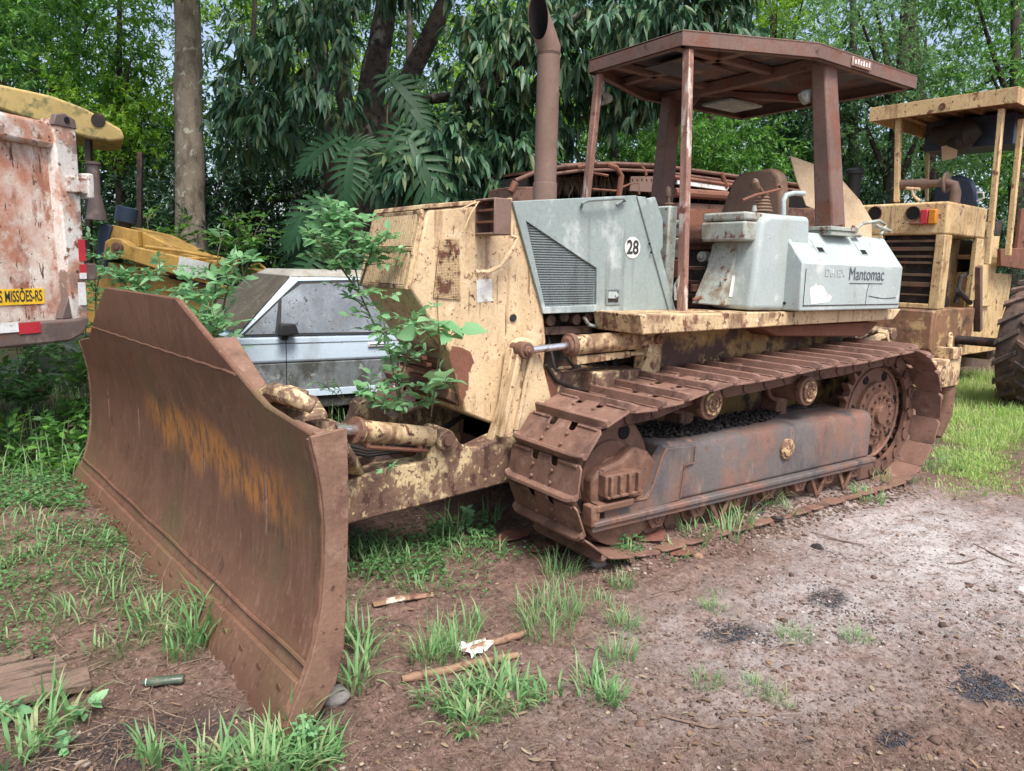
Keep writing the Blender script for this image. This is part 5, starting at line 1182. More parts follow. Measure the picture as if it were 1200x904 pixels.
b = MB(); b.prism([(X0, 3.9), (-.1, 3.9), (-.1, 5.4), (X0, 5.4)], 'z', zb_ - .1, zb_ + 1.5); g_('truck_cab', b, 'tail', bevel=.08)
for yy in (2.2, 4.6):
    for xx in (X0 + .15, -.55):
        b = MB(); b.tube([(xx, yy, .52), (xx + .02, yy, .52), (xx + .26, yy, .52), (xx + .28, yy, .52)], [.44, .5, .5, .44], 30); w_ = g_('wheel', b, 'tyre', bevel=0); b = MB(); b.tube([(xx - .01, yy, .52), (xx + .29, yy, .52)], [.25, .25], 20); g_('wheel_rim', b, 'browngrey', w_, bevel=.01)
b = MB(); zz = tz(100, 318)[2]; b.bx(.0, .14, -.01, .12, zz - .07, zz + .06); g_('marker_bracket', b, 'browngrey')

# ---------------- yellow backhoe loader behind it
va = hang(RM[:, 0]); o = at(180, 330, 9.3); BH = Frame((o[0], o[1], 0), va)
bh = empty('backhoe_loader', (o[0], o[1], 0), va, 'yellow backhoe loader with mossy cab roof, white sheet on its arm', 'backhoe'); g_ = G_(bh)
def q2(l, y): return f2(BH, l, y)
b = MB().prism(q2([(-40, 96), (0, 99), (60, 112), (100, 127), (143, 152), (146, 164), (128, 166), (100, 161), (0, 128), (-40, 118)], .1), 'y', .1, 1.0); b.v = [(x - (y - .1) * .56, y, z) for x, y, z in b.v]; roof = g_('cab_roof', b, 'yelmoss', bevel=.03, seg=3)
b = MB(); q = BH.px(115, 141, y=.09); b.tube([(q[0], .085, q[2]), (q[0], .10, q[2])], [.085, .085], 24); l_ = g_('roof_light', b, 'dark', roof, bevel=0); l_.scale = (1, 1, 1)
b = MB(); b.prism(q2([(0, 128), (58, 143), (58, 150), (0, 137)], .2), 'y', .2, .8); g_('cab_window', b, 'glassd')
b = MB()
for u in (-30, 104): 
    p0 = BH.px(u, 160, y=.25); p1 = BH.px(u, 330, y=.25); b.beam(p0, p1, .07, .07)
    p0 = p0 + np.array([0, 1.3, 0]); p1 = p1 + np.array([0, 1.3, 0]); b.beam(p0, p1, .07, .07)
g_('cab_pillar', b, 'dark', split=True)
b = MB(); p0 = BH.px(109, 190, y=.0); p1 = BH.px(111, 228, y=.0); p2 = BH.px(112, 232, y=0.); p3 = BH.px(113, 258, y=.0)
b.tube([p0, p0 + [0, 0, -.03], p0 + [0, 0, -.031], p1, p2, p3], [.085, .085, .068, .068, .075, .12], 20); g_('exhaust_stack', b, 'browngrey', bevel=0)
# arm and hood
b = MB().prism(q2([(125, 301), (128, 283), (136, 279), (146, 280), (160, 289), (211, 300), (248, 308), (244, 331), (205, 321), (150, 304), (138, 303), (130, 305)], 0), 'y', -.10, .06); arm = g_('loader_arm', b, 'yel', bevel=.015)
b = MB(); q = BH.px(138.8, 290.4, y=-.1); b.tube([(q[0], -.15, q[2]), (q[0], -.09, q[2])], [.065, .068], 20); b.tube([(q[0], -.165, q[2]), (q[0], -.15, q[2])], [.03, .03], 12); g_('arm_pivot', b, 'drum', arm, bevel=.004)
b = MB().prism(q2([(118, 262), (132, 265), (124, 290), (126, 320), (113, 300)], .1), 'y', .08, .5); g_('mast_plate', b, 'navy')
b = MB().prism(q2([(132, 264), (162, 271), (164, 289), (150, 300), (126, 290)], .15), 'y', .13, .9); g_('engine_cowl', b, 'yel')
b = MB().prism(q2([(166, 271), (218, 297), (256, 306), (250, 318), (166, 292)], .2), 'y', .2, 1.0); g_('sloping_hood', b, 'yel', bevel=.02)
b = MB(); b.tube([BH.px(170, 289, y=-.02), BH.px(215, 295, y=-.02), BH.px(258, 303, y=-.02)], .022, 8); b.tube([BH.px(200, 303, y=-.02), BH.px(258, 303, y=-.02)], .018, 8); g_('arm_pipe', b, 'yel', bevel=0, split=True)
b = MB(); q = [BH.px(u, v, y=-.12) for u, v in [(211, 300.5), (245.5, 308.5), (241.5, 328), (207, 319)]]; b.slab(q, (0, -.008, 0)); ws = g_('white_sheet', b, 'white', arm, bevel=0)
b = MB()
for k in range(5):
    a = Vector(q[0]).lerp(Vector(q[1]), .15 + k * .17) ; c = Vector(q[3]).lerp(Vector(q[2]), .15 + k * .17); b.beam(a.lerp(c, .2) + Vector((0, -.012, 0)), a.lerp(c, .2 + .5 * ((k * 7) % 3 + 1) / 3) + Vector((0, -.012, 0)), .003, .022, up=(0, 1, 0))
g_('faded_print', b, 'refl', ws, bevel=0, split=True)
b = MB().prism(q2([(100, 316), (128, 308), (205, 323), (244, 333), (330, 352), (330, 470), (100, 470)], .12), 'y', .12, 1.3); body = g_('engine_body', b, 'yel')
b = MB(); 
for k in range(11):
    t = k / 10; u = 200 + 42 * t; b.beam(BH.px(u, 327 + 9 * t, y=.1), BH.px(u - 1, 343 + 9 * t, y=.1), .05, .045, up=(0, 1, 0))
g_('side_louvre', b, 'yel', body, bevel=.004, split=True)
b = MB(); b.slab([BH.px(u, v, y=.115) for u, v in [(198, 322), (244, 333), (242, 352), (198, 342)]], (0, -.006, 0)); g_('louvre_recess', b, 'dark', body, bevel=0)
b = MB(); b.tube([BH.px(195, 319, y=-.02), BH.px(248, 338, y=-.02)], .016, 8); g_('grab_rail', b, 'browngrey', bevel=0)
b = MB().prism(q2([(285, 314), (300, 317), (313, 329), (305, 345), (280, 345)], .05), 'y', .05, .5); nose_ = g_('front_cowl', b, 'yel')
b = MB(); b.tube([BH.px(295, 312, y=.0), BH.px(304, 310, y=.0), BH.px(310, 315, y=.0), BH.px(314, 325, y=.0)], .022, 8); g_('grab_hoop', b, 'yel', bevel=0)
b = MB(); b.slab([BH.px(u, v, y=.03) for u, v in [(240, 318), (306, 331), (303, 342), (240, 330)]], (0, -.01, 0)); lb = g_('letter_band', b, 'ink', nose_, bevel=0)
q = BH.px(293, 334.5, y=.015); xd = Vector(BH.px(303, 336.5, y=.015)) - Vector(BH.px(286, 333, y=.015)); text('ON', 'side_lettering', mt['white'], lb, q, xd, Vector((0, 0, 1)) - xd.normalized() * xd.normalized().z, .155, bold=.004, depth=.002)
b = MB(); q = np.array(BH.px(148, 252, y=.3)); up = Vector((.2, 0, 1)).normalized(); b.tube([Vector(q) - up * .09, Vector(q) - up * .085, Vector(q) + up * .09, Vector(q) + up * .10], [.125, .13, .13, .11], 28); pc = g_('air_precleaner', b, 'navy', bevel=0)
b = MB(); b.tube([Vector(q) - up * .25, Vector(q) - up * .09], [.06, .08], 18); g_('intake_neck', b, 'dark', pc, bevel=0)
b = MB(); b.tube([BH.px(128, 350, y=.1)[:3], BH.px(144, 350, y=.1)], .02, 8); q = BH.px(137, 325, y=.11); b = MB(); b.tube([(q[0], .11, q[2]), (q[0], .125, q[2])], [.03, .03], 14); g_('body_hole', b, 'void', body, bevel=0)
for (x, y) in ((-1.1, .25), (1.3, .1), (-1.1, 1.25), (1.3, 1.2)):
    b = MB(); b.tube([(x, y - .02, .5), (x, y, .5), (x, y + .3, .5), (x, y + .32, .5)], [.42, .5, .5, .42], 26); w_ = g_('wheel', b, 'tyre', bevel=0); b = MB(); b.tube([(x, y - .03, .5), (x, y + .33, .5)], [.24, .24], 18); g_('wheel_rim', b, 'yel', w_, bevel=.01)

# ---------------- cars
def wheel(g_, x, y, z, r, w, name='wheel'):
    b = MB(); b.tube([(x, y, z), (x, y + .02, z), (x, y + w - .02, z), (x, y + w, z)], [r * .9, r, r, r * .9], 28); t = g_(name, b, 'tyre', bevel=0); b = MB(); b.tube([(x, y - .004, z), (x, y + w + .004, z)], [r * .6, r * .6], 20); g_('wheel_rim', b, 'browngrey', t, bevel=.01)
o = at(350, 465, 6.9); CA = math.radians(-4.2); CR = Frame((o[0], o[1], 0), CA)
car = empty('estate_car', (o[0], o[1], 0), CA, 'dusty white two door car with grimy lower doors behind the blade', 'car'); g_ = G_(car)
def cz(v, u=350): return CR.px(u, v, y=0)[2]
zR, zBelt, zSplit, zM0, zM1, zBot = CR.px(370, 317, y=.22)[2], cz(393), cz(425), cz(457), cz(463), cz(480)
CW = 1.62
def cxx(u, v, y=0): return CR.px(u, v, y=y)
xA = cxx(282, 393)[0]; xRf = cxx(336, 322, .2)[0]; xEnd = xA + 2.9; xFront = xA - .80
# body sides in bands (upper pale, lower grimy), with bonnet
b = MB(); b.prism([(xFront + .05, zSplit), (xFront, zBelt - .12), (xA - .15, zBelt - .0), (xEnd, zBelt), (xEnd + .05, zSplit)], 'y', 0, CW); ub = g_('upper_body', b, 'carw', bevel=.03, seg=3)
b = MB(); b.prism([(xFront + .05, zM1), (xFront + .05, zSplit - .003), (xEnd + .05, zSplit - .003), (xEnd + .05, zM1)], 'y', .004, CW - .004); g_('lower_door', b, 'card_', bevel=.01)
b = MB(); b.bx(xFront, xEnd + .06, -.012, .0, zM1 - .02, zM0); g_('side_moulding', b, 'carw', bevel=.004)
b = MB(); b.bx(xFront + .1, xEnd, .02, CW - .02, zBot, zM1 - .001); g_('sill', b, 'carblk')
b = MB(); b.bx(xFront + .1, xEnd + .04, -.004, .0, zBelt - .075, zBelt - .068); g_('swage_line', b, 'glassd', ub, bevel=0)
# greenhouse: tapered, roof narrower than the belt
tb = .16
def gh_(x, side, t): # t 0 belt 1 roof
    y = tb * t if side == 0 else CW - tb * t; return (x, y, zBelt + (zR - .06 - zBelt) * t)
fa, fr = xA - .02, xRf + .02; ra, rr_ = xEnd - .02, xEnd - .45
vs = [gh_(fa, 0, 0), gh_(fr, 0, 1), gh_(rr_, 0, 1), gh_(ra, 0, 0), gh_(fa - .12, 1, 0), gh_(fr - .03, 1, 1), gh_(rr_, 1, 1), gh_(ra, 1, 0)]
b = MB().add(vs, [(0, 1, 2, 3), (7, 6, 5, 4), (0, 4, 5, 1), (3, 2, 6, 7), (1, 5, 6, 2), (0, 3, 7, 4)]); gh_b = g_('cabin_frame', b, 'carw', bevel=.012)
b = MB(); zz0 = zR - .062
b.add([(fr - .02, tb - .02, zz0), (rr_ + .05, tb - .02, zz0), (rr_ + .05, CW - tb + .02, zz0), (fr - .05, CW - tb + .02, zz0), (fr + .08, tb + .10, zR), (rr_ - .05, tb + .10, zR), (rr_ - .05, CW - tb - .10, zR), (fr + .05, CW - tb - .10, zR)], [(3, 2, 1, 0), (4, 5, 6, 7), (0, 1, 5, 4), (1, 2, 6, 5), (2, 3, 7, 6), (3, 0, 4, 7)]); g_('roof', b, 'carroof', bevel=.03, seg=3)
def sidep(name, uvs, mat, off, th=.004, par=None):
    # point on the leaning side plane
    nrm = np.array([0, -(zR - .06 - zBelt), tb]); nrm /= np.linalg.norm(nrm); base = np.array([0, 0, zBelt]) + nrm * off
    C = CR.R @ (CAM - CR.o); out = []
    for u, v in uvs:
        r = CR.R @ ray(u, v); t = ((base - C) @ nrm) / (r @ nrm); out.append(tuple(C + r * t))
    return g_(name, MB().slab(out, tuple(nrm * th)), mat, par, bevel=0)
fw = sidep('window_rubber', [(281, 394.5), (349, 329.5), (420, 328), (500, 330), (530, 390)], 'black', .001)
sidep('door_window', [(329, 391), (330, 350), (353, 333), (420, 331), (486, 333), (510, 388)], 'glassd', .006, par=fw)
sidep('quarter_window', [(287, 392.5), (326, 354.5), (322, 391.5)], 'glassd', .006, par=fw)
b = MB(); e = .02
w4 = [Vector(gh_(fa + .02, 0, .03)), Vector(gh_(fr + .01, 0, .96)), Vector(gh_(fr - .03, 1, .96)), Vector(gh_(fa - .11, 1, .03))]
nrm = (w4[1] - w4[0]).cross(w4[3] - w4[0]).normalized(); nrm = nrm if nrm.x < 0 else -nrm
b.slab([p + nrm * .022 for p in w4], nrm * .012); g_('windscreen', b, 'windsc', bevel=0)
b = MB(); b.prism([(xFront, zBelt - .14), (xA - .05, zBelt + .005), (xA - .02, zBelt - .05), (xFront, zBelt - .2)], 'y', .03, CW - .03); g_('bonnet', b, 'carw', bevel=.02)
m0 = Vector(cxx(336, 386, -.06)); b = MB(); b.add([m0 + Vector(v) for v in [(-.09, -.10, -.055), (.10, -.06, -.045), (.09, .03, -.045), (-.07, .05, -.05), (-.07, -.09, .055), (.07, -.06, .05), (.06, .03, .05), (-.06, .05, .05)]], [(3, 2, 1, 0), (4, 5, 6, 7), (0, 1, 5, 4), (1, 2, 6, 5), (2, 3, 7, 6), (3, 0, 4, 7)]); b.box(m0 + Vector((-.02, .03, -.07)), (.06, .09, .06)); g_('wing_mirror', b, 'black', bevel=.014, seg=3)
h0 = cxx(431, 404, -.0); h1 = cxx(452, 404, 0); b = MB(); b.bx(h0[0], h1[0], -.022, -.004, h0[2] - .022, h0[2] + .024); dh = g_('door_handle', b, 'refl', bevel=.008); b = MB(); b.bx(h0[0] + .01, h1[0] - .01, -.025, -.022, h0[2] - .004, h0[2] + .004); g_('handle_slot', b, 'black', dh, bevel=0)
b = MB(); x_ = cxx(336, 440)[0]; b.bx(x_ - .003, x_ + .003, -.002, .004, zM1, zBelt); g_('door_gap', b, 'void', bevel=0)
for x in (xFront + .55, xEnd - .45):
    wheel(g_, x, .0, .31, .31, .18); wheel(g_, x, CW - .18, .31, .31, .18)

# old dark green car half swallowed by weeds
o = at(62, 470, 8.2); GA = hang(RM[:, 0]) + math.radians(12); GR = Frame((o[0], o[1], 0), GA)
gc = empty('old_car', (o[0], o[1], 0), GA, 'dark green old car sunk in weeds under the dump truck body', 'car'); g_ = G_(gc)
b = MB().prism([(p[0], p[2]) for p in fpp(GR, [(-60, 478), (-60, 440), (10, 440), (23, 437), (100, 441), (140, 445), (140, 478)], y=0)], 'y', 0, 1.55); g_('car_body', b, 'carg', bevel=.05, seg=3)
cab_ = [(15, 440), (26, 412), (42, 402), (75, 402), (100, 412), (118, 442)]
b = MB().prism([(p[0], p[2]) for p in fpp(GR, cab_, y=.1)], 'y', .10, 1.45); g_('car_roof', b, 'carg', bevel=.08, seg=4)
b = MB(); pts = fpp(GR, [(26, 455), (27, 440), (34, 430), (43, 430), (50, 440), (54, 458)], y=-.01); b.tube(pts, .022, 8); g_('window_frame', b, 'browngrey', bevel=0)
b = MB(); b.slab(fpp(GR, [(28, 458), (30, 440), (36, 433), (42, 433), (48, 442), (51, 458)], y=-.002), (0, .01, 0)); g_('side_window', b, 'dark', bevel=0)
b = MB(); p = fpp(GR, [(60, 465), (140, 467)], y=-.02); b.beam(p[0], p[1], .06, .10); g_('bumper', b, 'carblk', bevel=.02)
for x in (-1.2, 1.1): wheel(g_, x, -.02, .32, .32, .18)

# ---------------- wheel loader on the right
o = at(1105.5, 300, 9.3); LA = math.radians(5); LO = Frame((o[0], o[1], 0), LA)
lo = empty('wheel_loader', (o[0], o[1], 0), LA, 'cream wheel loader with open canopy roof behind the bulldozer on the right', 'wheel loader'); g_ = G_(lo)
def rx_(l, x=0): return [tuple(LO.px(u, v, x=x)) for u, v in l]
def sx_(l, y=0): return [tuple(LO.px(u, v, y=y)) for u, v in l]
zT = LO.px(1105.5, 236, x=0)[2]; z1 = LO.px(1105.5, 275, x=0)[2]; z2 = LO.px(1105.5, 363, x=0)[2]; z3 = LO.px(1105.5, 418, x=0)[2]
Wd = 2.05; xe = LO.px(1158, 247, y=0)[0]
b = MB(); b.bx(0, xe, 0, Wd, z1, zT); top_ = g_('rear_hood', b, 'loader', bevel=.03, seg=3)
b = MB(); y1 = LO.px(1032, 300, x=0)[1]; ya = LO.px(1094, 300, x=0)[1]
b.bx(-.002, .08, .0, ya, z2, z1 - .002); b.bx(-.002, .08, y1, Wd, z2, z1 - .002); b.bx(-.002, .08, ya, y1, z2, z2 + .06); g_('grille_frame', b, 'loader', split=True)
b = MB(); b.bx(.12, .2, ya, y1, z2, z1); g_('radiator_core', b, 'dark')
b = MB()
for v, h in ((283, .03), (292, .05), (301, .03), (308, .03), (322, .035), (333, .06), (345, .02)):
    z = LO.px(1060, v, x=.04)[2]; b.bx(.02, .06, ya, y1, z - h / 2, z + h / 2)
g_('grille_bar', b, 'louvre', split=True, bevel=.004)
b = MB(); xo = LO.px(1144, 300, y=0)[0]; b.bx(.0, .22, .0, .06, z2, z1 - .002); b.bx(xo - .02, xe - .02, .0, .06, z2 + .1, z1 - .002); b.bx(.22, xe, .3, .36, z2 - .2, z1); g_('side_pillar', b, 'loader', split=True)
b = MB(); b.bx(.25, xe + .5, .30, Wd - .3, z3, z1); b.ycyl(.55, z2 + .25, .15, .5, .16); b.ycyl(.8, z2 + .05, .2, .5, .12); g_('engine_block', b, 'dark')  # block stretched so its dark colour stands for shade in the open bay
b = MB(); b.tube([LO.px(1120, 355, y=.1), LO.px(1126, 325, y=.1), LO.px(1138, 318, y=.1)], .03, 8); b.tube([LO.px(1122, 340, y=.05), LO.px(1137, 355, y=.05)], .035, 8); g_('coolant_hose', b, 'hose', bevel=0)
b = MB(); b.prism([(0, z2 - .001), (0, z3), (.35, z3 - .08), (xe - .05, z3 + .15), (xe - .02, z2 - .001)], 'y', .0, Wd); b.prism([(-.10, z2 - .02), (-.10, z3 + .08), (0, z3), (0, z2 - .02)], 'y', .0, Wd); g_('counterweight', b, 'loaderr', bevel=.02)
for u in (1025, 1069.7):
    c = LO.px(u, 250.5, x=-.01); b = MB(); b.tube([(-.012, c[1], c[2]), (.0, c[1], c[2])], [.088, .088], 28); l_ = g_('lamp_hole', b, 'void', top_, bevel=0); b = MB(); b.ring((-.01, c[1], c[2]), (1, 0, 0), .09, .008, 28, 6); g_('lamp_ring', b, 'rust', l_, bevel=0)
a = LO.px(1081, 246, x=0); c = LO.px(1098, 263, x=0); m_ = (a[1] + c[1]) / 2
b = MB(); b.bx(-.06, 0, m_ + .002, a[1], c[2], a[2]); tl = g_('tail_light', b, 'red', top_, bevel=.015); b = MB(); b.bx(-.06, 0, c[1], m_, c[2], a[2]); g_('indicator_lens', b, 'amber', tl, bevel=.015)
b = MB(); q = rx_([(1066, 262), (1082, 262)], -.03); b.beam(q[0], q[1], .06, .03); g_('lamp_bracket', b, 'rust', top_)
# platform, posts and canopy
zc1 = LO.px(1104, 121, x=.2)[2]; 
yL = LO.px(1022, 130, x=.2)[1]; yR = LO.px(1191, 116, x=.2)[1]
zr0 = LO.px(1104, 132, x=.2)[2]; zr1 = LO.px(1104, 115, x=.2)[2]
b = MB(); b.bx(.2, 1.9, yR, yL, zr1 - .03, zr1); rf = g_('canopy_roof', b, 'loaderr', bevel=.004)
b = MB(); b.bx(.18, .2, yR - .02, yL + .02, zr0, zr1 + .003); b.bx(.2, 1.9, yR - .02, yR, zr0, zr1 + .003); b.bx(.2, 1.9, yL, yL + .02, zr0, zr1 + .003); b.bx(1.9, 1.92, yR - .02, yL + .02, zr0, zr1 + .003); g_('canopy_rim', b, 'loader', rf, bevel=.004)
b = MB(); 
for y in np.linspace(yR + .2, yL - .2, 6): b.bx(.2, 1.9, y - .02, y + .02, zr1 - .07, zr1 - .031)
g_('roof_rib', b, 'loaderr', rf, bevel=0, split=True)
c = LO.px(1104.5, 125, x=.18); b = MB(); b.ring((.175, c[1], c[2]), (1, 0, 0), .035, .008, 22, 6); b.ring((.175, c[1], c[2]), (1, 0, 0), .016, .006, 16, 6); g_('rim_emblem', b, 'rust', rf, bevel=0)
def postp(u0, v0, u1, v1, x, w=.075):
    b = MB(); p = LO.px(u0, v0, x=x); q = LO.px(u1, v1, x=x); b.beam(p, q, w, w * .8); g_('canopy_post', b, 'loader', bevel=.006)
postp(1053, 137, 1051, 237, .30); postp(1088, 150, 1086, 236, 1.75, .05); postp(1174, 128, 1157, 310, .30); postp(1197, 140, 1181, 300, .9)
a = LO.px(1087, 147, x=1.3); c = LO.px(1188, 169, x=1.3); b = MB(); b.bx(1.25, 1.85, c[1], a[1], c[2], zr1 - .08); g_('overhead_box', b, 'navy', bevel=.01)
b = MB(); r_ = random.Random(4)
pts = [LO.px(u, v, x=1.1) for u, v in [(1093, 157), (1108, 160), (1122, 154), (1135, 158), (1149, 151)]]
b.tube([Vector(p) for p in pts], [.10, .15, .17, .20, .07], 12); b.tube([LO.px(1112, 168, x=1.05), LO.px(1124, 166, x=1.05), LO.px(1140, 163, x=1.05)], [.07, .13, .08], 10); g_('bundled_cover', b, 'hose', bevel=0)
b = MB(); b.slab(rx_([(1103, 172), (1122, 168), (1121, 185), (1104, 189)], 1.0), (.01, 0, 0)); g_('paper_scrap', b, 'card', bevel=0)
b = MB(); b.slab(rx_([(1092, 238), (1094, 222), (1104, 208), (1124, 205), (1138, 211), (1143, 224), (1144, 242)], .9), (.12, 0, 0)); g_('operator_seat', b, 'navy', bevel=.03)
b = MB(); b.tube(rx_([(1145, 226), (1152, 226), (1153, 232), (1145, 236)], .9), .014, 8); g_('white_lever', b, 'refl', bevel=0)
b = MB(); b.tube(rx_([(1052, 217), (1088, 215.5)], .35), .065, 16); b.tube(rx_([(1088, 215.5), (1098, 215), (1109, 214), (1118, 217), (1120, 226), (1118, 242)], .35), [.048, .048, .05, .062, .064, .062], 14); ex = g_('exhaust_pipe', b, 'rustpipe', bevel=0)
b = MB(); c = Vector(LO.px(1109, 214, x=.35)); d = Vector((0, 1, 0)); b.tube([c - d * .012, c + d * .012], [.13, .13], 24); g_('exhaust_flange', b, 'rustpipe', ex, bevel=.004)
b = MB(); b.tube(rx_([(1068, 220), (1071, 230), (1078, 236)], .2), .018, 8); b.tube(rx_([(1062, 221), (1078, 222)], .2), .02, 8); g_('pipe_clamp', b, 'cream', bevel=0)
c = LO.px(1000, 227, x=.5); zz = c[2]; zt2 = LO.px(1000, 198, x=.5)[2]
b = MB(); b.tube([(.5, c[1], zz - .05), (.5, c[1], zt2 - .08), (.5, c[1], zt2 - .075), (.5, c[1], zt2 - .03), (.5, c[1], zt2)], [.075, .095, .125, .125, .10], 24); g_('air_precleaner', b, 'black', bevel=0)
# side platform, ladder post, articulation and tyre
b = MB(); p = sx_([(1146, 312), (1146, 388)], -.02); b.beam(p[0], p[1], .09, .09, up=(0, 1, 0)); g_('side_post', b, 'rustpipe')
b = MB(); b.bx(xe - .02, xe + 1.9, .1, 1.9, LO.px(1165, 300, y=0)[2] - .06, LO.px(1165, 300, y=0)[2]); q = LO.px(1160, 320, y=0); b.bx(xe, xe + 1.8, .15, 1.8, z3 - .1, q[2]); b.bx(xe + .02, xe + .9, .1, .14, z2, LO.px(1165, 260, y=0)[2]); g_('cab_platform', b, 'loader')
b = MB(); q = LO.px(1185, 300, y=-.1); b.slab(sx_([(1173, 292), (1215, 290), (1215, 318), (1173, 312)], -.05), (0, .05, 0)); b.slab(sx_([(1198, 245), (1240, 245), (1240, 292), (1192, 292)], -.02), (0, .05, 0)); g_('step_plate', b, 'rust')
b = MB(); b.slab(sx_([(1163, 262), (1176, 258), (1172, 277), (1165, 276)], -.02), (0, .06, 0)); g_('side_lamp', b, 'dark', bevel=.01)
b = MB(); b.bx(.5, 3.6, .7, 1.4, z3 - .45, z3 - .05); q = LO.px(1144, 410, y=.5); b.ycyl(q[0], q[2], .3, 1.6, .14); g_('axle_frame', b, 'engine')
def big_wheel(cx, yc, R=.80, w=.52):
    b = MB(); cz_ = R - .02
    prof = [(.44, -.5), (.62, -.5), (.74, -.44), (.78, -.3), (.785, 0), (.78, .3), (.74, .44), (.62, .5), (.44, .5)]
    b.tube([(cx, yc + a * w + 1e-4 * i, cz_) for i, (r, a) in enumerate(prof)], [r * R / .8 for r, a in prof], 44); t = g_('tyre', b, 'tyre', bevel=0)
    b = MB(); n = 20
    for k in range(n):
        for s_ in (-1, 1):
            a0 = 2 * PI * (k + (0 if s_ > 0 else .5)) / n; a1 = a0 + .20
            R1, R2 = R * .97, R * 1.035
            P0 = [Vector((cx + R1 * math.cos(a), yc + s_ * w * yy, cz_ + R1 * math.sin(a))) for a, yy in ((a0, .0), (a0 + .085, .0), (a1 + .09, .47), (a1, .47))]
            P1 = [Vector((cx + R2 * math.cos(a), yc + s_ * w * yy, cz_ + R2 * math.sin(a))) for a, yy in ((a0 + .01, .0), (a0 + .075, .0), (a1 + .08, .45), (a1 + .01, .45))]
            P2 = [Vector((cx + R * .86 * math.cos(a), yc + s_ * w * .505, cz_ + R * .86 * math.sin(a))) for a in (a1, a1 + .09)]
            b.add(P0 + P1 + P2, [(0, 1, 2, 3), (4, 7, 6, 5), (0, 4, 5, 1), (1, 5, 6, 2), (0, 3, 7, 4), (7, 6, 9, 8), (3, 8, 7), (2, 6, 9), (2, 9, 8, 3)])
    lug = b.build('tread_lug', mt['tyre'], t, bevel=.012)
    b = MB(); b.tube([(cx, yc - w * .3, cz_), (cx, yc + w * .3, cz_)], [.44, .44], 28); g_('wheel_rim', b, 'yel', t, bevel=.01)
c = LO.R @ (at(1216, 404, 9.25) - LO.o)
for dx in (0, 2.9):
    for yy in (c[1], Wd - c[1]): big_wheel(c[0] + dx, yy)
b = MB(); b.ycyl(c[0], .78, c[1], Wd - c[1], .06); g_('rear_axle', b, 'dark')

# ---------------- rusted wreck between the trees and the bulldozer
WR = Frame((0, 0, 0), math.radians(0)); o = at(720, 240, 8.8); o[2] = 0
WR = Frame((o[0], o[1], 0), math.radians(-6)); wr = empty('rusted_bus_shell', (o[0], o[1], 0), math.radians(-6), 'rusted stripped vehicle shell with dark window gaps behind the bulldozer hood', 'wreck'); g_ = G_(wr)
def wq(l, y=0): return [tuple(WR.px(u, v, y=y)) for u, v in l]
b = MB()
top = [(604, 212), (625, 203), (650, 197), (680, 193), (720, 192), (770, 194), (820, 201), (900, 212), (960, 220)]
b.tube(wq(top), .024, 8); b.tube(wq([(u, v + 7) for u, v in top[2:]]), .02, 8); b.tube([(x, y + 1.9, z) for x, y, z in wq(top)], .03, 8); g_('roof_rail', b, 'chain', bevel=0, split=True)
b = MB(); 
P0 = wq([(660, 195), (720, 192), (770, 194), (840, 203), (960, 219)]); 
for p, q in zip(P0[:-1], P0[1:]): b.add([p, q, (q[0], 1.9, q[2] + .05), (p[0], 1.9, p[2] + .05), (p[0], 0, p[2] - .03), (q[0], 0, q[2] - .03), (q[0], 1.9, q[2] + .02), (p[0], 1.9, p[2] + .02)], [(0, 1, 2, 3), (7, 6, 5, 4), (0, 4, 5, 1), (2, 6, 7, 3), (0, 3, 7, 4), (1, 5, 6, 2)])
g_('roof_sheet', b, 'rust', bevel=0)
b = MB(); b.slab(wq([(597, 219), (631, 219), (640, 400), (597, 400)]), (0, .5, 0)); b.slab(wq([(640, 236), (760, 236), (980, 246), (980, 400), (640, 400)]), (0, 1.8, 0)); g_('lower_body', b, 'chain', bevel=.01, split=True)
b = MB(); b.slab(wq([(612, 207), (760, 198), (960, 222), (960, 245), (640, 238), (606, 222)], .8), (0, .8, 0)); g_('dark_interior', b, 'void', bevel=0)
b = MB(); b.tube(wq([(712, 193), (722, 197), (728, 206), (724, 240)]), .035, 8); b.tube(wq([(604, 214), (598, 225)]), .04, 8); b.tube(wq([(748, 191), (756, 200), (757, 206)]), .02, 8); b.tube(wq([(676, 196), (690, 193), (698, 190)]), .03, 8); b.tube(wq([(694, 222), (722, 224)]), .015, 6); b.tube(wq([(724, 222), (738, 216), (748, 215), (749, 228)]), .014, 6); g_('window_arch', b, 'rust', bevel=0, split=True)
b = MB(); b.slab(wq([(740, 207), (772, 207), (772, 226), (738, 224)], -.01), (0, .03, 0)); rp = g_('riveted_panel', b, 'rustpipe', bevel=.004)
b = MB()
for k in range(6): q = WR.px(742 + k * 5.5, 210, y=-.02); b.ycyl(q[0], q[2], -.022, -.009, .012, 8)
g_('rivet', b, 'rust', rp, bevel=0, split=True)
b = MB(); b.slab(wq([(794, 210), (856, 218), (852, 224), (794, 216)], -.02), (0, .04, 0)); g_('white_painted_strip', b, 'white', bevel=.004)
b = MB(); b.tube(wq([(790, 226), (852, 230)], -.02), .06, 10); b.slab(wq([(795, 245), (842, 245), (836, 266), (795, 266)], -.3), (0, .1, 0)); g_('side_tube', b, 'rust', bevel=0, split=True)
b = MB(); r_ = random.Random(3)
for k in range(5): u = 780 + 34 * k; b.tube(wq([(u, 199 + 4 * k), (u + 14, 207 + 4 * k)], r_.random()), .02, 6)
for k in range(16): u = r_.uniform(640, 900); v = r_.uniform(194, 214) + max(0, (u - 780) * .1); b.tube(wq([(u, v), (u + r_.uniform(10, 40), v + r_.uniform(-6, 8))], r_.uniform(-.02, .6)), r_.uniform(.008, .022), 6)
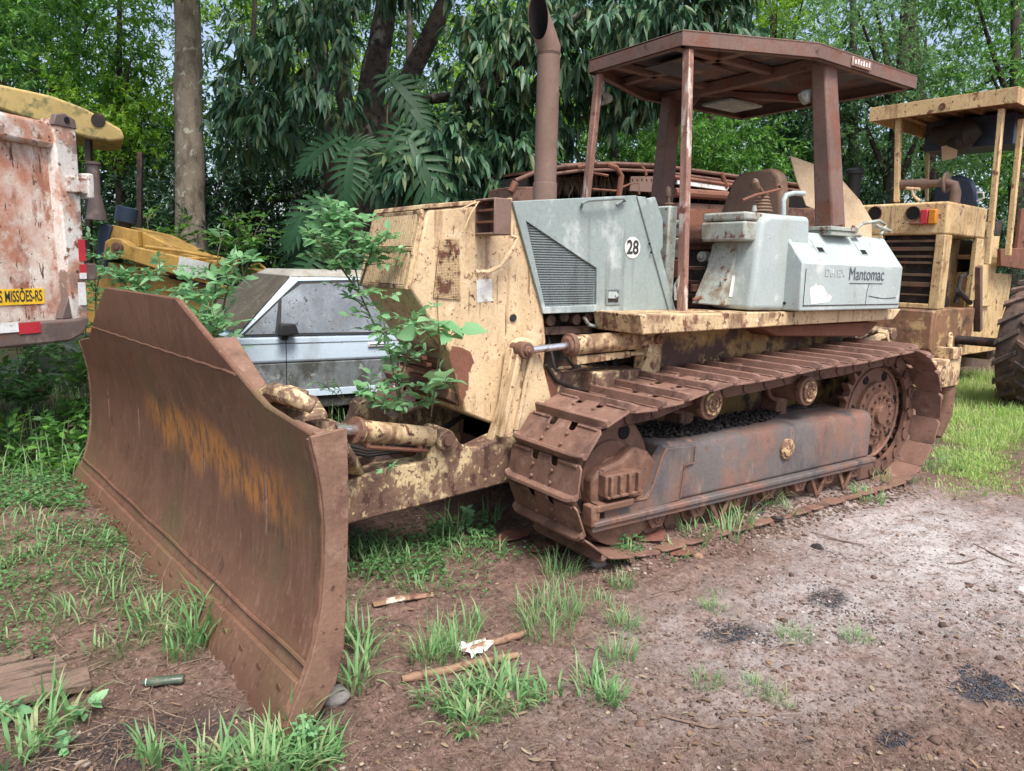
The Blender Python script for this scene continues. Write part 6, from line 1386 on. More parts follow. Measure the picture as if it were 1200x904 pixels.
b.tube(wq([(770, 205), (960, 232)], -.01), .03, 6); b.tube(wq([(845, 203), (852, 220)], -.02), .03, 6); g_('loose_bar', b, 'rust', bevel=0, split=True)
# dry grass hanging inside the gaps
n = 700; t = rng.uniform(0, 1, n); pp = np.array([WR.px(640 + 120 * a + (0 if c < .6 else 130), 203 + 14 * c, y=.35) for a, c in zip(t, rng.uniform(0, 1, n))])
b_, f_ = leafset(pp, np.stack([rng.normal(0, .25, n), rng.normal(0, .2, n), -np.ones(n)], 1), rng.uniform(.08, .28, n), .10); npmesh('hanging_dry_grass', b_, f_, mt['straw'], wr)['kind'] = 'stuff'

# ================================================================== SMALL THINGS ON THE GROUND
def thing(name, mb, mat, label, cat, group=None, bevel=.004, org=None):
    o = mb.build(name, mt[mat], None, bevel=bevel); tag(o, label, cat, group); return o
def gz(u, v, dz=0):
    p = gpx(u, v); return Vector((p[0], p[1], float(hz(p[0], p[1])) + dz))
mt['wood'] = M('weathered_plank', (.19, .13, .10), [((.09, .065, .05), .5, .62, 5, (1, 6, 6)), ((.22, .15, .11), .56, .68, 7, (1, 9, 9))], rough=.9, bump=.6)
mt['pipe'] = M('peeling_stick', (.26, .155, .10), [((.56, .50, .42), .55, .60, 9), ((.12, .06, .045), .55, .64, 14)], rough=.8, bump=.4)
mt['stone'] = M('grey_stone', (.22, .20, .19), [((.12, .10, .09), .5, .64, 20)], rough=.9, bump=.5)
mt['bottle'] = M('dirty_green_plastic', (.055, .085, .06), [((.15, .13, .09), .52, .66, 16)], rough=.35, bump=.1, spec=.5)
mt['wrap'] = M('white_plastic_scrap', (.66, .66, .62), [((.4, .34, .26), .56, .68, 12)], rough=.5, bump=.3)
mt['scrap'] = M('red_brown_flake', (.19, .075, .055), [((.10, .05, .04), .5, .62, 12)], rough=.8, bump=.3)
# two sticks / pipes
def stick(u0, v0, u1, v1, r, lab, seed):
    a, c = gz(u0, v0, r), gz(u1, v1, r); r_ = random.Random(seed); P_ = []; R_ = []
    for k in range(9):
        t = k / 8; q = a.lerp(c, t) + Vector((r_.uniform(-.004, .004), r_.uniform(-.004, .004), r_.uniform(-.002, .003))); P_.append(q); R_.append(r * r_.uniform(.86, 1.12) * (.8 if k in (0, 8) else 1))
    b = MB(); b.tube(P_, R_, 12); return thing('fallen_stick', b, 'pipe', lab, 'stick', 'two peeling sticks on the soil', 0)
stick(472, 802, 607, 770, .0175, 'nearer peeling brown stick with a white end lying in the grass', 1)
stick(541, 770, 616, 741, .0165, 'shorter brown stick lying behind the white scrap', 2)
b = MB(); b.tube([gz(437, 710, .012), gz(470, 704, .02), gz(507, 699, .012)], [.02, .028, .022], 10, flat=.5); thing('bark_piece', b, 'litter' if False else 'pipe', 'curled tan bark strip lying between blade and tracks', 'bark', bevel=0)
b = MB(); c = gz(556, 764, .0); 
r_ = random.Random(2); n_ = 7; gv = [c + Vector((-.07 + .14 * i / (n_ - 1), -.05 + .10 * j / (n_ - 1), .012 + r_.uniform(0, .035))) + Vector((r_.uniform(-.008, .008), r_.uniform(-.008, .008), 0)) for i in range(n_) for j in range(n_)]
b.add(gv, [(i * n_ + j, i * n_ + j + 1, (i + 1) * n_ + j + 1, (i + 1) * n_ + j) for i in range(n_ - 1) for j in range(n_ - 1) if (i, j) not in ((0, 0), (5, 0), (0, 5), (5, 5), (0, 1), (4, 0))]); thing('white_scrap', b, 'wrap', 'crumpled white plastic scrap beside the two sticks', 'scrap', bevel=.002)
# planks
for k, (q, lab, h) in enumerate(((((-30, 790), (36, 770), (40, 777), (-30, 800)), 'short broken plank at the back of the pile by the left edge', .02), (((-30, 800), (70, 778), (80, 792), (-30, 822)), 'middle weathered plank of the pile by the left edge', .022), (((-30, 826), (104, 796), (108, 818), (-30, 848)), 'widest nearest plank of the pile by the left edge', .03))):
    b = MB(); p = [gz(u, v, .012 + .004 * k) for u, v in q]; z = sum(v.z for v in p) / 4; b.slab([(v.x, v.y, z) for v in p], (0, 0, h)); thing('wooden_plank', b, 'wood', lab, 'plank', 'planks lying by the left edge', bevel=.003)
# bottle
a, c = gz(168, 810, .022), gz(216, 806, .022); d = c - a; b = MB(); b.tube([a, a + d * .06, a + d * .14, a + d * .25, a + d * .6, a + d * .95, c], [.011, .012, .018, .022, .019, .022, .017], 16, flat=.8); o = thing('plastic_bottle', b, 'bottle', 'dirty green plastic bottle lying in front of the blade', 'bottle', bevel=0)
b = MB(); b.tube([a + d * .08, a + d * .10], [.0145, .0145], 14); o2 = b.build('cap_ring', mt['wrap'], o)
# stones, each its own thing
def rock(name, u, v, sz, mat, lab, cat, grp=None, flat=.6, seed=1):
    bm = bmesh.new(); bmesh.ops.create_icosphere(bm, subdivisions=3, radius=1); r_ = random.Random(seed); off = Vector((seed * 7.1, 0, 0))
    for w in bm.verts:
        k = 1 + .35 * noise.noise(w.co * 1.3 + off) + .12 * noise.noise(w.co * 4 + off); w.co = Vector((w.co.x * k * sz, w.co.y * k * sz * .8, w.co.z * k * sz * flat))
    me = bpy.data.meshes.new(name); bm.to_mesh(me); bm.free(); me.materials.append(mt[mat]); me.shade_smooth()
    o = bpy.data.objects.new(name, me); COL.objects.link(o); o.location = gz(u, v, sz * flat * .35); o.rotation_euler = (0, 0, seed); tag(o, lab, cat, grp)
rock('stone', 388, 812, .065, 'stone', 'rounded grey stone behind the blade\'s lower corner', 'stone', None, .6, 3)
rock('stone', 700, 664, .055, 'stone', 'pale grey stone under the front of the track', 'stone', None, .6, 5)
rock('stone', 1196, 694, .022, 'wrap', 'small white stone at the right edge', 'stone', None, .5, 7)
rock('dirt_clod', 958, 641, .035, 'soilpile', 'black clod of dirt beside the track', 'clod', None, .6, 8)
rock('wood_chip', 816, 655, .04, 'pipe', 'short tan wood chip beside the front of the track', 'wood chip', None, .5, 11)
# rusty flakes
for k, (u, v, s_, lab) in enumerate(((600, 632, .13, 'red brown rust flake lying before the front of the track'), (640, 645, .12, 'dark red rust plate beneath the front of the track'), (760, 645, .15, 'long rust plate half buried beside the idler'), (800, 652, .10, 'small rust flake beside the wood chip'))):
    r_ = random.Random(k + 5); c = gz(u, v, .02); b = MB(); n = 8; b.slab([c + Vector((s_ * (1 + r_.uniform(-.3, .2)) * math.cos(2 * PI * i / n), s_ * .6 * (1 + r_.uniform(-.3, .2)) * math.sin(2 * PI * i / n), .05 * s_ * math.cos(2 * PI * i / n))) for i in range(n)], (0, 0, .006)); thing('rust_flake', b, 'scrap', lab, 'rust flake', 'rust flakes on the soil')
# rubber ring
c = gz(887, 614, .03); b = MB(); b.ring(c, (-.5, -.75, .35), .036, .009, 24, 8); b.ring(c + Vector((.02, .01, 0)), (-.5, -.75, .35), .030, .007, 24, 8); thing('rubber_ring', b, 'hose', 'black rubber ring lying beside the track', 'ring', bevel=0)
c = gz(910, 617, .015); b = MB(); b.ring(c, (.1, .2, 1), .032, .010, 20, 8); thing('rubber_seal', b, 'hose', 'flattened dark rubber seal next to the black ring', 'seal', bevel=0)
# twigs
tw = [([(1140, 640), (1170, 652), (1205, 665)], 'thin dark twig near the right edge'), ([(950, 626), (985, 634), (1012, 640)], 'thin brown twig on the bleached soil'), ([(855, 842), (900, 838), (938, 830)], 'forked pale twig in the foreground'), ([(776, 838), (830, 852), (915, 850)], 'long thin twig curving through the foreground'), ([(1110, 662), (1128, 660), (1145, 654)], 'pale flat stick on the bleached soil'), ([(762, 700), (785, 692), (803, 687)], 'short brown twig in front of the track'), ([(1067, 582), (1085, 578), (1098, 568)], 'bent twig behind the rear of the track'), ([(45, 830), (90, 800), (130, 786)], 'thin twig leaning over the planks')]
for k, (l, lab) in enumerate(tw):
    b = MB(); b.tube([gz(u, v, .006) for u, v in l], [.004, .005, .0025], 6); thing('twig', b, 'wood', lab, 'twig', 'loose twigs on the yard', bevel=0)
# dirt heaped on the track frame
n = 2600; x = rng.uniform(3.08, 5.0, n); wv = np.interp(x, [3.08, 3.3, 4.2, 4.6, 5.0], [.6, 1, .8, .25, .3]); y = 3.22 - rng.uniform(0, 1, n) * .30 * wv; z = .628 + .035 * wv * rng.uniform(0, 1, n)
lmp = lumps('dirt_on_track_frame', np.stack([x, y, z], 1), rng.uniform(.006, .018, n), mt['soilpile'], .8, hi=False); tag(lmp, 'black crumbly dirt heaped on the track frame', kind='stuff')

# ================================================================== TREES AND PLANTS
DENS = 2.2
def sprays(cl, size, per=16, long=False, wr=.34, droop=0.0, spread=.30, down=.25):
    """cl: (centre(3), radius, leaves) -> leaf triangles grouped in small sprays"""
    P_, D_, L_ = [], [], []
    for c, R, n in cl:
        n = n * DENS; k = max(1, int(n / per)); q = unit(k) * (rng.uniform(.25, 1, k) ** .45)[:, None] * np.array([1, 1, .75]) * R + np.asarray(c)
        out = unit(k) * .8 + (q - np.asarray(c)) / max(R, .01); out[:, 2] -= down; out /= np.linalg.norm(out, axis=1, keepdims=True)
        t = rng.uniform(0, 1, (k, per)); base = q[:, None, :] + out[:, None, :] * (t * spread * 1.6)[..., None]
        d = out[:, None, :] * .7 + unit(k * per).reshape(k, per, 3) * .8; 
        if long: d[..., 2] -= .9
        P_.append(base.reshape(-1, 3)); D_.append(d.reshape(-1, 3)); L_.append(size * rng.uniform(.6, 1.25, k * per))
    P_, D_, L_ = np.concatenate(P_), np.concatenate(D_), np.concatenate(L_)
    return leafset(P_, D_, L_, wr, .2, droop, None, long)
def tree(name, label, cat, group, base, limbs, cl, size, mat, bark, **k):
    r = empty(name, base, 0, label, cat, group)
    b = MB()
    for l in limbs:
        pts = [at(u, v, d) for u, v, d, _ in l]; rr = [w * l[i][2] / F for i, (_, _, _, w) in enumerate(l)]
        # gentle irregularity
        P_ = []; R_ = []
        for i in range(len(pts) - 1):
            for s_ in range(4):
                t = s_ / 4; q = pts[i] * (1 - t) + pts[i + 1] * t; rr_ = rr[i] * (1 - t) + rr[i + 1] * t
                P_.append(q + rng.normal(0, .05, 3) * rr_ * .9 * (1 if i + s_ else 0)); R_.append(rr_ * rng.uniform(.96, 1.05))
        P_.append(pts[-1]); R_.append(rr[-1]); b.tube(P_, R_, 12)
    ro = Vector(base); o = b.build('trunk', mt[bark], r, loc=-ro)
    v, f = sprays([(at(u, v_, d), R, n) for u, v_, d, R, n in cl], size, **k)
    c = npmesh('crown', v - np.array(base), f, mt[mat], r)
    return r
def gb(u, d):      # foot of a tree on the ground at depth d in column u
    lo, hi = 300., 900.
    for _ in range(40):
        m_ = (lo + hi) / 2
        if at(u, m_, d)[2] > .1: lo = m_
        else: hi = m_
    p = at(u, lo, d); return (p[0], p[1], .1), lo
def rc(n, u0, u1, v0, v1, d0, d1, R0, R1, m0, m1):
    return [(rng.uniform(u0, u1), rng.uniform(v0, v1), rng.uniform(d0, d1), rng.uniform(R0, R1), int(rng.uniform(m0, m1))) for _ in range(n)]

# 1 straight grey trunk on the left
bs, vb = gb(226, 12.5)
tree('straight_tree', 'tall straight pale grey trunk rising behind the yellow backhoe', 'tree', 'trees of the wood', bs,
     [[(226, vb, 12.5, 19), (224, 300, 12.5, 17), (221, 150, 12.5, 15.5), (219, 0, 12.5, 15), (218, -160, 12.5, 12), (225, -330, 12.5, 7)], [(240, vb, 12.9, 7), (212, 300, 12.9, 6), (210, 150, 12.9, 5)], [(219, -60, 12.5, 6), (150, -110, 12.8, 3)], [(219, -90, 12.5, 6), (300, -150, 12.2, 3)], [(220, 90, 12.5, 2.2), (196, 100, 12.4, 1)]],
     rc(9, 100, 340, -330, -60, 11.8, 13.5, .8, 1.1, 650, 900), .13, 'lf_mid', 'bark')
# 2 dark forked tree with long hanging leaves
mt['bark2'] = M('patchy_bark', (.055, .042, .032), [((.19, .175, .15), .52, .62, 3.5, (1, 1, .5)), ((.02, .018, .015), .5, .6, 9)], rough=.9, bump=.9, bscale=35)
bs, vb = gb(425, 11.0)
ml = [[(425, vb, 11, 34), (425, 320, 11, 30), (420, 250, 11, 27), (424, 190, 11, 20), (436, 100, 11, 16), (452, 10, 11, 12), (462, -120, 11, 7)],
      [(420, 250, 11, 18), (438, 215, 10.9, 17), (462, 130, 10.7, 12), (495, 60, 10.4, 11), (528, -10, 10.2, 9), (575, -90, 10, 6)],
      [(412, 260, 11, 18), (385, 170, 11.2, 13), (372, 60, 11.3, 11), (384, -60, 11.3, 8)],
      [(424, 190, 11, 12), (402, 110, 11, 10), (395, 0, 11, 8)],
      [(470, 120, 10.6, 6), (560, 110, 10, 6), (610, 70, 9.8, 5), (690, 10, 9.5, 4)],
      [(440, 215, 10.9, 7), (540, 130, 10.2, 5), (585, 78, 10, 5), (640, 66, 10, 4)]]
mc = [(350, 70, 9.8, .42, 170), (388, 110, 9.7, .38, 150), (325, 130, 9.9, .4, 140), (300, 50, 10, .42, 150), (352, 5, 9.8, .42, 170), (392, 30, 9.7, .35, 120), (450, -20, 9.8, .35, 120), (268, 110, 10.2, .35, 110)] + rc(8, 480, 640, 130, 215, 9.6, 10.8, .4, .6, 220, 330) + rc(9, 640, 890, -70, 60, 9.3, 10.5, .5, .75, 260, 380) \
   + rc(4, 640, 760, 60, 160, 10, 10.8, .4, .6, 160, 240) + rc(2, 245, 330, 20, 170, 10, 11, .4, .55, 120, 200) + rc(5, 560, 660, -20, 100, 9.6, 10.6, .4, .6, 140, 220) + rc(6, 300, 900, -200, -60, 9, 11, .8, 1.1, 400, 520)
tree('mango_like_tree', 'dark forked tree with long drooping leaves behind the exhaust stack', 'tree', 'trees of the wood', bs, ml, mc, .19, 'lf_mango', 'bark2', long=True, wr=.30, droop=.35, spread=.16, per=12)
# 3.. other trees of the wood
def simple(u, d, top, lab, mat, bark, w, cl, size=.14, lean=0, **k):
    bs, vb = gb(u, d); l = [[(u, vb, d, w), (u + lean * .4, 250, d, w * .85), (u + lean, 100, d, w * .65), (u + lean * 1.5, top, d, w * .4)]]
    for c in cl[:7]: l.append([(u + lean * .7, 140 if c[1] < 140 else 230, d, w * .45), (c[0] * .5 + (u + lean) * .5, (c[1] + 150) / 2, (c[2] + d) / 2, w * .28), (c[0], c[1], c[2], w * .12)])
    return tree('forest_tree', lab, 'tree', 'trees of the wood', bs, l, cl, size, mat, bark, **k)
simple(40, 16, -60, 'leafy tree behind the mossy roof of the backhoe', 'lf_mid', 'barkd', 7, rc(12, -80, 130, -60, 130, 14.5, 17, .8, 1.2, 600, 900), .15)
simple(140, 15, -60, 'bright leaved tree left of the straight grey trunk', 'lf_bright', 'barkd', 5, rc(12, 70, 215, 0, 190, 14, 16, .6, .9, 420, 640), .12)
simple(90, 18, 0, 'dark tree deep in the wood behind the truck', 'lf_dark', 'barkd', 6, rc(10, -40, 200, 130, 320, 15, 18, .8, 1.1, 600, 800), .15)
simple(285, 14.5, -40, 'small dark tree right of the straight grey trunk', 'lf_dark', 'barkd', 6, rc(11, 235, 350, 80, 330, 13, 15.5, .6, .9, 420, 640), .13, 10)
simple(345, 17, -40, 'slim tree seen between the two trunks', 'lf_bright', 'barkd', 5, rc(8, 240, 420, 0, 240, 16, 19, .7, 1., 380, 520), .13, 5)
simple(560, 18, -20, 'bright sunlit tree behind the radiator of the bulldozer', 'lf_bright', 'barkd', 6, rc(10, 500, 650, 20, 240, 17, 20, .7, 1.1, 420, 640), .14)
simple(720, 18, -20, 'mid green tree seen between exhaust stack and canopy', 'lf_mid', 'barkd', 7, rc(12, 640, 800, 40, 250, 16, 19, .8, 1.2, 560, 800), .15)
simple(850, 17, 0, 'bushy tree seen under the bulldozer canopy', 'lf_mid', 'barkd', 7, rc(11, 770, 950, 100, 250, 15, 18, .8, 1.1, 500, 720), .14, -20)
simple(905, 20, -60, 'light green tree above the bulldozer canopy', 'lf_bright', 'barkd', 5, rc(9, 850, 970, -40, 110, 18, 21, .8, 1.1, 380, 520), .15)
simple(1030, 16, -80, 'feathery tree just right of the bulldozer canopy', 'lf_pale', 'barkd', 9, rc(13, 940, 1110, -60, 220, 14.5, 17.5, .7, 1.1, 480, 700), .11, 25, spread=.4)
simple(1110, 17, -80, 'feathery tree with a leaning dark trunk above the loader canopy', 'lf_pale', 'barkd', 10, rc(12, 1040, 1210, -60, 200, 15, 18, .7, 1.1, 420, 600), .11, -35, spread=.4)
simple(1190, 15, -80, 'dense green tree behind the wheel loader at the right edge', 'lf_mid', 'barkd', 9, rc(13, 1120, 1300, -40, 250, 13.5, 16.5, .8, 1.1, 560, 800), .13)
simple(1000, 18, 0, 'dark green tree between the two canopies', 'lf_dark', 'barkd', 8, rc(9, 930, 1080, 90, 260, 15.5, 18, .7, 1.0, 500, 700), .13)
simple(480, 16, 0, 'dark tree hidden behind the big lobed leaves', 'lf_dark', 'barkd', 8, rc(11, 380, 600, 150, 330, 13.5, 16.5, .7, 1.0, 500, 700), .14)
simple(400, 15, 60, 'very dark tree low between the straight trunk and the forked tree', 'lf_dark', 'barkd', 7, rc(14, 230, 600, 190, 345, 12.5, 15.5, .55, .85, 420, 560), .13)
mt['lf_far'] = islandmat('far_leaves', G((.02, .06, .02), (.05, .13, .03), (.03, .08, .025), (.12, .26, .05), (.03, .09, .03)), rough=.55, trans=.35)
# far wood, one mass
cl = []
for i in range(400):
    u = rng.uniform(-350, 1550); v = rng.uniform(-200, 330); d = rng.uniform(21, 30)
    hole = noise.noise(Vector((u * .012, v * .014, 7.3)))
    if v < 150 and hole > .18 + (0.10 if u < 600 else 0): continue
    cl.append((at(u, v, d), rng.uniform(1.2, 2.0), int(rng.uniform(330, 480))))
for i in range(150):
    u = rng.uniform(-450, 1650); v = rng.uniform(130, 345); d = rng.uniform(19, 28); cl.append((at(u, v, d), 1.7, 420))
v_, f_ = sprays(cl, .22, spread=.5); tag(npmesh('far_wood', v_, f_, mt['lf_far']), 'dark wood closing the view behind the yard', kind='stuff')
# understory mass at the foot of the wood
cl = [(at(rng.uniform(-150, 1350), rng.uniform(270, 400), rng.uniform(11.5, 16)), rng.uniform(.5, .9), int(rng.uniform(200, 300))) for _ in range(80)]
v_, f_ = sprays(cl, .12, spread=.3); tag(npmesh('undergrowth', v_, f_, mt['lf_dark']), 'dark tangled undergrowth at the foot of the wood', kind='stuff')
# unseen crowns high outside the frame, added to darken blade side and undergrowth
ov = []
for (x, y, z, R_, n_) in [(-1.5, 6.5, 7.5, 1.5, 900), (0.5, 7.2, 7.0, 1.5, 900), (2.5, 8.0, 7.6, 1.6, 900), (4.5, 8.6, 8.2, 1.6, 900), (-3, 4.5, 7.2, 1.6, 800), (-1, 8.5, 6.5, 1.4, 800), (-4.5, 7, 6, 1.7, 900), (.8, 5.0, 8.0, 1.3, 600), (-5, 2.5, 6.5, 1.6, 800), (6.8, 9.4, 8.5, 1.6, 800)]: ov.append(((x, y, z), R_, n_))
r_ov = empty('unseen_shade_tree', (-6.5, 6.0, 0), 0, 'unseen tall tree at the left, its high crown added to shade truck and blade', 'tree', 'trees of the wood')
b = MB(); b.tube([(0, 0, 0), (.1, 0, 3), (.6, .2, 5.2), (2.6, .4, 6.8), (6.5, 1.2, 7.6), (11, 2.6, 8.3)], [.32, .26, .22, .16, .10, .05], 12); b.tube([(.6, .2, 5.2), (2.5, -1.2, 6.6), (5, -1.6, 7.2)], [.15, .1, .05], 8); b.build('trunk', mt['barkd'], r_ov)
v, f = sprays(ov, .16); npmesh('crown', v - np.array([-6.5, 6.0, 0]), f, mt['lf_mid'], r_ov)
def shade(pts, lab):
    c0 = np.mean([p[:3] for p in pts], axis=0); r = empty('shade_tree', (c0[0], c0[1], 0), 0, lab, 'tree', 'trees of the wood')
# ---------------- shrubs and saplings
def shrub(name, label, cat, u, d, stems, twigs, leaf, mat, group=None, wr=.45, tl=.25, nl=8, t0=.3, rs=.006, drp=.15, long=False):
    p0 = stems[0][0]; q0 = at(*p0); r = empty(name, tuple(q0), 0, label, cat, group); org = np.array(q0)
    b = MB(); Pl, Dl, Ll = [], [], []
    for st in stems:
        pts = np.array([at(*s) for s in st]); b.tube([tuple(p - org) for p in pts], list(np.linspace(rs, rs * .35, len(pts))), 6)
        seg = np.linalg.norm(np.diff(pts, axis=0), axis=1); S = np.concatenate([[0], np.cumsum(seg)]); k = max(1, int(twigs / len(stems)))
        for j in range(k):
            t = rng.uniform(t0, 1) * S[-1]; q = np.array([np.interp(t, S, pts[:, i]) for i in range(3)])
            dr = unit(1)[0]; dr[2] = abs(dr[2]) * .6 + .1; dr /= np.linalg.norm(dr); ln = tl * rng.uniform(.5, 1.1); e = q + dr * ln - np.array([0, 0, ln * .15])
            b.tube([tuple(q - org), tuple((q + e) / 2 - org + np.array([0, 0, ln * .06])), tuple(e - org)], [rs * .4, rs * .3, rs * .15], 4)
            sd = np.cross(dr, [0, 0, 1.]); sd /= np.linalg.norm(sd) + 1e-6
            for m_ in range(nl):
                tt = .25 + .75 * m_ / nl; base = q * (1 - tt) + e * tt + np.array([0, 0, ln * .05]); sgn = 1 if m_ % 2 else -1
                Pl.append(base); Dl.append(dr * .5 + sd * sgn * .9 + rng.normal(0, .25, 3) + np.array([0, 0, -.1])); Ll.append(leaf * rng.uniform(.6, 1.15))
            Pl.append(e); Dl.append(dr + rng.normal(0, .2, 3)); Ll.append(leaf * rng.uniform(.8, 1.2))
    b.build('stem', mt['stem'], r)
    v, f = leafset(np.array(Pl) - org, np.array(Dl), np.array(Ll), wr, .14, drp, None, long=True)
    npmesh('foliage', v, f, mt[mat], r, smooth=False); return r
# sapling growing through the push frame in front of the grille
shrub('young_tree', 'slim sapling with pale green leaves growing up before the bulldozer grille', 'sapling', 0, 0,
      [[(470, 492, 4.05), (466, 425, 4.0), (442, 388, 3.95), (422, 345, 3.9), (412, 290, 3.85), (406, 238, 3.85)], [(422, 345, 3.9), (390, 300, 3.8), (368, 278, 3.75)], [(422, 335, 3.9), (434, 298, 3.85), (446, 284, 3.8)], [(418, 315, 3.9), (398, 270, 3.85), (386, 252, 3.85)]],
      110, .060, 'lf_weed', nl=6, tl=.15, t0=.38, rs=.007, wr=.5)
shrub('young_tree', 'leafy sprawling shoot below the grille right of the slim sapling', 'sapling', 0, 0,
      [[(470, 490, 4.0), (462, 440, 3.9), (452, 390, 3.85), (445, 340, 3.8)], [(465, 450, 3.95), (485, 400, 3.8), (478, 370, 3.75)], [(470, 480, 4.0), (498, 470, 3.85), (510, 440, 3.8)], [(470, 485, 4.0), (440, 470, 3.9), (430, 450, 3.85)]],
      60, .060, 'lf_weed', nl=5, tl=.12, t0=.2, rs=.005, wr=.55)
shrub('broadleaf_seedling', 'seedling with large heart shaped leaves against the radiator side', 'seedling', 0, 0,
      [[(505, 488, 3.75), (512, 440, 3.65), (515, 400, 3.6), (512, 352, 3.55)], [(514, 405, 3.6), (495, 385, 3.55)], [(513, 425, 3.6), (532, 385, 3.55)], [(510, 455, 3.7), (528, 448, 3.6)]],
      12, .125, 'lf_weed', nl=1, tl=.05, t0=.55, rs=.004, wr=.72, drp=.3)
shrub('creeping_shoot', 'thin shoot with small leaves in front of the car door', 'shoot', 0, 0,
      [[(440, 500, 4.3), (405, 470, 4.35), (385, 455, 4.4), (372, 447, 4.4)], [(405, 470, 4.35), (396, 452, 4.4)], [(440, 495, 4.3), (436, 470, 4.2), (425, 448, 4.2)]], 11, .045, 'lf_weed', nl=3, tl=.05, t0=.4, rs=.003)
shrub('low_weed', 'small leafy weed on top of the push frame', 'weed', 0, 0, [[(452, 560, 3.5), (454, 548, 3.5)]], 5, .035, 'lf_weed', nl=4, tl=.04, t0=.4, rs=.003)
# shrub in front of the windscreen
shrub('weed_bush', 'tall leafy bush between the blade and the car windscreen', 'bush', 0, 0,
      [[(265, 470, 6.3), (255, 400, 6.2), (252, 340, 6.15), (256, 295, 6.1), (264, 262, 6.1)], [(258, 400, 6.2), (238, 370, 6.1), (228, 335, 6.1)], [(258, 380, 6.2), (268, 330, 6.0), (280, 302, 6.0)], [(262, 430, 6.2), (244, 400, 5.9), (254, 385, 5.8)], [(260, 420, 6.2), (238, 395, 6.0), (235, 365, 5.9)]],
      70, .11, 'lf_weed', nl=6, tl=.24, t0=.25, rs=.010)
shrub('weed_bush', 'leafy weed covering the backhoe body above the blade', 'bush', 0, 0,
      [[(165, 420, 6.8), (165, 360, 6.7), (175, 330, 6.6), (190, 312, 6.6)], [(165, 360, 6.7), (145, 330, 6.6), (128, 318, 6.6)], [(168, 365, 6.7), (205, 345, 6.5), (218, 335, 6.5)], [(165, 370, 6.7), (160, 335, 6.6), (158, 310, 6.6)]],
      40, .10, 'lf_weed', nl=6, tl=.2, t0=.3, rs=.008)
shrub('weed_bush', 'weed leaves between the truck tailgate and the backhoe', 'bush', 0, 0, [[(112, 420, 6.9), (112, 345, 6.9), (110, 300, 6.9), (108, 280, 6.9)], [(112, 345, 6.9), (122, 300, 6.9)]], 22, .085, 'lf_weed', nl=5, tl=.2, t0=.35, rs=.007)
shrub('forest_shrub', 'dark feathery bush between backhoe hood and straight grey trunk', 'bush', 0, 0, [[(190, 420, 11.3), (185, 330, 11.2), (175, 280, 11.2), (172, 255, 11.2)], [(188, 340, 11.2), (205, 290, 11.2), (210, 270, 11.2)], [(188, 340, 11.2), (160, 280, 11.2)]], 90, .12, 'lf_mid', nl=8, tl=.5, t0=.35, rs=.02)
shrub('forest_shrub', 'leafy bush behind the bonnet of the car', 'bush', 0, 0, [[(285, 420, 8.9), (285, 320, 8.9), (278, 270, 8.9), (275, 250, 8.9)], [(285, 330, 8.9), (300, 270, 8.9)], [(285, 340, 8.9), (262, 285, 8.9)]], 70, .10, 'lf_mid', nl=8, tl=.35, t0=.35, rs=.015)
# undergrowth swallowing the green car at the left edge
for k, (u, v, d, n, lab, s_) in enumerate(((30, 480, 7.2, 60, 'bright vine mass climbing under the dump truck at the left edge', 1.3), (20, 570, 5.7, 46, 'low weed bush at the left edge nearest the camera', .8), (75, 560, 5.8, 50, 'low weed bush touching the far end of the blade', .8), (95, 500, 6.6, 40, 'weed bush between the blade end and the green car', .9), (-30, 520, 6.2, 50, 'weed bush cut by the left edge of the picture', 1.0), (60, 600, 5.3, 26, 'smallest dark weed before the blade corner', .55), (110, 440, 7.6, 40, 'vine tangle behind the blade top corner', 1.0))):
    h = (70 if k in (1, 2, 5) else 105) * s_; st = [[(u, v, d), (u - 10, v - h * .5, d), (u - 22 * s_, v - h, d)], [(u, v, d), (u + 12, v - h * .5, d), (u + 28 * s_, v - h * .8, d)], [(u, v, d), (u + 2, v - h * .6, d - .1), (u + 6, v - h * 1.25, d - .1)], [(u, v, d), (u + 30 * s_, v - h * .25, d - .3)], [(u, v, d), (u - 30 * s_, v - h * .25, d - .3)]]
    shrub('weed_bush', lab, 'bush', 0, 0, st, int(n * 2), .085, 'lf_mid' if k not in (0, 6) else 'lf_ground', nl=6, tl=.22, t0=.05, rs=.006)
# seedlings in the foreground
for (u, v, d, n, lab, s_) in ((102, 850, 2.66, 4, 'four leaved seedling beside the planks', .045), (12, 850, 2.7, 5, 'leafy seedling at the lower left corner', .05), (80, 890, 2.5, 5, 'small seedling at the bottom left edge', .04), (545, 628, 4.2, 9, 'bushy weed under the push frame', .06), (360, 868, 2.65, 12, 'clover like weed at the foot of the blade corner', .03), (725, 655, 3.75, 10, 'round leaved weed beside the pale stone', .04)):
    q = gpx(u, v); d = float((RM.T @ (q - CAM))[2]); shrub('seedling', lab, 'seedling', 0, 0, [[(u, v, d), (u, v - 14, d), (u + 1, v - 26, d)]], n, s_, 'lf_weed', group='seedlings on the yard', nl=3, tl=.04, t0=.3, rs=.0025, wr=.55)

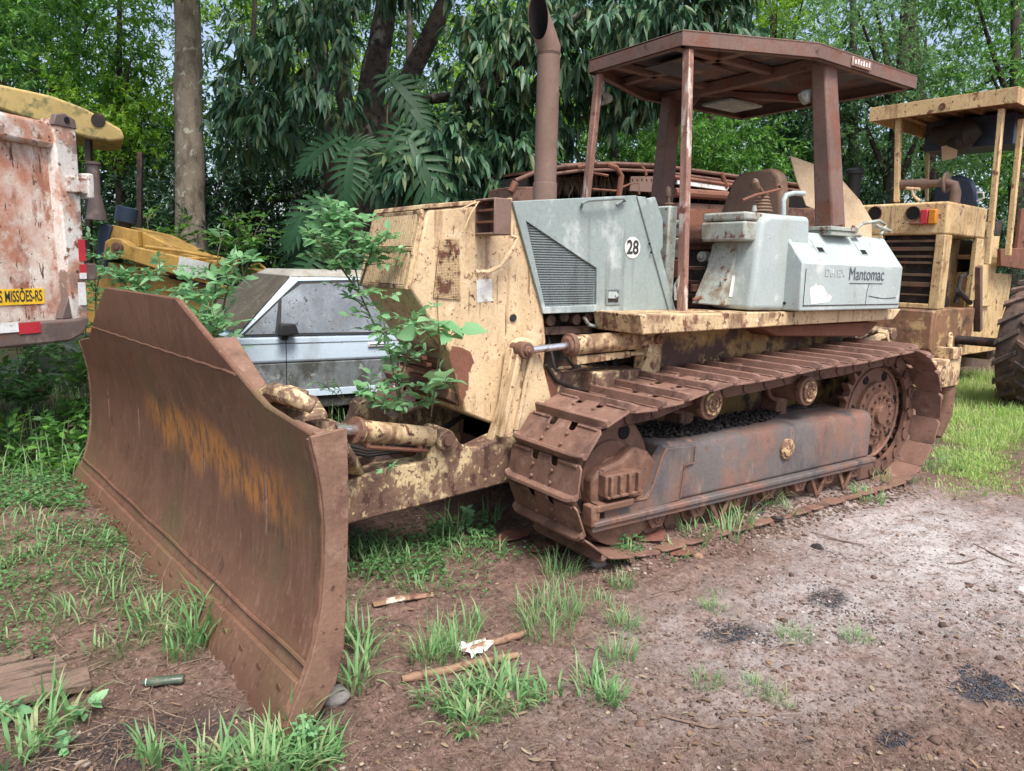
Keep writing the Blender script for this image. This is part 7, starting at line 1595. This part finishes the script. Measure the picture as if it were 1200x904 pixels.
# ---------------- big lobed leaves (philodendron)
def lobed_leaf(L=1.0):
    b = MB(); N_ = 9; ax = [(t, 0) for t in np.linspace(0, 1, 14)]
    def zz(x, y): return -.32 * L * (x / L) ** 2 - .55 * (y / L) ** 2 * L + .06 * abs(y)
    def P3(x, y): return (x, y, zz(x, y))
    xs = np.linspace(-.08, 1.0, 15) * L
    wid = lambda t: .062 * L * (math.sin(max(0.02, min(1, t)) * PI * .96) + .25)
    for s_ in (-1, 1):
        row = [P3(x, 0) for x in xs]; out = [P3(x, s_ * wid((x / L + .08) / 1.08)) for x in xs]; n = len(xs)
        b.add(row + out, [(i, i + 1, n + i + 1, n + i) for i in range(n - 1)])
        for k in range(10):
            t = k / 9; x0 = (-.06 + .92 * t) * L; ang = math.radians(125 - 100 * t ** .8); ln = (.20 + .26 * math.sin(PI * min(1, t * .85 + .12))) * L * (1 - .35 * t); w0 = .036 * L; vs = []; 
            dx, dy = math.cos(ang), math.sin(ang) * s_; nx, ny_ = -dy, dx
            for q in np.linspace(0, 1, 6):
                cx_ = x0 + dx * ln * q + .10 * L * q * q * .6; cy = s_ * wid(t) * .6 + dy * ln * q; w = w0 * (.8 + .9 * q * (1 - q) * 2) * (1 - q ** 3 * .85)
                vs += [P3(cx_ + nx * w, cy + ny_ * w), (cx_, cy, zz(cx_, cy) - .012 * L), P3(cx_ - nx * w, cy - ny_ * w)]
            b.add(vs, [(3 * i, 3 * i + 1, 3 * i + 4, 3 * i + 3) for i in range(5)] + [(3 * i + 1, 3 * i + 2, 3 * i + 5, 3 * i + 4) for i in range(5)])
    return b
lf0 = None
def philo(base, leaves, lab):
    global lf0
    q = at(*base); r = empty('philodendron', tuple(q), 0, lab, 'philodendron', 'big lobed leaf plants under the forked tree'); b = MB()
    for (u0, v0, u1, v1, d, dz) in leaves:
        p = Vector(at(u0, v0, d)); t = Vector(at(u1, v1, d - dz)); x = (t - p); L = x.length; x.normalize(); fw = Vector(RM[:, 2]); z = -(fw - x * fw.dot(x)).normalized() * .85 + Vector((0, 0, .5)); z = (z - x * z.dot(x)).normalized(); y = z.cross(x)
        if lf0 is None: o = lobed_leaf(1.0).build('leaf', mt['philo'], r, bevel=0, smooth=True); lf0 = o
        else: o = lf0.copy(); COL.objects.link(o); o.parent = r
        mm = Matrix((x * L, y * L, z * L)).transposed().to_4x4(); mm.translation = p - Vector(q); o.matrix_local = mm
        m_ = (p + Vector(q)) / 2 + Vector((0, 0, .2)); b.tube([(0, 0, 0), m_ - Vector(q), p - Vector(q)], [.018, .014, .010], 6)
    b.build('leaf_stalk', mt['stem'], r)
philo((450, 330, 9.6), [(482, 168, 516, 246, 9.2, .2), (470, 110, 505, 150, 9.6, .2), (468, 150, 440, 205, 9.5, .3), (500, 100, 455, 85, 9.7, .1), (455, 90, 500, 128, 9.6, .2), (510, 180, 545, 232, 9.6, .2)], 'big glossy lobed leaves above the bulldozer radiator')
philo((400, 340, 9.8), [(398, 162, 342, 190, 9.5, .2), (396, 172, 440, 160, 9.5, .2), (412, 180, 402, 238, 9.3, .2), (425, 195, 455, 240, 9.5, .2)], 'lobed leaves in the middle left of the forked trunk')
philo((365, 360, 9.3), [(372, 235, 330, 280, 9.0, .3), (378, 240, 392, 300, 8.9, .2), (352, 260, 345, 330, 9.2, .2), (385, 290, 430, 315, 9.1, .2), (370, 300, 335, 345, 8.9, .2)], 'lowest lobed leaves just above the car roof')

# ================================================================== light
wd = bpy.data.worlds.new('World'); scene.world = wd; wd.use_nodes = True
nt = wd.node_tree; bg = nt.nodes['Background']; sky = nt.nodes.new('ShaderNodeTexSky'); sky.sky_type = 'NISHITA'; sky.sun_disc = False
EL, AZ = math.radians(60), math.radians(-102)          # sun towards +x, -y
sd = Vector((math.cos(EL) * math.cos(AZ), math.cos(EL) * math.sin(AZ), math.sin(EL)))
sky.sun_elevation = EL; sky.sun_rotation = math.atan2(sd.x, sd.y); sky.air_density = .8; sky.dust_density = 3.0; sky.ozone_density = .4
hs_ = nt.nodes.new('ShaderNodeHueSaturation'); hs_.inputs['Saturation'].default_value = .8; nt.links.new(sky.outputs[0], hs_.inputs['Color']); nt.links.new(hs_.outputs[0], bg.inputs[0]); bg.inputs[1].default_value = .125
sl_ = bpy.data.lights.new('sun', 'SUN'); so = bpy.data.objects.new('sun', sl_); COL.objects.link(so)
sl_.energy = 2.2; sl_.angle = math.radians(24); sl_.color = (1, .96, .9)
so.rotation_euler = (-sd).to_track_quat('-Z', 'Y').to_euler()
vs_ = scene.view_settings; vs_.view_transform = 'Standard'; vs_.look = 'None'; vs_.gamma = 1; vs_.use_curve_mapping = False; vs_.exposure = 1.15
scene.cycles.max_bounces = 8; scene.cycles.transparent_max_bounces = 8; scene.cycles.use_denoising = True
